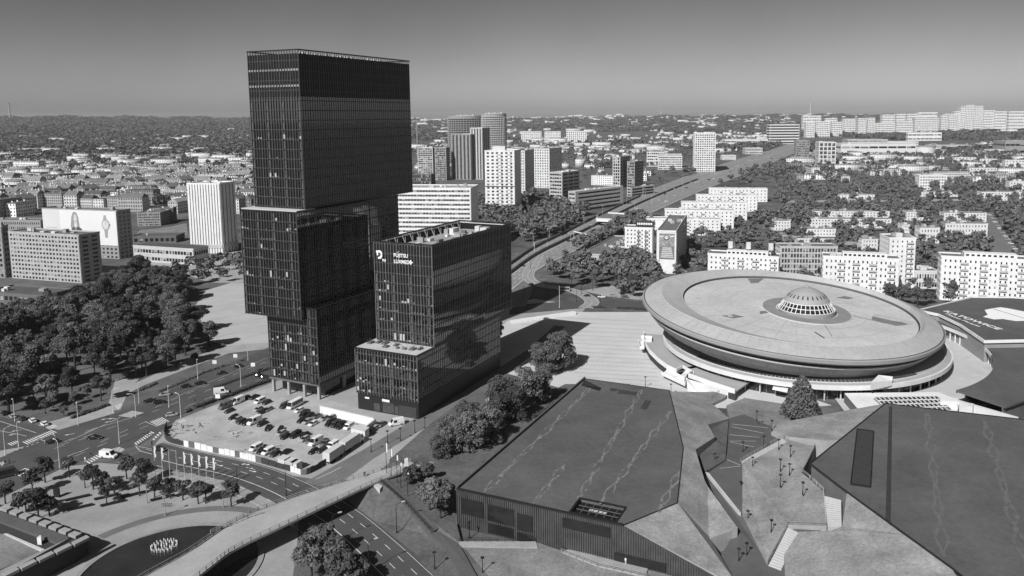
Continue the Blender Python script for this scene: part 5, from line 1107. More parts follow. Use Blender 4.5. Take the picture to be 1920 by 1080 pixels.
# ---- left: hotel, poster block, striped tower and neighbours
bld('slab_block', 'grey slab with punched windows, nearest the park at the left', (16, 435), 147, 186, 521, 11, 21, By=442, wall=mat('slab_wall', .42, .85, .1, .2), band=.5, pier=.4, roof=roof_m, units=7, side=2)
B = bld('poster_block', 'long block covered by a huge white advertising banner', (79, 391), 218, 244, 478, 12, 18, By=396, wall=mgrey, roof=roof_m, units=5, side=3, band=.5, pier=.5)
po = B['root']; p0, p1, L = B['a'], B['b'], B['L']; zt = B['z'] - .2; zb = B['z'] * .28
m1 = MB(); m1.fbox(p0, p1, .2, L - .2, zb, zt, .32, .5); m1.build('banner', mat('banner_white', .74, .8, .04, .05), po)
m1 = MB(); m1.fbox(p0, p1, .2, L * .24, zb, zt, .5, .52); m1.build('banner_panel', mat('banner_pale', .64, .8, .04, .05), po)
def ban(name, pts, m, dz=.04):
    d, n = B['d'], -B['n']; W = [p0 + d * L * u + n * (.5 + dz) for u, v in pts]; m1 = MB(); m1.add([(*w, zb + (zt - zb) * v) for w, (u, v) in zip(W, pts)], [tuple(range(len(pts)))]); m1.build(name, m, po)
ell = lambda cx, cy, rx, ry, n=18: [(cx + rx * math.cos(2 * math.pi * k / n), cy + ry * math.sin(2 * math.pi * k / n)) for k in range(n)]
gp = {v: mat(f'print_{v}', v * (.6 if v == .5 else 1), .8, .12, .6) for v in (.08, .2, .35, .5, .62)}
ban('printed_hair', [(.40, .30), (.385, .52), (.40, .78), (.425, .93), (.45, .95), (.475, .92), (.495, .78), (.505, .52), (.515, .32), (.48, .36), (.43, .34)], gp[.5])
ban('printed_face', ell(.452, .76, .021, .115), gp[.62], .08); ban('printed_neck', [(.44, .66), (.465, .66), (.475, .5), (.43, .5)], gp[.62], .08)
ban('printed_jacket', [(.385, .28), (.40, .45), (.43, .52), (.452, .38), (.475, .52), (.53, .46), (.545, .28)], gp[.08], .12)
ban('printed_lips', ell(.452, .70, .006, .012, 8), gp[.2], .14)
for s_ in (-.008, .008): ban('printed_eye', ell(.452 + s_, .785, .004, .01, 8), gp[.2], .14)
ban('printed_strap', [(.835, .88), (.865, .88), (.875, .74), (.825, .74)], gp[.35]); ban('printed_strap', [(.83, .46), (.88, .46), (.872, .22), (.838, .22)], gp[.35]); ban('printed_watch', ell(.855, .6, .054, .17), gp[.35], .08); ban('printed_dial', ell(.853, .6, .04, .13), gp[.62], .12); ban('printed_crown', [(.9, .62), (.915, .63), (.915, .57), (.9, .57)], gp[.2], .08); ban('printed_hand', [(.851, .6), (.855, .6), (.861, .7), (.857, .7)], gp[.2], .16)
for k, (u0, u1, v) in enumerate(((.14, .36, .24), (.58, .70, .22), (.05, .2, .45))): ban('printed_line', [(u0, v), (u1, v), (u1, v + (.05 if k < 2 else .015)), (u0, v + (.05 if k < 2 else .015))], gp[.35])
B = bld('striped_tower', 'white office tower with dark vertical stripes behind the park', (351, 344.5), 411, 439, 474, 18, 11, By=345, wall=white, band=0, pier=.72, roof=lgrey, units=3, side=4, base=6, t=.5)
m1 = MB()
for p, q in ((B['a'], B['b']), (B['b'], B['c']), (B['e'], B['a'])): m1.fbox(p, q, -.1, np.linalg.norm(q - p) + .1, 4.4, 7.4, .3, .8)
m1.build('base_band', lgrey, B['root'])
B = bld('market_hall', 'long low pavilion with a ribbed roof below the striped tower', (250, 461), 362, 390, 489, 2, 20, By=468, wall=conc_l, roof=roof_m, band=.55, pier=.2, units=0, side=6)
m1 = MB()
for k in range(26): p = B['a'] + (B['b'] - B['a']) * (k + .5) / 26; m1.bar((*p, B['z'] + .8), (*(p + B['n'] * B['D']), B['z'] + .8), .5, .5)
m1.build('roof_ribs', metal, B['root'], kind='stuff')
bld('dark_pavilion', 'low dark flat-roofed building half hidden by the park trees', (-30, 548), 82, 135, 575, 2, 12, By=556, wall=dgrey, roof=roof_d, band=.4, pier=.3, units=3)
bld('corner_block', 'grey block cut by the left frame edge beside the slab', (-70, 424), 2, 14, 520, 10, 10, ang=-5, wall=mgrey, roof=roof_m)
bld('tenement', 'long dark tenement behind the poster block', (-30, 413), 76, 84, 448, 4, 26, ang=-6, wall=mgrey, band=.5, pier=.55, roof=roof_d, depth=14)
bld('office_slab', 'brown-toned office slab right of the poster block', (257, 400), 300, 326, 424, 5, 12, ang=6, wall=mgrey, band=.5, pier=.2)
bld('office_slab', 'short wide office behind the green strip near the striped tower', (300, 391), 324, 330, 417, 6, 8, ang=6, wall=dgrey, band=.5, pier=.2)
bld('school_block', 'bright white block in the old town with two rows of windows', (237, 311), 276, 284, 326, 3, 8, ang=-4, wall=white, band=.5, pier=.4, depth=16)
bld('long_hall', 'long pale industrial hall among the left-hand roofs', (47, 331), 150, 195, 346, 2, 20, ang=-4, wall=mgrey, roof=mat('hall_roof', .2, .9), band=.8, pier=0, depth=40, units=0)
bld('curved_hall', 'low bright metal hall at the left edge of the old town', (-40, 351), 77, 112, 365, 1, 10, ang=-4, wall=metal_l, roof=roof_l, band=.9, pier=0, depth=36, units=0)
bld('dark_hall', 'low black pavilion near the green strip', (248, 444), 330, 342, 456, 1, 8, ang=4, wall=dgrey, roof=roof_d, depth=18, units=1)
# ---- centre
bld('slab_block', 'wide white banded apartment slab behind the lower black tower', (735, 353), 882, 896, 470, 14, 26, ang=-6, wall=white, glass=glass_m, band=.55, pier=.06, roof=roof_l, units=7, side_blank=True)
B = bld('white_tower', 'tall white apartment tower with two columns of balconies', (909, 283), 964, 976, 407, 19, 6, ang=-10, wall=white, band=.5, pier=.5, roof=lgrey, units=2, side_blank=True)
balconies(B, (.5, .82), 19, 5.2, 1.0, white2)
m1 = MB(); m1.prism([B['a'] + B['d'] * s + B['n'] * r for s, r in ((8, 2), (22, 2), (22, 10), (8, 10))], B['z'] - .1, B['z'] + 5); m1.build('lift_house', white2, B['root'])
m1 = MB(); m1.fbox(B['a'], B['b'], 0, B['L'], B['z'] * .46, B['z'] * .475, .3, .36); m1.build('dark_band', seam_m, B['root'])
bld('apartment_tower', 'shaded apartment block tucked behind the white tower', (972, 283), 984, 1001, 372, 17, 3, ang=-12, wall=white2, band=.5, pier=.5, side=6, sidewall=dgrey)
bld('apartment_tower', 'pale chequered apartment tower right of the white tower', (1001, 279), 1030, 1053, 352, 15, 6, ang=-18, wall=white2, band=.45, pier=.55, side=6)
bld('tower_under_construction', 'bare concrete frame building with open floors, left of the pair', (783, 277), 811, 818, 336, 15, 6, ang=-14, wall=conc_l, glass=seam_m, band=.3, pier=.12, roof=conc, depth=16)
bld('tower_under_construction', 'bare concrete frame building with open floors, right of the pair', (815, 277), 836, 846, 338, 15, 5, ang=-14, wall=conc, glass=seam_m, band=.3, pier=.12, roof=conc, depth=16)
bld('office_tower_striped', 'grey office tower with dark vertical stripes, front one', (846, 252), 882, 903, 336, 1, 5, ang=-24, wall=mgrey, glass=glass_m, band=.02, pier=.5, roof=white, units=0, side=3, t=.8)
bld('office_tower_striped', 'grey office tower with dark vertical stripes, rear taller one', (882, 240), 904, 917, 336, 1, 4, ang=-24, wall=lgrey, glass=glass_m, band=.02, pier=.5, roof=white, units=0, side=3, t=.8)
for (x0, x1, yt, lab) in ((842, 906, 217, 'wide lattice-faced round tower behind the striped offices'), (904, 950, 213, 'dark lattice-faced round tower behind the white tower')):
    g0, g1 = P(x0, 305)[:2], P(x1, 305)[:2]; c_ = (g0 + g1) / 2; r_x = np.linalg.norm(g1 - g0) / 2; z1 = zat((x0 + x1) / 2, yt, c_); t = thing('round_tower', lab, 'tower', (*c_, 0)); NN = 40; fl_n = 21
    E_ = lambda r, z: [(c_[0] + r * math.cos(6.2832 * k / NN), c_[1] + r * .8 * math.sin(6.2832 * k / NN), z) for k in range(NN)]
    m1 = MB(); m1.add(E_(r_x, 0) + E_(r_x, z1 - 7), [(k, (k + 1) % NN, NN + (k + 1) % NN, NN + k) for k in range(NN)] + [tuple(range(NN, 2 * NN))]); m1.build('glazing', glass_d, t); keep(E_(r_x, 0))
    m1 = MB(); fh = (z1 - 7) / fl_n
    for f in range(fl_n + 1):
        a_, b_, a2, b2 = E_(r_x + .5, f * fh), E_(r_x + .5, f * fh + fh * .3), E_(r_x - .1, f * fh), E_(r_x - .1, f * fh + fh * .3)
        m1.add(a_ + b_ + a2 + b2, [(k, (k + 1) % NN, NN + (k + 1) % NN, NN + k) for k in range(NN)] + [(NN + k, NN + (k + 1) % NN, 3 * NN + (k + 1) % NN, 3 * NN + k) for k in range(NN)])
    e0 = E_(r_x + .2, 0)
    for k in range(NN): m1.bar(e0[k], (e0[k][0], e0[k][1], z1 - 7), 1.0)
    m1.build('lattice', mgrey if x0 < 880 else lgrey, t)
    m1 = MB(); m1.add(E_(r_x + .3, z1 - 7) + E_(r_x + .3, z1), [(k, (k + 1) % NN, NN + (k + 1) % NN, NN + k) for k in range(NN)] + [tuple(range(NN, 2 * NN))]); m1.build('crown', mgrey, t)
    m1 = MB()
    for k in range(6): m1.prism([c_ + np.array([-20 + k * 7, -6 + k % 3 * 5]), c_ + np.array([-16 + k * 7, -6 + k % 3 * 5]), c_ + np.array([-16 + k * 7, -1 + k % 3 * 5]), c_ + np.array([-20 + k * 7, -1 + k % 3 * 5])], z1 + .02, z1 + 1.5 + k % 2)
    m1.build('rooftop_units', white2, t, kind='stuff')
bld('dark_office', 'low dark office with a window grid left of the wide slab', (770, 327), 808, 811, 352, 4, 12, ang=-10, wall=dgrey, band=.3, pier=.3, depth=20)
bld('office_block', 'pale office with a shaded flank left of the highway', (1030, 323), 1054, 1086, 389, 10, 5, ang=-32, wall=lgrey, band=.5, pier=.12, roof=white2, side=3)
bld('office_block', 'long low office with a sloping line along the highway', (1066, 359), 1079, 1176, 396, 4, 3, ang=-42, wall=lgrey, band=.55, pier=.1, roof=white2, side=1, base=4)
bld('office_tower_small', 'slim office tower beside the highway with dark glass strips', (1149, 294), 1163, 1181, 352, 10, 3, ang=-30, wall=lgrey, glass=glass_d, band=.3, pier=.3, side=4)
bld('office_tower_small', 'dark-flanked office behind the slim tower on the highway', (1176, 303), 1190, 1206, 352, 9, 3, ang=-30, wall=mgrey, band=.4, pier=.2, side=4)
bld('office_block', 'small dark low office ending the row along the highway', (1176, 352), 1184, 1227, 368, 3, 2, ang=-42, wall=lgrey, glass=glass_d, band=.35, pier=.1, side=2)
B = bld('white_office_tower', 'white gridded office tower above the highway', (1303, 251), 1342, 1356, 322, 17, 9, ang=-8, wall=white, band=.4, pier=.3, glass=glass_m, roof=white2, side=4)
bld('office_block', 'low white office left of the gridded tower', (1234, 293), 1279, 1291, 318, 6, 12, ang=-8, wall=white2, band=.5, pier=.15, roof=lgrey)
bld('office_block', 'low pale office with rooftop plant behind the low white one', (1213, 285), 1245, 1262, 312, 5, 8, ang=-8, wall=white2, band=.5, pier=.2)
bld('striped_office', 'black and white banded office at the far end of the highway', (1444, 234), 1499, 1502, 270, 7, 1, ang=2, wall=white, glass=seam_m, band=.4, pier=0, depth=40, roof=dgrey)
bld('office_block', 'grey balconied block right of the highway end', (1494, 264), 1518, 1524, 302, 9, 6, ang=-6, wall=mgrey, band=.45, pier=.3, depth=30)
bld('office_block', 'pale block with large window grid among the right-hand trees', (1536, 267), 1568, 1576, 313, 6, 4, ang=-6, wall=white2, band=.25, pier=.25, glass=glass_m, depth=34)
for i, (x0, x1, y0, yb, fl) in enumerate(((977, 1015, 247, 266, 6), (1021, 1051, 247, 268, 7), (1062, 1100, 246, 268, 6), (950, 968, 225, 236, 6), (970, 985, 224, 237, 6), (1003, 1021, 225, 236, 5), (1152, 1178, 229, 240, 5), (1183, 1195, 228, 241, 6), (1280, 1312, 228, 241, 6), (1724, 1776, 329, 356, 5), (790, 815, 224, 238, 5))):
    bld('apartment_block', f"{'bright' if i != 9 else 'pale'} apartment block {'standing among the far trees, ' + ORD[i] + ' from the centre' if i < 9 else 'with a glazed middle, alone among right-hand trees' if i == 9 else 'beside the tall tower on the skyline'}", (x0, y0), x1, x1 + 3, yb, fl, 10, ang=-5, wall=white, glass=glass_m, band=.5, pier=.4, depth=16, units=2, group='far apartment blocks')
# ---- stepped rows of flats
for i, (A, Bx, yb, fl) in enumerate((((1330, 354), 1439, 378, 4), ((1306, 366.5), 1420, 396, 5), ((1278, 380), 1401, 412, 5), ((1247, 394), 1376, 428, 5), ((1213, 410), 1351, 440, 5))):
    B = bld('flats', f'white stepped row of flats, {ORD[i]} from the back', A, Bx, Bx + 6, yb, fl, 16, ang=-7, wall=white, band=.62, pier=.72, roof=roof_m, group='stepped rows of white flats', units=8, depth=12, clear=10)
    balconies(B, (.2, .38, .55, .74), fl, 2.8, 1.5, lgrey)
B = bld('flats', 'white block with two columns of dark balconies beside the poster tower', (1172, 427), 1223, 1226, 486, 8, 7, ang=-12, wall=white, band=.58, pier=.66, roof=roof_m, units=3, depth=14)
balconies(B, (.5, .78), 8, 2.6, 1.5, mgrey)
m1 = MB(); a, d = B['a'], B['d']; m1.fbox(a, B['b'], 8, 22, B['z'] + 1, B['z'] + 5.2, -2, -1.6); sg = m1.build('roof_sign', seam_m, B['root'])
m1 = MB(); m1.fbox(a, B['b'], 23, 29, B['z'] + .8, B['z'] + 6, -2, -1.6); m1.build('roof_sign_panel', white, B['root'])
m1 = MB()
for k in range(9): m1.fbox(a, B['b'], 9.2 + k * 1.3, 10.1 + k * 1.3, B['z'] + 2.4, B['z'] + 3.9, -1.58, -1.5)
m1.build('roof_sign_letters', sign_m, B['root'], kind='stuff')
B = bld('poster_tower', 'white tower block with a tall advertising poster on its end wall', (1232, 433), 1268, 1307, 512, 10, 4, ang=-14, wall=white, band=.6, pier=.9, roof=roof_m, units=5, side=6)
po = B['root']; p0, p1, L = B['a'], B['b'], B['L']; zt = B['z'] - 1.6; zb = B['z'] * .34
m1 = MB(); m1.fbox(p0, p1, 0, L, 0, B['z'] - .3, .28, .36); m1.build('end_wall', white, po)
m1 = MB(); m1.fbox(p0, p1, L * .12, L * .92, zb, zt, .36, .46); m1.build('poster', gp[.2], po)
ban('poster_picture', [(.13, .5), (.91, .5), (.91, .96), (.13, .96)], mat('poster_print', .3, .8, .6, .5), -.02)
ban('poster_badge', ell(.5, .84, .16, .11), gp[.08], .02); ban('poster_badge_ring', ell(.5, .85, .11, .075), gp[.62], .06); ban('poster_ray', [(.14, .93), (.34, .89), (.34, .86), (.14, .88)], white, .02); ban('poster_ray', [(.68, .89), (.9, .93), (.9, .89), (.68, .86)], white, .02)
for k in range(6): ban('poster_line', [(.3 - .02 * k, .42 - k * .07), (.76 + .02 * k, .42 - k * .07), (.76 + .02 * k, .46 - k * .07), (.3 - .02 * k, .46 - k * .07)], gp[.62], .02)
balconies(B, (.62, .86), 10, 5, 1.3, white2, 'side')
# ---- white blocks behind the arena
def white_block(label, A, Bx, By, yb, fl, bays, cols, **k):
    B = bld('white_block', label, A, Bx, Bx + 4, yb, fl, bays, By=By, wall=white, band=.6, pier=.68, roof=roof_m, depth=13, clear=8, **k); balconies(B, cols, fl, 4.2, 1.3, lgrey)
    m1 = MB(); a, b, n = B['a'], B['b'], B['n']; L = B['L']; m1.prism([a + (b - a) * s + n * r for s, r in ((.26, 2), (.85, 2), (.85, 9), (.26, 9))], B['z'] - .1, B['z'] + 2.6); m1.build('penthouse', white, B['root'])
    for s_ in range(9): m1 = MB(); m1.fbox(a + n * 2, b + n * 2, L * (.28 + s_ * .062), L * (.28 + s_ * .062) + 1.6, B['z'] + .8, B['z'] + 1.9, .0, .06); m1.build('window', glass_d, B['root'])
    return B
B = white_block('white balconied block with roof aerials behind the left of the arena', (1328, 476), 1460, 483, 533, 6, 15, (.24, .47, .68, .93), units=3)
for s_ in (.3, .56, .88):
    m1 = MB(); q = B['a'] + (B['b'] - B['a']) * s_ + B['n'] * 6; m1.tube((*q, B['z']), (*q, B['z'] + 8), .3, .2, 6); m1.build('aerial_mast', metal_l, B['root'])
    m1 = MB(); m1.prism([q + [-1.3, -1], q + [1.3, -1], q + [1.3, 1], q + [-1.3, 1]], B['z'] + 3.5, B['z'] + 8); m1.build('aerial_panel', white2, B['root'])
white_block('long white balconied block behind the middle of the arena', (1544, 481), 1686, 487, 553, 6, 16, (.24, .44, .66, .9), units=3)
B = bld('stair_tower', 'tall white tower end rising over the long block behind the arena', (1668, 447), 1717, 1719, 540, 10, 5, ang=-3, wall=white, band=.6, pier=.7, roof=roof_m, depth=16, units=3); balconies(B, (.78,), 10, 4.2, 1.3, lgrey)
white_block('white balconied block at the right edge behind the lettered hall', (1766, 481), 1935, 489, 562, 7, 17, (.26, .48, .7, .9), units=3)
bld('flats', 'grey gridded block between the two white blocks behind the arena', (1463, 463), 1570, 1572, 524, 6, 18, ang=-4, wall=lgrey, band=.3, pier=.3, glass=glass_m, roof=roof_m, depth=14)
bld('annex_block', 'two-storey white annex between the white blocks', (1716, 509), 1760, 1764, 541, 2, 8, ang=-4, wall=white2, depth=16)
bld('low_pavilion', 'flat dark-roofed pavilion among the trees beside the highway', (1090, 476), 1138, 1196, 495, 1, 8, ang=-20, wall=lgrey, roof=roof_m, units=3)
bld('low_pavilion', 'flat grey pavilion roof below the white balcony block', (1142, 462), 1176, 1200, 480, 1, 6, ang=-20, wall=white2, roof=roof_m, units=2)
# ---- three-storey rows among the trees on the right
rows_r = (((1528, 396), 1668, 411), ((1515, 410), 1671, 427), ((1507, 429), 1567, 448), ((1496, 447), 1574, 462), ((1700, 397), 1748, 413), ((1770, 399), 1850, 416), ((1773, 419), 1852, 444), ((1692, 421), 1706, 441), ((1452, 414), 1482, 432), ((1725, 427), 1762, 456), ((1616, 448), 1646, 470), ((1840, 360), 1925, 376), ((1575, 365), 1640, 374), ((1728, 360), 1796, 369), ((1790, 295), 1830, 306), ((1830, 298), 1870, 309), ((1885, 300), 1940, 316), ((1818, 315), 1870, 330), ((1893, 340), 1930, 360))
for i, (A, Bx, yb) in enumerate(rows_r):
    bld('terrace_row', f"low pale terrace of flats among the right-hand trees, {ORD[i] if i < 16 else ['largest far', 'middle far', 'last far'][i - 16]} one", A, Bx, Bx + 6, yb, 3, max(4, int((Bx - A[0]) / 6)), ang=-5, wall=white2, band=.55, pier=.66, roof=roof_m, depth=11, units=3, group='terraces of flats on the right', parapet=.2, clear=13.0)
# ---- shopping centre and far estate on the right
for i, (A, Bx, yb, dp, m_) in enumerate((((1577, 270), 1718, 294, 60, white2), ((1590, 262), 1665, 272, 60, lgrey), ((1664, 266), 1722, 276, 60, white2), ((1748, 273), 1826, 285, 50, lgrey), ((1360, 262), 1440, 276, 60, white2), ((1355, 292), 1380, 300, 30, white2), ((1398, 278), 1430, 289, 40, lgrey), ((1703, 249), 1766, 264, 20, white), ((1885, 265), 1960, 290, 60, mgrey), ((1856, 281), 1884, 290, 30, white2))):
    bld('shopping_hall', f'pale flat-roofed hall of the distant shopping centre, {ORD[i]} in line', A, Bx, Bx + 4, yb, 2, 8, ang=-2, wall=m_, roof=roof_l, band=.7, pier=.1, depth=dp, units=4, cat='hall', group='distant shopping halls')
g = P(1733, 292)[:2]; t = thing('drum_building', 'pale cylindrical drum of the distant shopping centre', 'building', (*g, 0)); z1 = zat(1733, 274, g); r_ = 26; m1 = MB(); m1.lathe((*g, 0), [(r_, 0), (r_, z1)], 32); m1.build('wall', white2, t); m1 = MB(); m1.lathe((*g, z1), [(r_ + 1, -1), (r_ + 1, .6), (0, .7)], 32); m1.build('roof', roof_l, t)
est = [(1512, 229, 1528, 245), (1531, 228, 1557, 244), (1560, 229, 1580, 243), (1549, 222, 1570, 236), (1582, 223, 1606, 240), (1610, 222, 1625, 243), (1628, 221, 1641, 243), (1642, 231, 1678, 241), (1655, 215, 1678, 232), (1682, 228, 1712, 241), (1682, 214, 1698, 228), (1702, 214, 1722, 230), (1716, 222, 1760, 240), (1722, 211, 1758, 224), (1766, 215, 1778, 238), (1780, 214, 1797, 237), (1790, 209, 1806, 230), (1802, 200, 1812, 229), (1812, 197, 1827, 230), (1828, 199, 1844, 228), (1846, 207, 1866, 226), (1866, 209, 1888, 225), (1893, 209, 1930, 224), (1506, 217, 1540, 226)]
for i, (x0, y0, x1, yb) in enumerate(est):
    bld('high_rise', f"white high-rise of the far estate on the skyline, {ORD[i] if i < 16 else ORD[23 - i] } from the {'left' if i < 16 else 'right'} end", (x0, y0), x1, x1 + 2, max(yb, 236) + 14, max(6, int((yb - y0) / 2)), max(3, int((x1 - x0) / 3)), ang=-3, wall=white, glass=glass_m, band=.5, pier=.35, depth=40, units=1, cat='high-rise', group='high-rise estate on the skyline')
# ---- highway, overpass, tram loop
mb = MB(); hl = smooth_line([P(x, y)[:2] for x, y in HW_L], 4); hr = smooth_line([P(x, y)[:2] for x, y in HW_R], 4); n = min(len(hl), len(hr))
for i in range(n - 1): mb.sheet([(*hl[i], .11), (*hr[i], .11), (*hr[i + 1], .11), (*hl[i + 1], .11)])
struct('highway', mb, mat('highway_asphalt', .25, .9, .15, .05, fine=.4))
mb = MB()
for f in (.1, .22, .34, .6, .72, .84): strip(mb, [hl[i] * (1 - f) + hr[i] * f for i in range(n)], .35, .125, 7, 5)
for f in (.02, .45, .52, .97): strip(mb, [hl[i] * (1 - f) + hr[i] * f for i in range(n)], .4, .125)
struct('highway_lines', mb, paint)
hwalls = thing('retaining_wall', 'dark concrete retaining wall along the sunken highway', 'wall', tuple(P(1060, 455)))
for f, a0, a1 in ((.45, 0, n - 10), (.12, 0, n - 14)):
    for i in range(a0, a1): p, q = hl[i] * (1 - f) + hr[i] * f, hl[i + 1] * (1 - f) + hr[i + 1] * f; mb = MB(); mb.bar((*p, 1.3), (*q, 1.3), .9, 2.6); mb.build('wall_panel', dgrey, hwalls)
ov = thing('overpass', 'white-edged overpass crossing the highway', 'bridge', tuple(P(1150, 412)))
solid('deck', [(1118, 408, 6), (1180, 412, 6), (1205, 402, 6), (1140, 398, 6)], asphalt_old, 5, None, parent=ov); solid('parapet', [(1117, 408, 7.2), (1181, 412, 7.2), (1182, 414, 7.2), (1118, 410.5, 7.2)], white, 4.8, None, parent=ov); solid('parapet', [(1140, 397.5, 7), (1206, 401.5, 7), (1206, 402.3, 7), (1140, 398.4, 7)], white, 4.8, None, parent=ov)
for x, y in ((1120, 412), (1176, 415)): g = P(x, y, 0); mb = MB(); mb.tube(g, g + [0, 0, 5], .8, n=10); mb.build('pier', conc, ov)
tl = smooth_line(G((1010, 478), (995, 505), (990, 520), (1010, 534), (1060, 542), (1092, 552), (1110, 566), (1098, 578)), 6); mb = MB(); strip(mb, tl, 9, .14); struct('tram_track', mb, pave)
mb = MB()
for o_ in (-2.6, -1.2, 1.2, 2.6): strip(mb, offset(tl, o_), .22, .155)
struct('tram_rails', mb, seam_m)
sheet('road', [(955, 572), (1050, 566), (1130, 561), (1215, 566), (1215, 578), (1100, 577), (955, 590)], asphalt)
sheet('road', [(930, 560), (968, 520), (985, 500), (1010, 480), (1020, 482), (990, 510), (1000, 540), (985, 575), (950, 578)], asphalt_old)
sheet('road', [(1838, 425), (1850, 398), (1862, 398), (1880, 425), (1925, 500), (1870, 500)], asphalt_old, .12)
sheet('pavement', [(1090, 545), (1150, 535), (1215, 548), (1230, 566), (1140, 556)], pave, .12)
for i, pts in enumerate(([(1445, 438), (1452, 432), (1500, 445), (1700, 462), (1700, 468), (1490, 452)], [(1688, 405), (1694, 405), (1712, 470), (1700, 470)], [(1440, 425), (1447, 424), (1500, 470), (1490, 472)], [(1590, 340), (1596, 340), (1690, 420), (1680, 420)], [(1470, 376), (1900, 372), (1900, 376), (1470, 380)])):
    sheet('street', pts, pave, .13 + i * .004); keep([P(x, y) for x, y in pts])
keep([P(x, y) for x, y in ((1838, 425), (1850, 398), (1862, 398), (1880, 425), (1925, 500), (1870, 500))])
sheet('lawn', [(1000, 500), (1012, 488), (1060, 480), (1200, 505), (1240, 520), (1200, 545), (1110, 540), (1040, 535)], grass_d, .1)
sheet('lawn', [(250, 445), (262, 432), (320, 425), (350, 418), (352, 440), (310, 446)], grass_m, .1)
sheet('pavement', [(262, 490), (395, 485), (440, 470), (470, 475), (470, 530), (395, 530), (330, 510)], pave, .1)
# chimneys, water tower, arch bridge, cranes
def mast(name, label, cat, x, y0, yb, w0, w1, m):
    g = P(x, yb)[:2]; z = zat(x, y0, g); t = thing(name, label, cat, (*g, 0)); mb = MB(); mb.tube((*g, 0), (*g, z), w0, w1, 12); mb.build('shaft', m, t); mb = MB(); mb.lathe((*g, z), [(w1 * 1.25, -3), (w1 * 1.25, .5), (w1 * .7, .5)], 12); mb.build('rim', dgrey, t); return t, g, z
mast('chimney', 'tall dark chimney on the far left skyline', 'chimney', 21, 193, 246, 9, 5.5, mgrey)
mast('chimney', 'banded slim chimney on the skyline right of centre', 'chimney', 1239.5, 208, 232, 5, 3.5, lgrey)
mast('chimney', 'thin pale mast on the skyline above the highway end', 'mast', 1518, 191, 240, 3, 1.4, white2)
mast('chimney', 'thin dark chimney on the skyline near the highway', 'chimney', 1424, 211, 240, 3, 1.6, mgrey)
t, g, z = mast('water_tower', 'pale water tower standing over the far left woods', 'water tower', 80, 232, 243, 8, 7, mgrey); mb = MB(); mb.lathe((*g, z), [(9, -6), (15, 0), (15, 18), (4, 21), (0, 21)], 16); mb.build('tank', white, t)
t, g, z = mast('water_tower', 'pale water tower on the horizon above the highway', 'water tower', 1338, 208, 214, 20, 18, lgrey)
ab = thing('arch_bridge', 'white arch bridge far off in the left woods', 'bridge', tuple(P(434, 251))); mb = MB(); A, Bq = P(416, 252)[:2], P(453, 252)[:2]
for k in range(16):
    f, g_ = k / 16, (k + 1) / 16; mb.bar((*(A + (Bq - A) * f), 4 + 62 * math.sin(math.pi * f) ** .8 * .55), (*(A + (Bq - A) * g_), 4 + 62 * math.sin(math.pi * g_) ** .8 * .55), 5)
mb.build('arch', white, ab); mb = MB(); mb.bar((*A, 5), (*Bq, 5), 12, 3); mb.build('deck', lgrey, ab)
for i, (x, yt, yb, j) in enumerate(((783, 227, 300, 26), (835, 258, 300, 22))):
    g = P(x, yb)[:2]; z = zat(x, yt, g); t = thing('tower_crane', ['tower crane just right of the tall tower', 'tower crane beside the striped offices'][i], 'crane', (*g, 0)); mb = MB()
    for sx in (-1, 1):
        for sy in (-1, 1): mb.bar((g[0] + sx, g[1] + sy, 0), (g[0] + sx, g[1] + sy, z), .5)
    for k in range(int(z / 3)): mb.bar((g[0] - 1, g[1] - 1, k * 3), (g[0] + 1, g[1] - 1, k * 3 + 3), .3)
    mb.build('mast', metal, t); mb = MB(); mb.bar((g[0] - 10, g[1], z), (g[0] + j, g[1] - 8, z), 1.2, 1.4); mb.build('jib', metal, t); mb = MB(); mb.box(g[0] - 11, g[0] - 7, g[1] - 1.5, g[1] + 1.5, z - 3.2, z - .8); mb.build('counterweight', conc, t)

for i in range(22):                                      # parked along the street on the right
    f = i / 21; x, y = (1856 + 52 * f, 404 + 70 * f) if i % 2 == 0 else (1868 + 44 * f, 404 + 66 * f)
    c_ = ['white', 'black', 'silver', 'dark grey'][i % 4]; vehicle(['car', 'saloon', 'minivan'][i % 3], c_, P(x, y), -62, f"{c_} parked {['hatchback', 'saloon', 'small van'][i % 3]} on the sloping street at the right edge", group='cars parked on the right-hand street', z=.15)
# ------------------------------------------------------------------ trees
def leaf_cloud(blobs, n, size, rg, flat=.75):
    """n leaf sprays spread over the shells of the blobs (cx, cy, cz, r); returns verts, faces"""
    blobs = np.array(blobs, float); w = blobs[:, 3] ** 2; idx = rg.choice(len(blobs), n, p=w / w.sum()); d = rg.normal(size=(n, 3)); d /= np.linalg.norm(d, axis=1)[:, None]
    d[:, 2] = np.where(d[:, 2] < -.35, -d[:, 2], d[:, 2]); r = blobs[idx, 3] * (1 - .45 * rg.random(n) ** 1.6); c = blobs[idx, :3] + d * r[:, None] * np.array([1, 1, flat])
    nn = d + rg.normal(size=(n, 3)) * .55; nn /= np.linalg.norm(nn, axis=1)[:, None]; a = np.cross(nn, rg.normal(size=(n, 3))); a /= np.linalg.norm(a, axis=1)[:, None]; b = np.cross(nn, a)
    s = size * rg.uniform(.55, 1.35, n)[:, None]; v = np.stack([c - a * s * .9, c - b * s * .55 + nn * s * .15, c + a * s, c + b * s * .6 - nn * s * .1], 1).reshape(-1, 3)
    return v, np.arange(n * 4).reshape(n, 4)
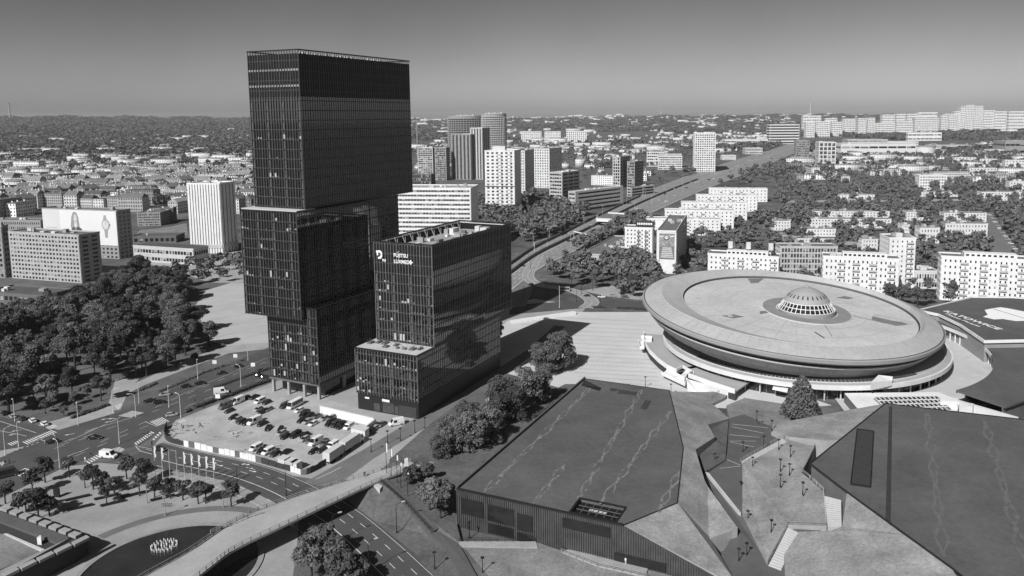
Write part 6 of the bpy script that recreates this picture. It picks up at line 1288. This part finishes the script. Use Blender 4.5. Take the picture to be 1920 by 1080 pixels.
def crown_blobs(kind, h, r, rg):
    if kind == 'cone':
        out = []
        for k in range(44): t_ = (k / 43) ** 1.25 * .97; rr = r * (1 - t_) ** .8; a = k * 2.4 + rg.random(); q = rr * .62; out.append((q * math.cos(a), q * math.sin(a), h * (.14 + .8 * t_), rr * .45 + .55))
        return out
    if kind == 'bush':
        out = [(0, 0, h * .45, r * .66)]
        for k in range(26): a = rg.random() * 6.28; e = rg.uniform(-.9, 1.0); q = r * .68 * math.cos(e * .95) * rg.uniform(.75, 1.05); out.append((q * math.cos(a), q * math.sin(a), h * (.47 + .36 * math.sin(e * 1.25)), r * rg.uniform(.24, .4)))
        return out
    out = [(0, 0, h * .62, r * .62)]
    for k in range(17):
        a = rg.random() * 6.28; e = rg.uniform(-.5, 1.0); q = r * .66 * math.cos(e * .9) * rg.uniform(.7, 1.05); out.append((q * math.cos(a), q * math.sin(a), h * (.60 + .27 * math.sin(e * 1.3)) , r * rg.uniform(.26, .44)))
    return out
def mesh_from(v, f, m, name):
    me = bpy.data.meshes.new(name); me.vertices.add(len(v)); me.vertices.foreach_set('co', np.ascontiguousarray(v, dtype=np.float32).ravel()); k = f.shape[1]
    me.loops.add(f.size); me.loops.foreach_set('vertex_index', np.ascontiguousarray(f, dtype=np.int32).ravel()); me.polygons.add(len(f)); me.polygons.foreach_set('loop_start', np.arange(0, f.size, k, dtype=np.int32))
    me.update(calc_edges=True); me.materials.append(m); return me
def make_tree(kind, h, r, seed, n, size, m):
    rg = np.random.default_rng(seed); bl_ = crown_blobs(kind, h, r, rg); v, f = leaf_cloud(bl_, n, size, rg)
    crown = mesh_from(v, f, m, 'crown'); mb = MB(); mb.tube((0, 0, -.3), (.1, .05, h * .5), r * .07 + .06, r * .035 + .03, 7); top = np.array([.1, .05, h * .5])
    if kind != 'cone':
        mb.tube((0, 0, h * .3), bl_[1][:3], r * .03, .04, 5)
        for b_ in bl_[2:8]: mb.tube(top * [1, 1, rg.uniform(.7, 1)], b_[:3], r * .028, .03, 5)
    else: mb.tube(top, (.05, 0, h * .9), r * .035, .03, 5)
    tr = mb.build('trunk', bark); COL.objects.unlink(tr); return crown, tr.data
PARK = [make_tree('round', 17, 6.6, 100 + i, 5200, .5, leaf_m) for i in range(6)]
STREET = [make_tree('round', 11, 4.4, 200 + i, 2600, .44, leaf_s) for i in range(5)]
SMALL = [make_tree('round', 7, 2.5, 300 + i, 1100, .34, leaf_m) for i in range(4)]
PALE = [make_tree('bush', 14, 7.2, 400 + i, 8500, .38, leaf_l) for i in range(2)]
FEATH = [make_tree('bush', 13, 6.6, 420 + i, 5600, .38, leaf_s) for i in range(3)]
CONE = [make_tree('cone', 13, 5.2, 500, 6500, .38, leaf_l), make_tree('cone', 14, 3.2, 501, 1800, .45, leaf_m)]
LOW = [make_tree('round', 12, 5, 600 + i, 190, 1.5, leaf_m) for i in range(5)]
STREETMIX = STREET + [make_tree('round', 11, 4.6, 250 + i, 2200, .5, leaf_l) for i in range(3)] + [CONE[1]]
PARKMIX = PARK + [(PALE[0][0], PALE[0][1]), CONE[1], STREET[0]]
TCOUNT = [0]
def tree(protos, pos, scale, label, group=None, k=None, z=0.0, sz=None, name='tree'):
    cr, tr = protos[(TCOUNT[0] if k is None else k) % len(protos)]; TCOUNT[0] += 1
    t = thing(name, label, 'tree', (pos[0], pos[1], z), group, random.random() * 6.28); t.scale = (scale, scale, sz or scale * random.uniform(.9, 1.12))
    for nm, me in (('trunk', tr), ('crown', cr)): o = bpy.data.objects.new(nm, me); COL.objects.link(o); o.parent = t
    return t
trees = []           # (projected size, protos, pos, scale, label, group)
def want(protos, pos, scale, base_h, label, group): trees.append((base_h * scale / math.hypot(pos[0], pos[1]), protos, pos, scale, label, group))
def poisson(poly, n, dmin, rg, clear=0.0):
    lo, hi = poly.min(0), poly.max(0); X = rg.uniform(lo[0], hi[0], n * 40); Y = rg.uniform(lo[1], hi[1], n * 40); ok = in_poly(poly, X, Y); X, Y = X[ok], Y[ok]
    bad = inside_many(X, Y)
    if clear:
        for ox, oy in ((clear, 0), (-clear, 0), (0, clear), (0, -clear)): bad |= inside_many(X + ox, Y + oy)
    X, Y = X[~bad], Y[~bad]; cell = {}; pts = []
    for x, y in zip(X, Y):
        cx_, cy_ = int(x // dmin), int(y // dmin)
        if any((x - a) ** 2 + (y - b) ** 2 < dmin * dmin for i in (-1, 0, 1) for j in (-1, 0, 1) for a, b in cell.get((cx_ + i, cy_ + j), ())): continue
        cell.setdefault((cx_, cy_), []).append((x, y)); pts.append((x, y))
        if len(pts) >= n: break
    return pts
def scatter(poly_px, n, dmin, protos, smin, smax, base_h, label, group, seed, zmean=0):
    rg = np.random.default_rng(seed)
    for x, y in poisson(np.array([P(x, y)[:2] for x, y in poly_px]), n, dmin, rg): want(protos, (x, y), rg.uniform(smin, smax), base_h, label, group)
# single trees one can name
def one(protos, x, y, s, label, k=0, z=0.0, group=None, sz=None): TCOUNT[0] += 1; return tree(protos, P(x, y, z)[:2], s, label, group, k, z, sz)
one(PALE, 1024, 699, 1.2, 'big round tree standing alone on the bright plaza, left half', 0, sz=1.05); one(PALE, 1052, 693, 1.1, 'big round tree standing alone on the bright plaza, taller right half', 1, sz=1.28)
one(CONE, 1502, 790, 1.32, 'bushy cone-shaped tree in front of the arena', 0, sz=1.4)
for i, (x, y, s) in enumerate(((945, 772, .95), (985, 764, 1.05), (1012, 754, .85), (880, 812, .8), (930, 802, .9), (965, 792, .85), (845, 852, .85), (885, 848, .95), (915, 836, .85), (828, 866, .6))): one(FEATH, x, y, s * 1.05, f'feathery tree beside the long side of the congress hall, {ORD[i]} of ten', i % 3, .5, 'feathery trees beside the congress hall', s * 1.25)
for i, (x, y, s) in enumerate(((806, 960, .95), (835, 955, .85), (826, 972, .8), (770, 915, .6), (800, 905, .55))): one(STREET, x, y, s, f'small dark tree on the lawn by the congress hall corner, {ORD[i]} of five', i, 2.0, 'trees on the embankment lawn')
sq = [(85, 905, 1.05), (130, 895, .95), (62, 928, .95), (10, 945, .95), (190, 925, 1.0), (175, 918, 1.0), (160, 915, .7), (215, 925, .9), (238, 898, 1.0), (272, 905, 1.0), (262, 930, .9), (290, 933, .95), (320, 935, .9), (343, 938, 1.0), (372, 945, .95), (386, 944, .95), (434, 950, 1.0), (50, 968, 1.05), (72, 972, 1.1), (93, 968, .95), (36, 965, .8), (200, 945, .8)]
for i, (x, y, s) in enumerate(sq): one(SMALL, x, y, s * 1.1, f"slender young tree on the square, {'front' if i > 15 else 'middle' if i > 7 else 'back'} part, {ORD[i % 8]} there", i, group='young trees on the square')
for i, (x, y, s) in enumerate(((590, 1055, .9), (612, 1050, .8), (585, 1090, .95), (630, 1085, .9), (655, 1078, .6), (600, 1040, .7), (640, 1110, .9), (675, 1105, .7))): one(STREET, x, y, s, f'dense dark tree at the bottom edge by the road, {ORD[i]} of eight', i, group='trees at the bottom edge')
for i, (x, y, s) in enumerate(((312, 690, .8), (330, 688, .95), (365, 680, .45), (255, 708, .7), (275, 705, .75), (100, 765, .55), (140, 760, .5), (165, 748, .5), (190, 752, .6), (120, 780, .4), (85, 775, .45), (60, 768, .5), (150, 775, .3), (392, 650, .8), (372, 622, .9), (930, 650, .7))):
    one(STREET if s < .6 else PARK, x, y, s, f"{'small' if s < .6 else 'tall'} dark tree at the park edge, {ORD[i]} from the path" if i < 15 else 'dark tree behind the corner of the lower black tower', i, group='trees at the park edge' if i < 15 else None)
# park and neighbourhoods
scatter([(-90, 620), (10, 610), (150, 590), (205, 548), (262, 530), (340, 536), (352, 566), (320, 608), (360, 640), (350, 672), (290, 696), (180, 732), (100, 760), (0, 785), (-120, 820)], 190, 9.0, PARKMIX, .6, 1.25, 17, 'full dark tree in the dense park left of the black towers', 'park trees', 1)
scatter([(1010, 515), (1070, 500), (1180, 480), (1235, 500), (1240, 545), (1190, 560), (1110, 540), (1040, 530)], 60, 6, STREET, .8, 1.15, 11, 'leafy tree in the grove between the tram loop and the flats', 'grove by the tram loop', 2)
scatter([(1070, 470), (1175, 415), (1190, 420), (1165, 440), (1100, 475)], 40, 6, STREET, .8, 1.1, 11, 'leafy tree in the dark belt along the highway', 'tree belt along the highway', 3)
scatter([(1280, 545), (1240, 480), (1330, 440), (1460, 400), (1460, 375), (1700, 350), (1925, 345), (1940, 560), (1760, 575), (1640, 560), (1480, 525), (1330, 520)], 620, 8, STREETMIX, .6, 1.2, 11, 'leafy tree between the flats on the right', 'trees between the right-hand flats', 4)
scatter([(1330, 345), (1430, 318), (1500, 295), (1925, 285), (1925, 350), (1700, 360), (1460, 385), (1440, 360)], 620, 9, STREETMIX, .7, 1.25, 11, 'leafy tree in the wooded belt on the right', 'wooded belt on the right', 5)
scatter([(960, 430), (1000, 405), (1070, 395), (1110, 395), (1075, 425), (985, 455)], 45, 7, STREET, .8, 1.2, 11, 'leafy tree on the green below the white tower', 'trees below the white tower', 6)
scatter([(262, 520), (395, 500), (460, 490), (470, 528), (400, 530), (300, 535)], 26, 7, SMALL, 1.0, 1.5, 7, 'small tree along the street below the striped tower', 'street trees below the striped tower', 7)
scatter([(960, 302), (1130, 277), (1480, 256), (1450, 275), (1330, 305), (1220, 340), (1110, 350), (1060, 330), (960, 345)], 420, 9, STREETMIX, .7, 1.3, 11, 'leafy tree beyond the highway offices', 'trees beyond the highway', 8)
scatter([(780, 268), (1480, 248), (1480, 258), (1100, 285), (780, 330)], 500, 12, STREETMIX, .8, 1.4, 11, 'leafy tree behind the central towers', 'trees behind the central towers', 10)
one(PARK, 1010, 405, 1.0, 'large dark tree standing below the pale office block', 2); one(STREET, 977, 440, .9, 'single round tree on the green beside the highway', 1)
for i, (x, y, s) in enumerate(((1560, 545, .9), (1583, 548, .9), (1610, 553, 1.0), (1668, 565, 1.0), (1690, 570, 1.1), (1720, 575, 1.1), (1745, 570, .8), (1778, 563, 1.1), (1832, 556, 1.15), (1868, 560, 1.1), (1520, 535, .8), (1375, 520, .9), (1230, 540, 1.0), (1275, 535, 1.1), (1310, 525, 1.0), (1350, 490, .8))): one(STREET, x, y, s, f'broad tree along the back of the arena, {ORD[i]} of the row', i, group='trees behind the arena')
# distribute: the largest as single trees, the others as one wood
trees.sort(key=lambda t: -t[0]); KEEP = 300 - TCOUNT[0]
for _, pr, pos, s, lab, grp in trees[:max(0, KEEP)]: tree(pr, pos, s, lab, grp)
def merge(name, protos, plc, m, label, cat):
    """many far copies baked into one mesh: plc rows (x, y, z, scale, zscale, rot)"""
    VS, FS, off = [], [], 0
    for i, (x, y, z, s, szz, a) in enumerate(plc):
        v, f = protos[i % len(protos)]; c, sn_ = math.cos(a), math.sin(a); w = np.empty_like(v); w[:, 0] = (v[:, 0] * c - v[:, 1] * sn_) * s + x; w[:, 1] = (v[:, 0] * sn_ + v[:, 1] * c) * s + y; w[:, 2] = v[:, 2] * szz + z; VS.append(w); FS.append(f + off); off += len(v)
    o = bpy.data.objects.new(name, mesh_from(np.concatenate(VS), np.concatenate(FS), m, name)); COL.objects.link(o); tag(o, label, cat, kind='stuff'); return o
def cloud_proto(seed, h, r, n, size):
    rg = np.random.default_rng(seed); return leaf_cloud(crown_blobs('round', h, r, rg), n, size, rg)
mid = [cloud_proto(700 + i, 12, 5, 105, 1.8) for i in range(6)]
plc = [(p[0], p[1], 0, s * (1.3 if pr is PARKMIX else .6 if pr is SMALL else 1.0), s * (1.4 if pr is PARKMIX else .6 if pr is SMALL else 1.0), random.random() * 6.28) for _, pr, p, s, lab, grp in trees[max(0, KEEP):]]
# loose woods and avenues between the far houses
def patch(x, y): return math.sin(x * .0021 + 1.3) * math.cos(y * .0017 - .4) + .6 * math.sin(x * .0053 + y * .0041) + .35 * math.sin(x * .013 - y * .011)
rg = np.random.default_rng(9)
def patch_v(x, y): return np.sin(x * .0021 + 1.3) * np.cos(y * .0017 - .4) + .6 * np.sin(x * .0053 + y * .0041) + .35 * np.sin(x * .013 - y * .011)
def q_v(x, y):
    W = np.stack([x, y, np.zeros_like(x)], 1) - CC; t = W @ CV; return CX + F * (W @ CR) / t, CY - F * (W @ CU) / t
a = np.radians(rg.uniform(-42, 36, 40000)); d = 700 * (2600 / 700) ** rg.random(40000); x, y = d * np.sin(a), d * np.cos(a); qx, qy = q_v(x, y)
lim = np.where(qx < 480, np.where(qy > 335, 1.0, .3), np.where(qx > 1200, -.05, .0)); ok = (patch_v(x, y) > lim) & ~((qy > 400) & (qx < 470)) & ~((qy > 330) & (qx > 1240)); x, y = x[ok], y[ok]; ok = ~inside_many(x, y); x, y = x[ok][:3400], y[ok][:3400]
for i in range(len(x)): s = rg.uniform(.7, 1.4); plc.append((x[i], y[i], 0, s, s * rg.uniform(.85, 1.1), rg.random() * 6.28))
merge('woodland', mid, plc, leaf_s, 'mass of dark trees between the buildings of the middle distance', 'trees')
far = [cloud_proto(800 + i, 13, 13, 30, 4.8) for i in range(6)]; plc = []
a = np.radians(rg.uniform(-42, 36, 60000)); d = 2400 * (10000 / 2400) ** rg.random(60000); x, y = d * np.sin(a), d * np.cos(a); lim = np.where(a < -.1, np.where(d > 4300, -1.2, -.3), np.where(d < 5200, .0, -.35))
ok = patch_v(x * .6, y * .6) > lim; x, y, d = x[ok], y[ok], d[ok]; ok = ~inside_many(x, y); x, y, d = x[ok][:14000], y[ok][:14000], d[ok][:14000]
for i in range(len(x)): s = rg.uniform(.7, 1.3) * (.75 + d[i] / 5200); plc.append((x[i], y[i], hill(x[i], y[i]) - 1, s, rg.uniform(.9, 1.5), rg.random() * 6.28))
merge('far_woods', far, plc, leaf_far, 'distant woods reaching to the horizon', 'woods')
# hedges
def hedge(label, pts, w, h, z=0.0, dens=26):
    line_ = [P(x, y)[:2] for x, y in pts]; t = thing('hedge', label, 'hedge', (*line_[0], z)); rg = np.random.default_rng(int(pts[0][0])); C_ = []
    for a, b in zip(line_[:-1], line_[1:]):
        L_ = np.linalg.norm(b - a); d_ = (b - a) / L_; n_ = np.array([-d_[1], d_[0]]); k = int(L_ / (w * .5)) + 1
        for i in range(k): q = a + d_ * L_ * i / k + n_ * rg.uniform(-.15, .15) * w; C_.append((q[0], q[1], h * .5, w * .55))
    v, f = leaf_cloud(C_, len(C_) * dens, .3, rg, h / w); v = v - np.array([*line_[0], 0]); o = bpy.data.objects.new('leaves', mesh_from(v, f, leaf_m, 'leaves')); COL.objects.link(o); o.parent = t
    mb = MB()
    for a, b in zip(line_[:-1], line_[1:]): mb.bar((*a, h * .4), (*b, h * .4), w * .5, h * .6)
    mb.build('stems', bark, t)
hedge('clipped hedge between the avenue and the car park pavement, long piece', [(368, 765), (420, 747), (475, 726), (512, 713)], 2.0, 1.3)
hedge('clipped hedge end piece nearest the zebra crossing', [(348, 774), (357, 770)], 2.4, 1.5)
hedge('low planting on the median of the avenue', [(400, 729), (440, 714), (480, 700), (515, 688)], 2.2, .7)
hedge('dark shrub strip curving over the wide grass verge', [(300, 735), (345, 716), (385, 698), (430, 684)], 1.6, .6)
hedge('second shrub strip on the verge beside the park path', [(262, 733), (278, 726), (293, 719)], 2.2, .8)
hedge('low hedge at the back of the plaza, left piece', [(1112, 577), (1136, 578)], 1.8, 1.1); hedge('low hedge at the back of the plaza, piece next to the arena', [(1158, 579), (1215, 582)], 1.8, 1.3)
hedge('shrub row between the park and the pavement', [(135, 785), (170, 773), (205, 760)], 1.6, 1.0)
hedge('long dark climbing hedge on the flank of the congress hall', [(1000, 790), (1040, 765), (1062, 748)], 2.6, 2.6)
# ------------------------------------------------------------------ houses filling the city
wall_v = [mat(f'house_wall_{i}', v, .85, .15, .2, rnd=.25) for i, v in enumerate((.72, .5, .82, .34))]; roof_v = [mat(f'house_roof_{i}', v, .9, .25, .2, rnd=.35) for i, v in enumerate((.12, .2, .32))]
def house_mesh(w, d, h, floors, bays, gable, wm, rm):
    mb = MB(); mb.box(-w / 2, w / 2, -d / 2, d / 2, 0, h); mb.mi = 1
    if gable: mb.add([(-w / 2 - .4, -d / 2 - .4, h), (w / 2 + .4, -d / 2 - .4, h), (w / 2 + .4, d / 2 + .4, h), (-w / 2 - .4, d / 2 + .4, h), (-w / 2 + 1, 0, h + gable), (w / 2 - 1, 0, h + gable)], [(0, 1, 5, 4), (1, 2, 5), (2, 3, 4, 5), (3, 0, 4), (3, 2, 1, 0)])
    else: mb.box(-w / 2 - .3, w / 2 + .3, -d / 2 - .3, d / 2 + .3, h, h + .7)
    mb.mi = 0
    for k in range(3): x = -w * .35 + k * w * .32; mb.box(x, x + 1.1, -.6 + k % 2, .5 + k % 2, h + .5, h + (gable or .8) + 1.4)
    mb.mi = 2; fh = h / floors
    for f in range(floors):
        for k in range(bays):
            x = -w / 2 + w * (k + .5) / bays; z = f * fh + fh * .3
            e_ = w / bays * .24; [mb.add([(x - e_ * s, s * (d / 2 + .05) * -1, z), (x + e_ * s, s * (d / 2 + .05) * -1, z), (x + e_ * s, s * (d / 2 + .05) * -1, z + fh * .5), (x - e_ * s, s * (d / 2 + .05) * -1, z + fh * .5)], [(0, 1, 2, 3)]) for s in (-1, 1)]
        for k in range(max(1, int(bays * d / w))):
            y = -d / 2 + d * (k + .5) / max(1, int(bays * d / w))
            [mb.add([(s * (w / 2 + .05), y - .6 * s, z), (s * (w / 2 + .05), y + .6 * s, z), (s * (w / 2 + .05), y + .6 * s, z + fh * .5), (s * (w / 2 + .05), y - .6 * s, z + fh * .5)], [(0, 1, 2, 3)]) for s in (-1, 1)]
    o = mb.build('house', [wm, rm, glass_d]); COL.objects.unlink(o); return o.data
OLD = [house_mesh(w, d, h, f, b, g, wall_v[i % 4], roof_v[i % 3]) for i, (w, d, h, f, b, g) in enumerate(((22, 13, 15, 4, 8, 4), (28, 13, 16, 4, 10, 4.5), (18, 12, 13, 4, 6, 3.5), (34, 13, 17, 5, 12, 0), (16, 14, 18, 5, 5, 5), (40, 12, 14, 4, 14, 3.5), (24, 14, 14, 4, 8, 0), (14, 11, 10, 3, 4, 4)))]
SUB = [house_mesh(w, d, h, f, b, g, wall_v[i % 3], roof_v[(i + 1) % 3]) for i, (w, d, h, f, b, g) in enumerate(((12, 10, 7, 2, 3, 3), (40, 12, 12, 4, 12, 0), (60, 30, 8, 2, 12, 0), (26, 14, 10, 3, 8, 0), (16, 11, 8, 2, 4, 3.5), (50, 13, 16, 5, 16, 0), (34, 22, 7, 2, 6, 0)))]
houses = []
def fill(poly_px, n, dmin, protos, ang, jit, label, group, seed, smin=.9, smax=1.15, keepout=False):
    rg = random.Random(seed)
    for x, y in poisson(np.array([P(x, y)[:2] for x, y in poly_px]), n, dmin, np.random.default_rng(seed), 11):
        s = rg.uniform(smin, smax); houses.append((12 * s / math.hypot(x, y), protos[rg.randrange(len(protos))], (x, y, hill(x, y) - .05), R_(ang + rg.choice([0, 0, 90]) + rg.uniform(-jit, jit)), s, label, group))
fill([(-60, 372), (60, 352), (350, 330), (470, 330), (470, 400), (345, 400), (330, 372), (250, 396), (80, 392), (-60, 440)], 260, 14, OLD, -8, 4, 'old tenement with a pitched or flat roof in the crowded left quarter', 'tenements of the old quarter', 1)
fill([(-60, 330), (480, 322), (480, 345), (350, 352), (100, 352), (-60, 360)], 160, 19, OLD, -10, 6, 'tenement on the far side of the crowded left quarter', 'far tenements of the old quarter', 2)
fill([(-60, 262), (480, 258), (480, 322), (-60, 332)], 110, 36, SUB, -8, 12, 'scattered pale building among the woods at the left', 'scattered buildings on the left', 3, 1.0, 1.5)
fill([(780, 240), (1500, 232), (1480, 262), (1300, 300), (1200, 330), (1100, 330), (1000, 340), (780, 330)], 330, 30, SUB, -12, 12, 'scattered pale building beyond the central towers', 'scattered buildings in the centre', 4, 1.0, 1.4)
fill([(960, 302), (1130, 277), (1480, 256), (1450, 275), (1330, 305), (1220, 340), (1110, 350), (1060, 330), (960, 345)], 75, 26, SUB, -12, 10, 'low pale building beyond the highway offices', 'low buildings beyond the highway', 7)
fill([(780, 268), (1480, 248), (1480, 258), (1100, 285), (780, 330)], 130, 30, SUB, -12, 12, 'low pale building behind the central towers', 'low buildings behind the central towers', 8)
fill([(-60, 290), (480, 285), (480, 322), (-60, 332)], 150, 26, SUB, -8, 12, 'pale building at the wooded edge of the old quarter', 'buildings at the edge of the old quarter', 9, 1.0, 1.4)
fill([(1500, 290), (1925, 268), (1925, 345), (1600, 345), (1480, 360)], 130, 22, SUB, -5, 8, 'low pale building half hidden by the right-hand trees', 'low buildings on the right', 5)
fill([(560, 230), (1925, 226), (1925, 240), (1500, 246), (560, 254)], 330, 60, SUB, -5, 20, 'tiny far building below the skyline', 'tiny buildings near the skyline', 6, 1.3, 2.0)
houses.sort(key=lambda h: -h[0])
for _, me, pos, a, s, lab, grp in houses[:290]:
    o = bpy.data.objects.new('house', me); COL.objects.link(o); o.location = pos; o.rotation_euler[2] = a; o.scale = (s, s, s); tag(o, lab, 'building', grp)
VS, LP, LS, LT, MI, nv, nl = [], [], [], [], [], 0, 0; cache = {}
for _, me, pos, a, s, lab, grp in houses[290:]:
    if me.name not in cache:
        v = np.empty(len(me.vertices) * 3, np.float32); me.vertices.foreach_get('co', v); l_ = np.empty(len(me.loops), np.int32); me.loops.foreach_get('vertex_index', l_); t_ = np.empty(len(me.polygons), np.int32); me.polygons.foreach_get('loop_total', t_); i_ = np.empty(len(me.polygons), np.int32); me.polygons.foreach_get('material_index', i_); cache[me.name] = (v.reshape(-1, 3), l_, t_, i_)
    v, l_, t_, i_ = cache[me.name]; c, n_ = math.cos(a), math.sin(a); w = np.empty_like(v); w[:, 0] = (v[:, 0] * c - v[:, 1] * n_) * s + pos[0]; w[:, 1] = (v[:, 0] * n_ + v[:, 1] * c) * s + pos[1]; w[:, 2] = v[:, 2] * s + pos[2]
    VS.append(w); LP.append(l_ + nv); LT.append(t_); MI.append(i_); nv += len(v)
V_, L_, T_ = np.concatenate(VS), np.concatenate(LP), np.concatenate(LT); fm_ = bpy.data.meshes.new('far_houses'); fm_.vertices.add(len(V_)); fm_.vertices.foreach_set('co', V_.ravel()); fm_.loops.add(len(L_)); fm_.loops.foreach_set('vertex_index', L_); fm_.polygons.add(len(T_)); fm_.polygons.foreach_set('loop_start', np.concatenate([[0], np.cumsum(T_)[:-1]]).astype(np.int32))
for m_ in (wall_v[0], roof_v[1], glass_m): fm_.materials.append(m_)
fm_.polygons.foreach_set('material_index', np.concatenate(MI)); fm_.update(calc_edges=True)
o = bpy.data.objects.new('far_houses', fm_); COL.objects.link(o); tag(o, 'countless small buildings scattered towards the skyline', 'buildings', kind='stuff')
# ------------------------------------------------------------------ haze
hb = MB(); hb.box(-16000, 16000, -500, 14500, -3, 185); ho = hb.build('haze', mat('haze_surface', .5)); ho['kind'] = 'stuff'; ho['label'] = 'thin summer haze lying over the whole city'
hm_ = bpy.data.materials.new('haze'); hm_.use_nodes = True; hn = hm_.node_tree.nodes; hn.clear(); ou = hn.new('ShaderNodeOutputMaterial'); pv = hn.new('ShaderNodeVolumePrincipled')
pv.inputs['Color'].default_value = (.98, .98, .98, 1); pv.inputs['Density'].default_value = 3.4e-5; pv.inputs['Anisotropy'].default_value = 0.0; hm_.node_tree.links.new(pv.outputs[0], ou.inputs['Volume'])
ho.data.materials.clear(); ho.data.materials.append(hm_)
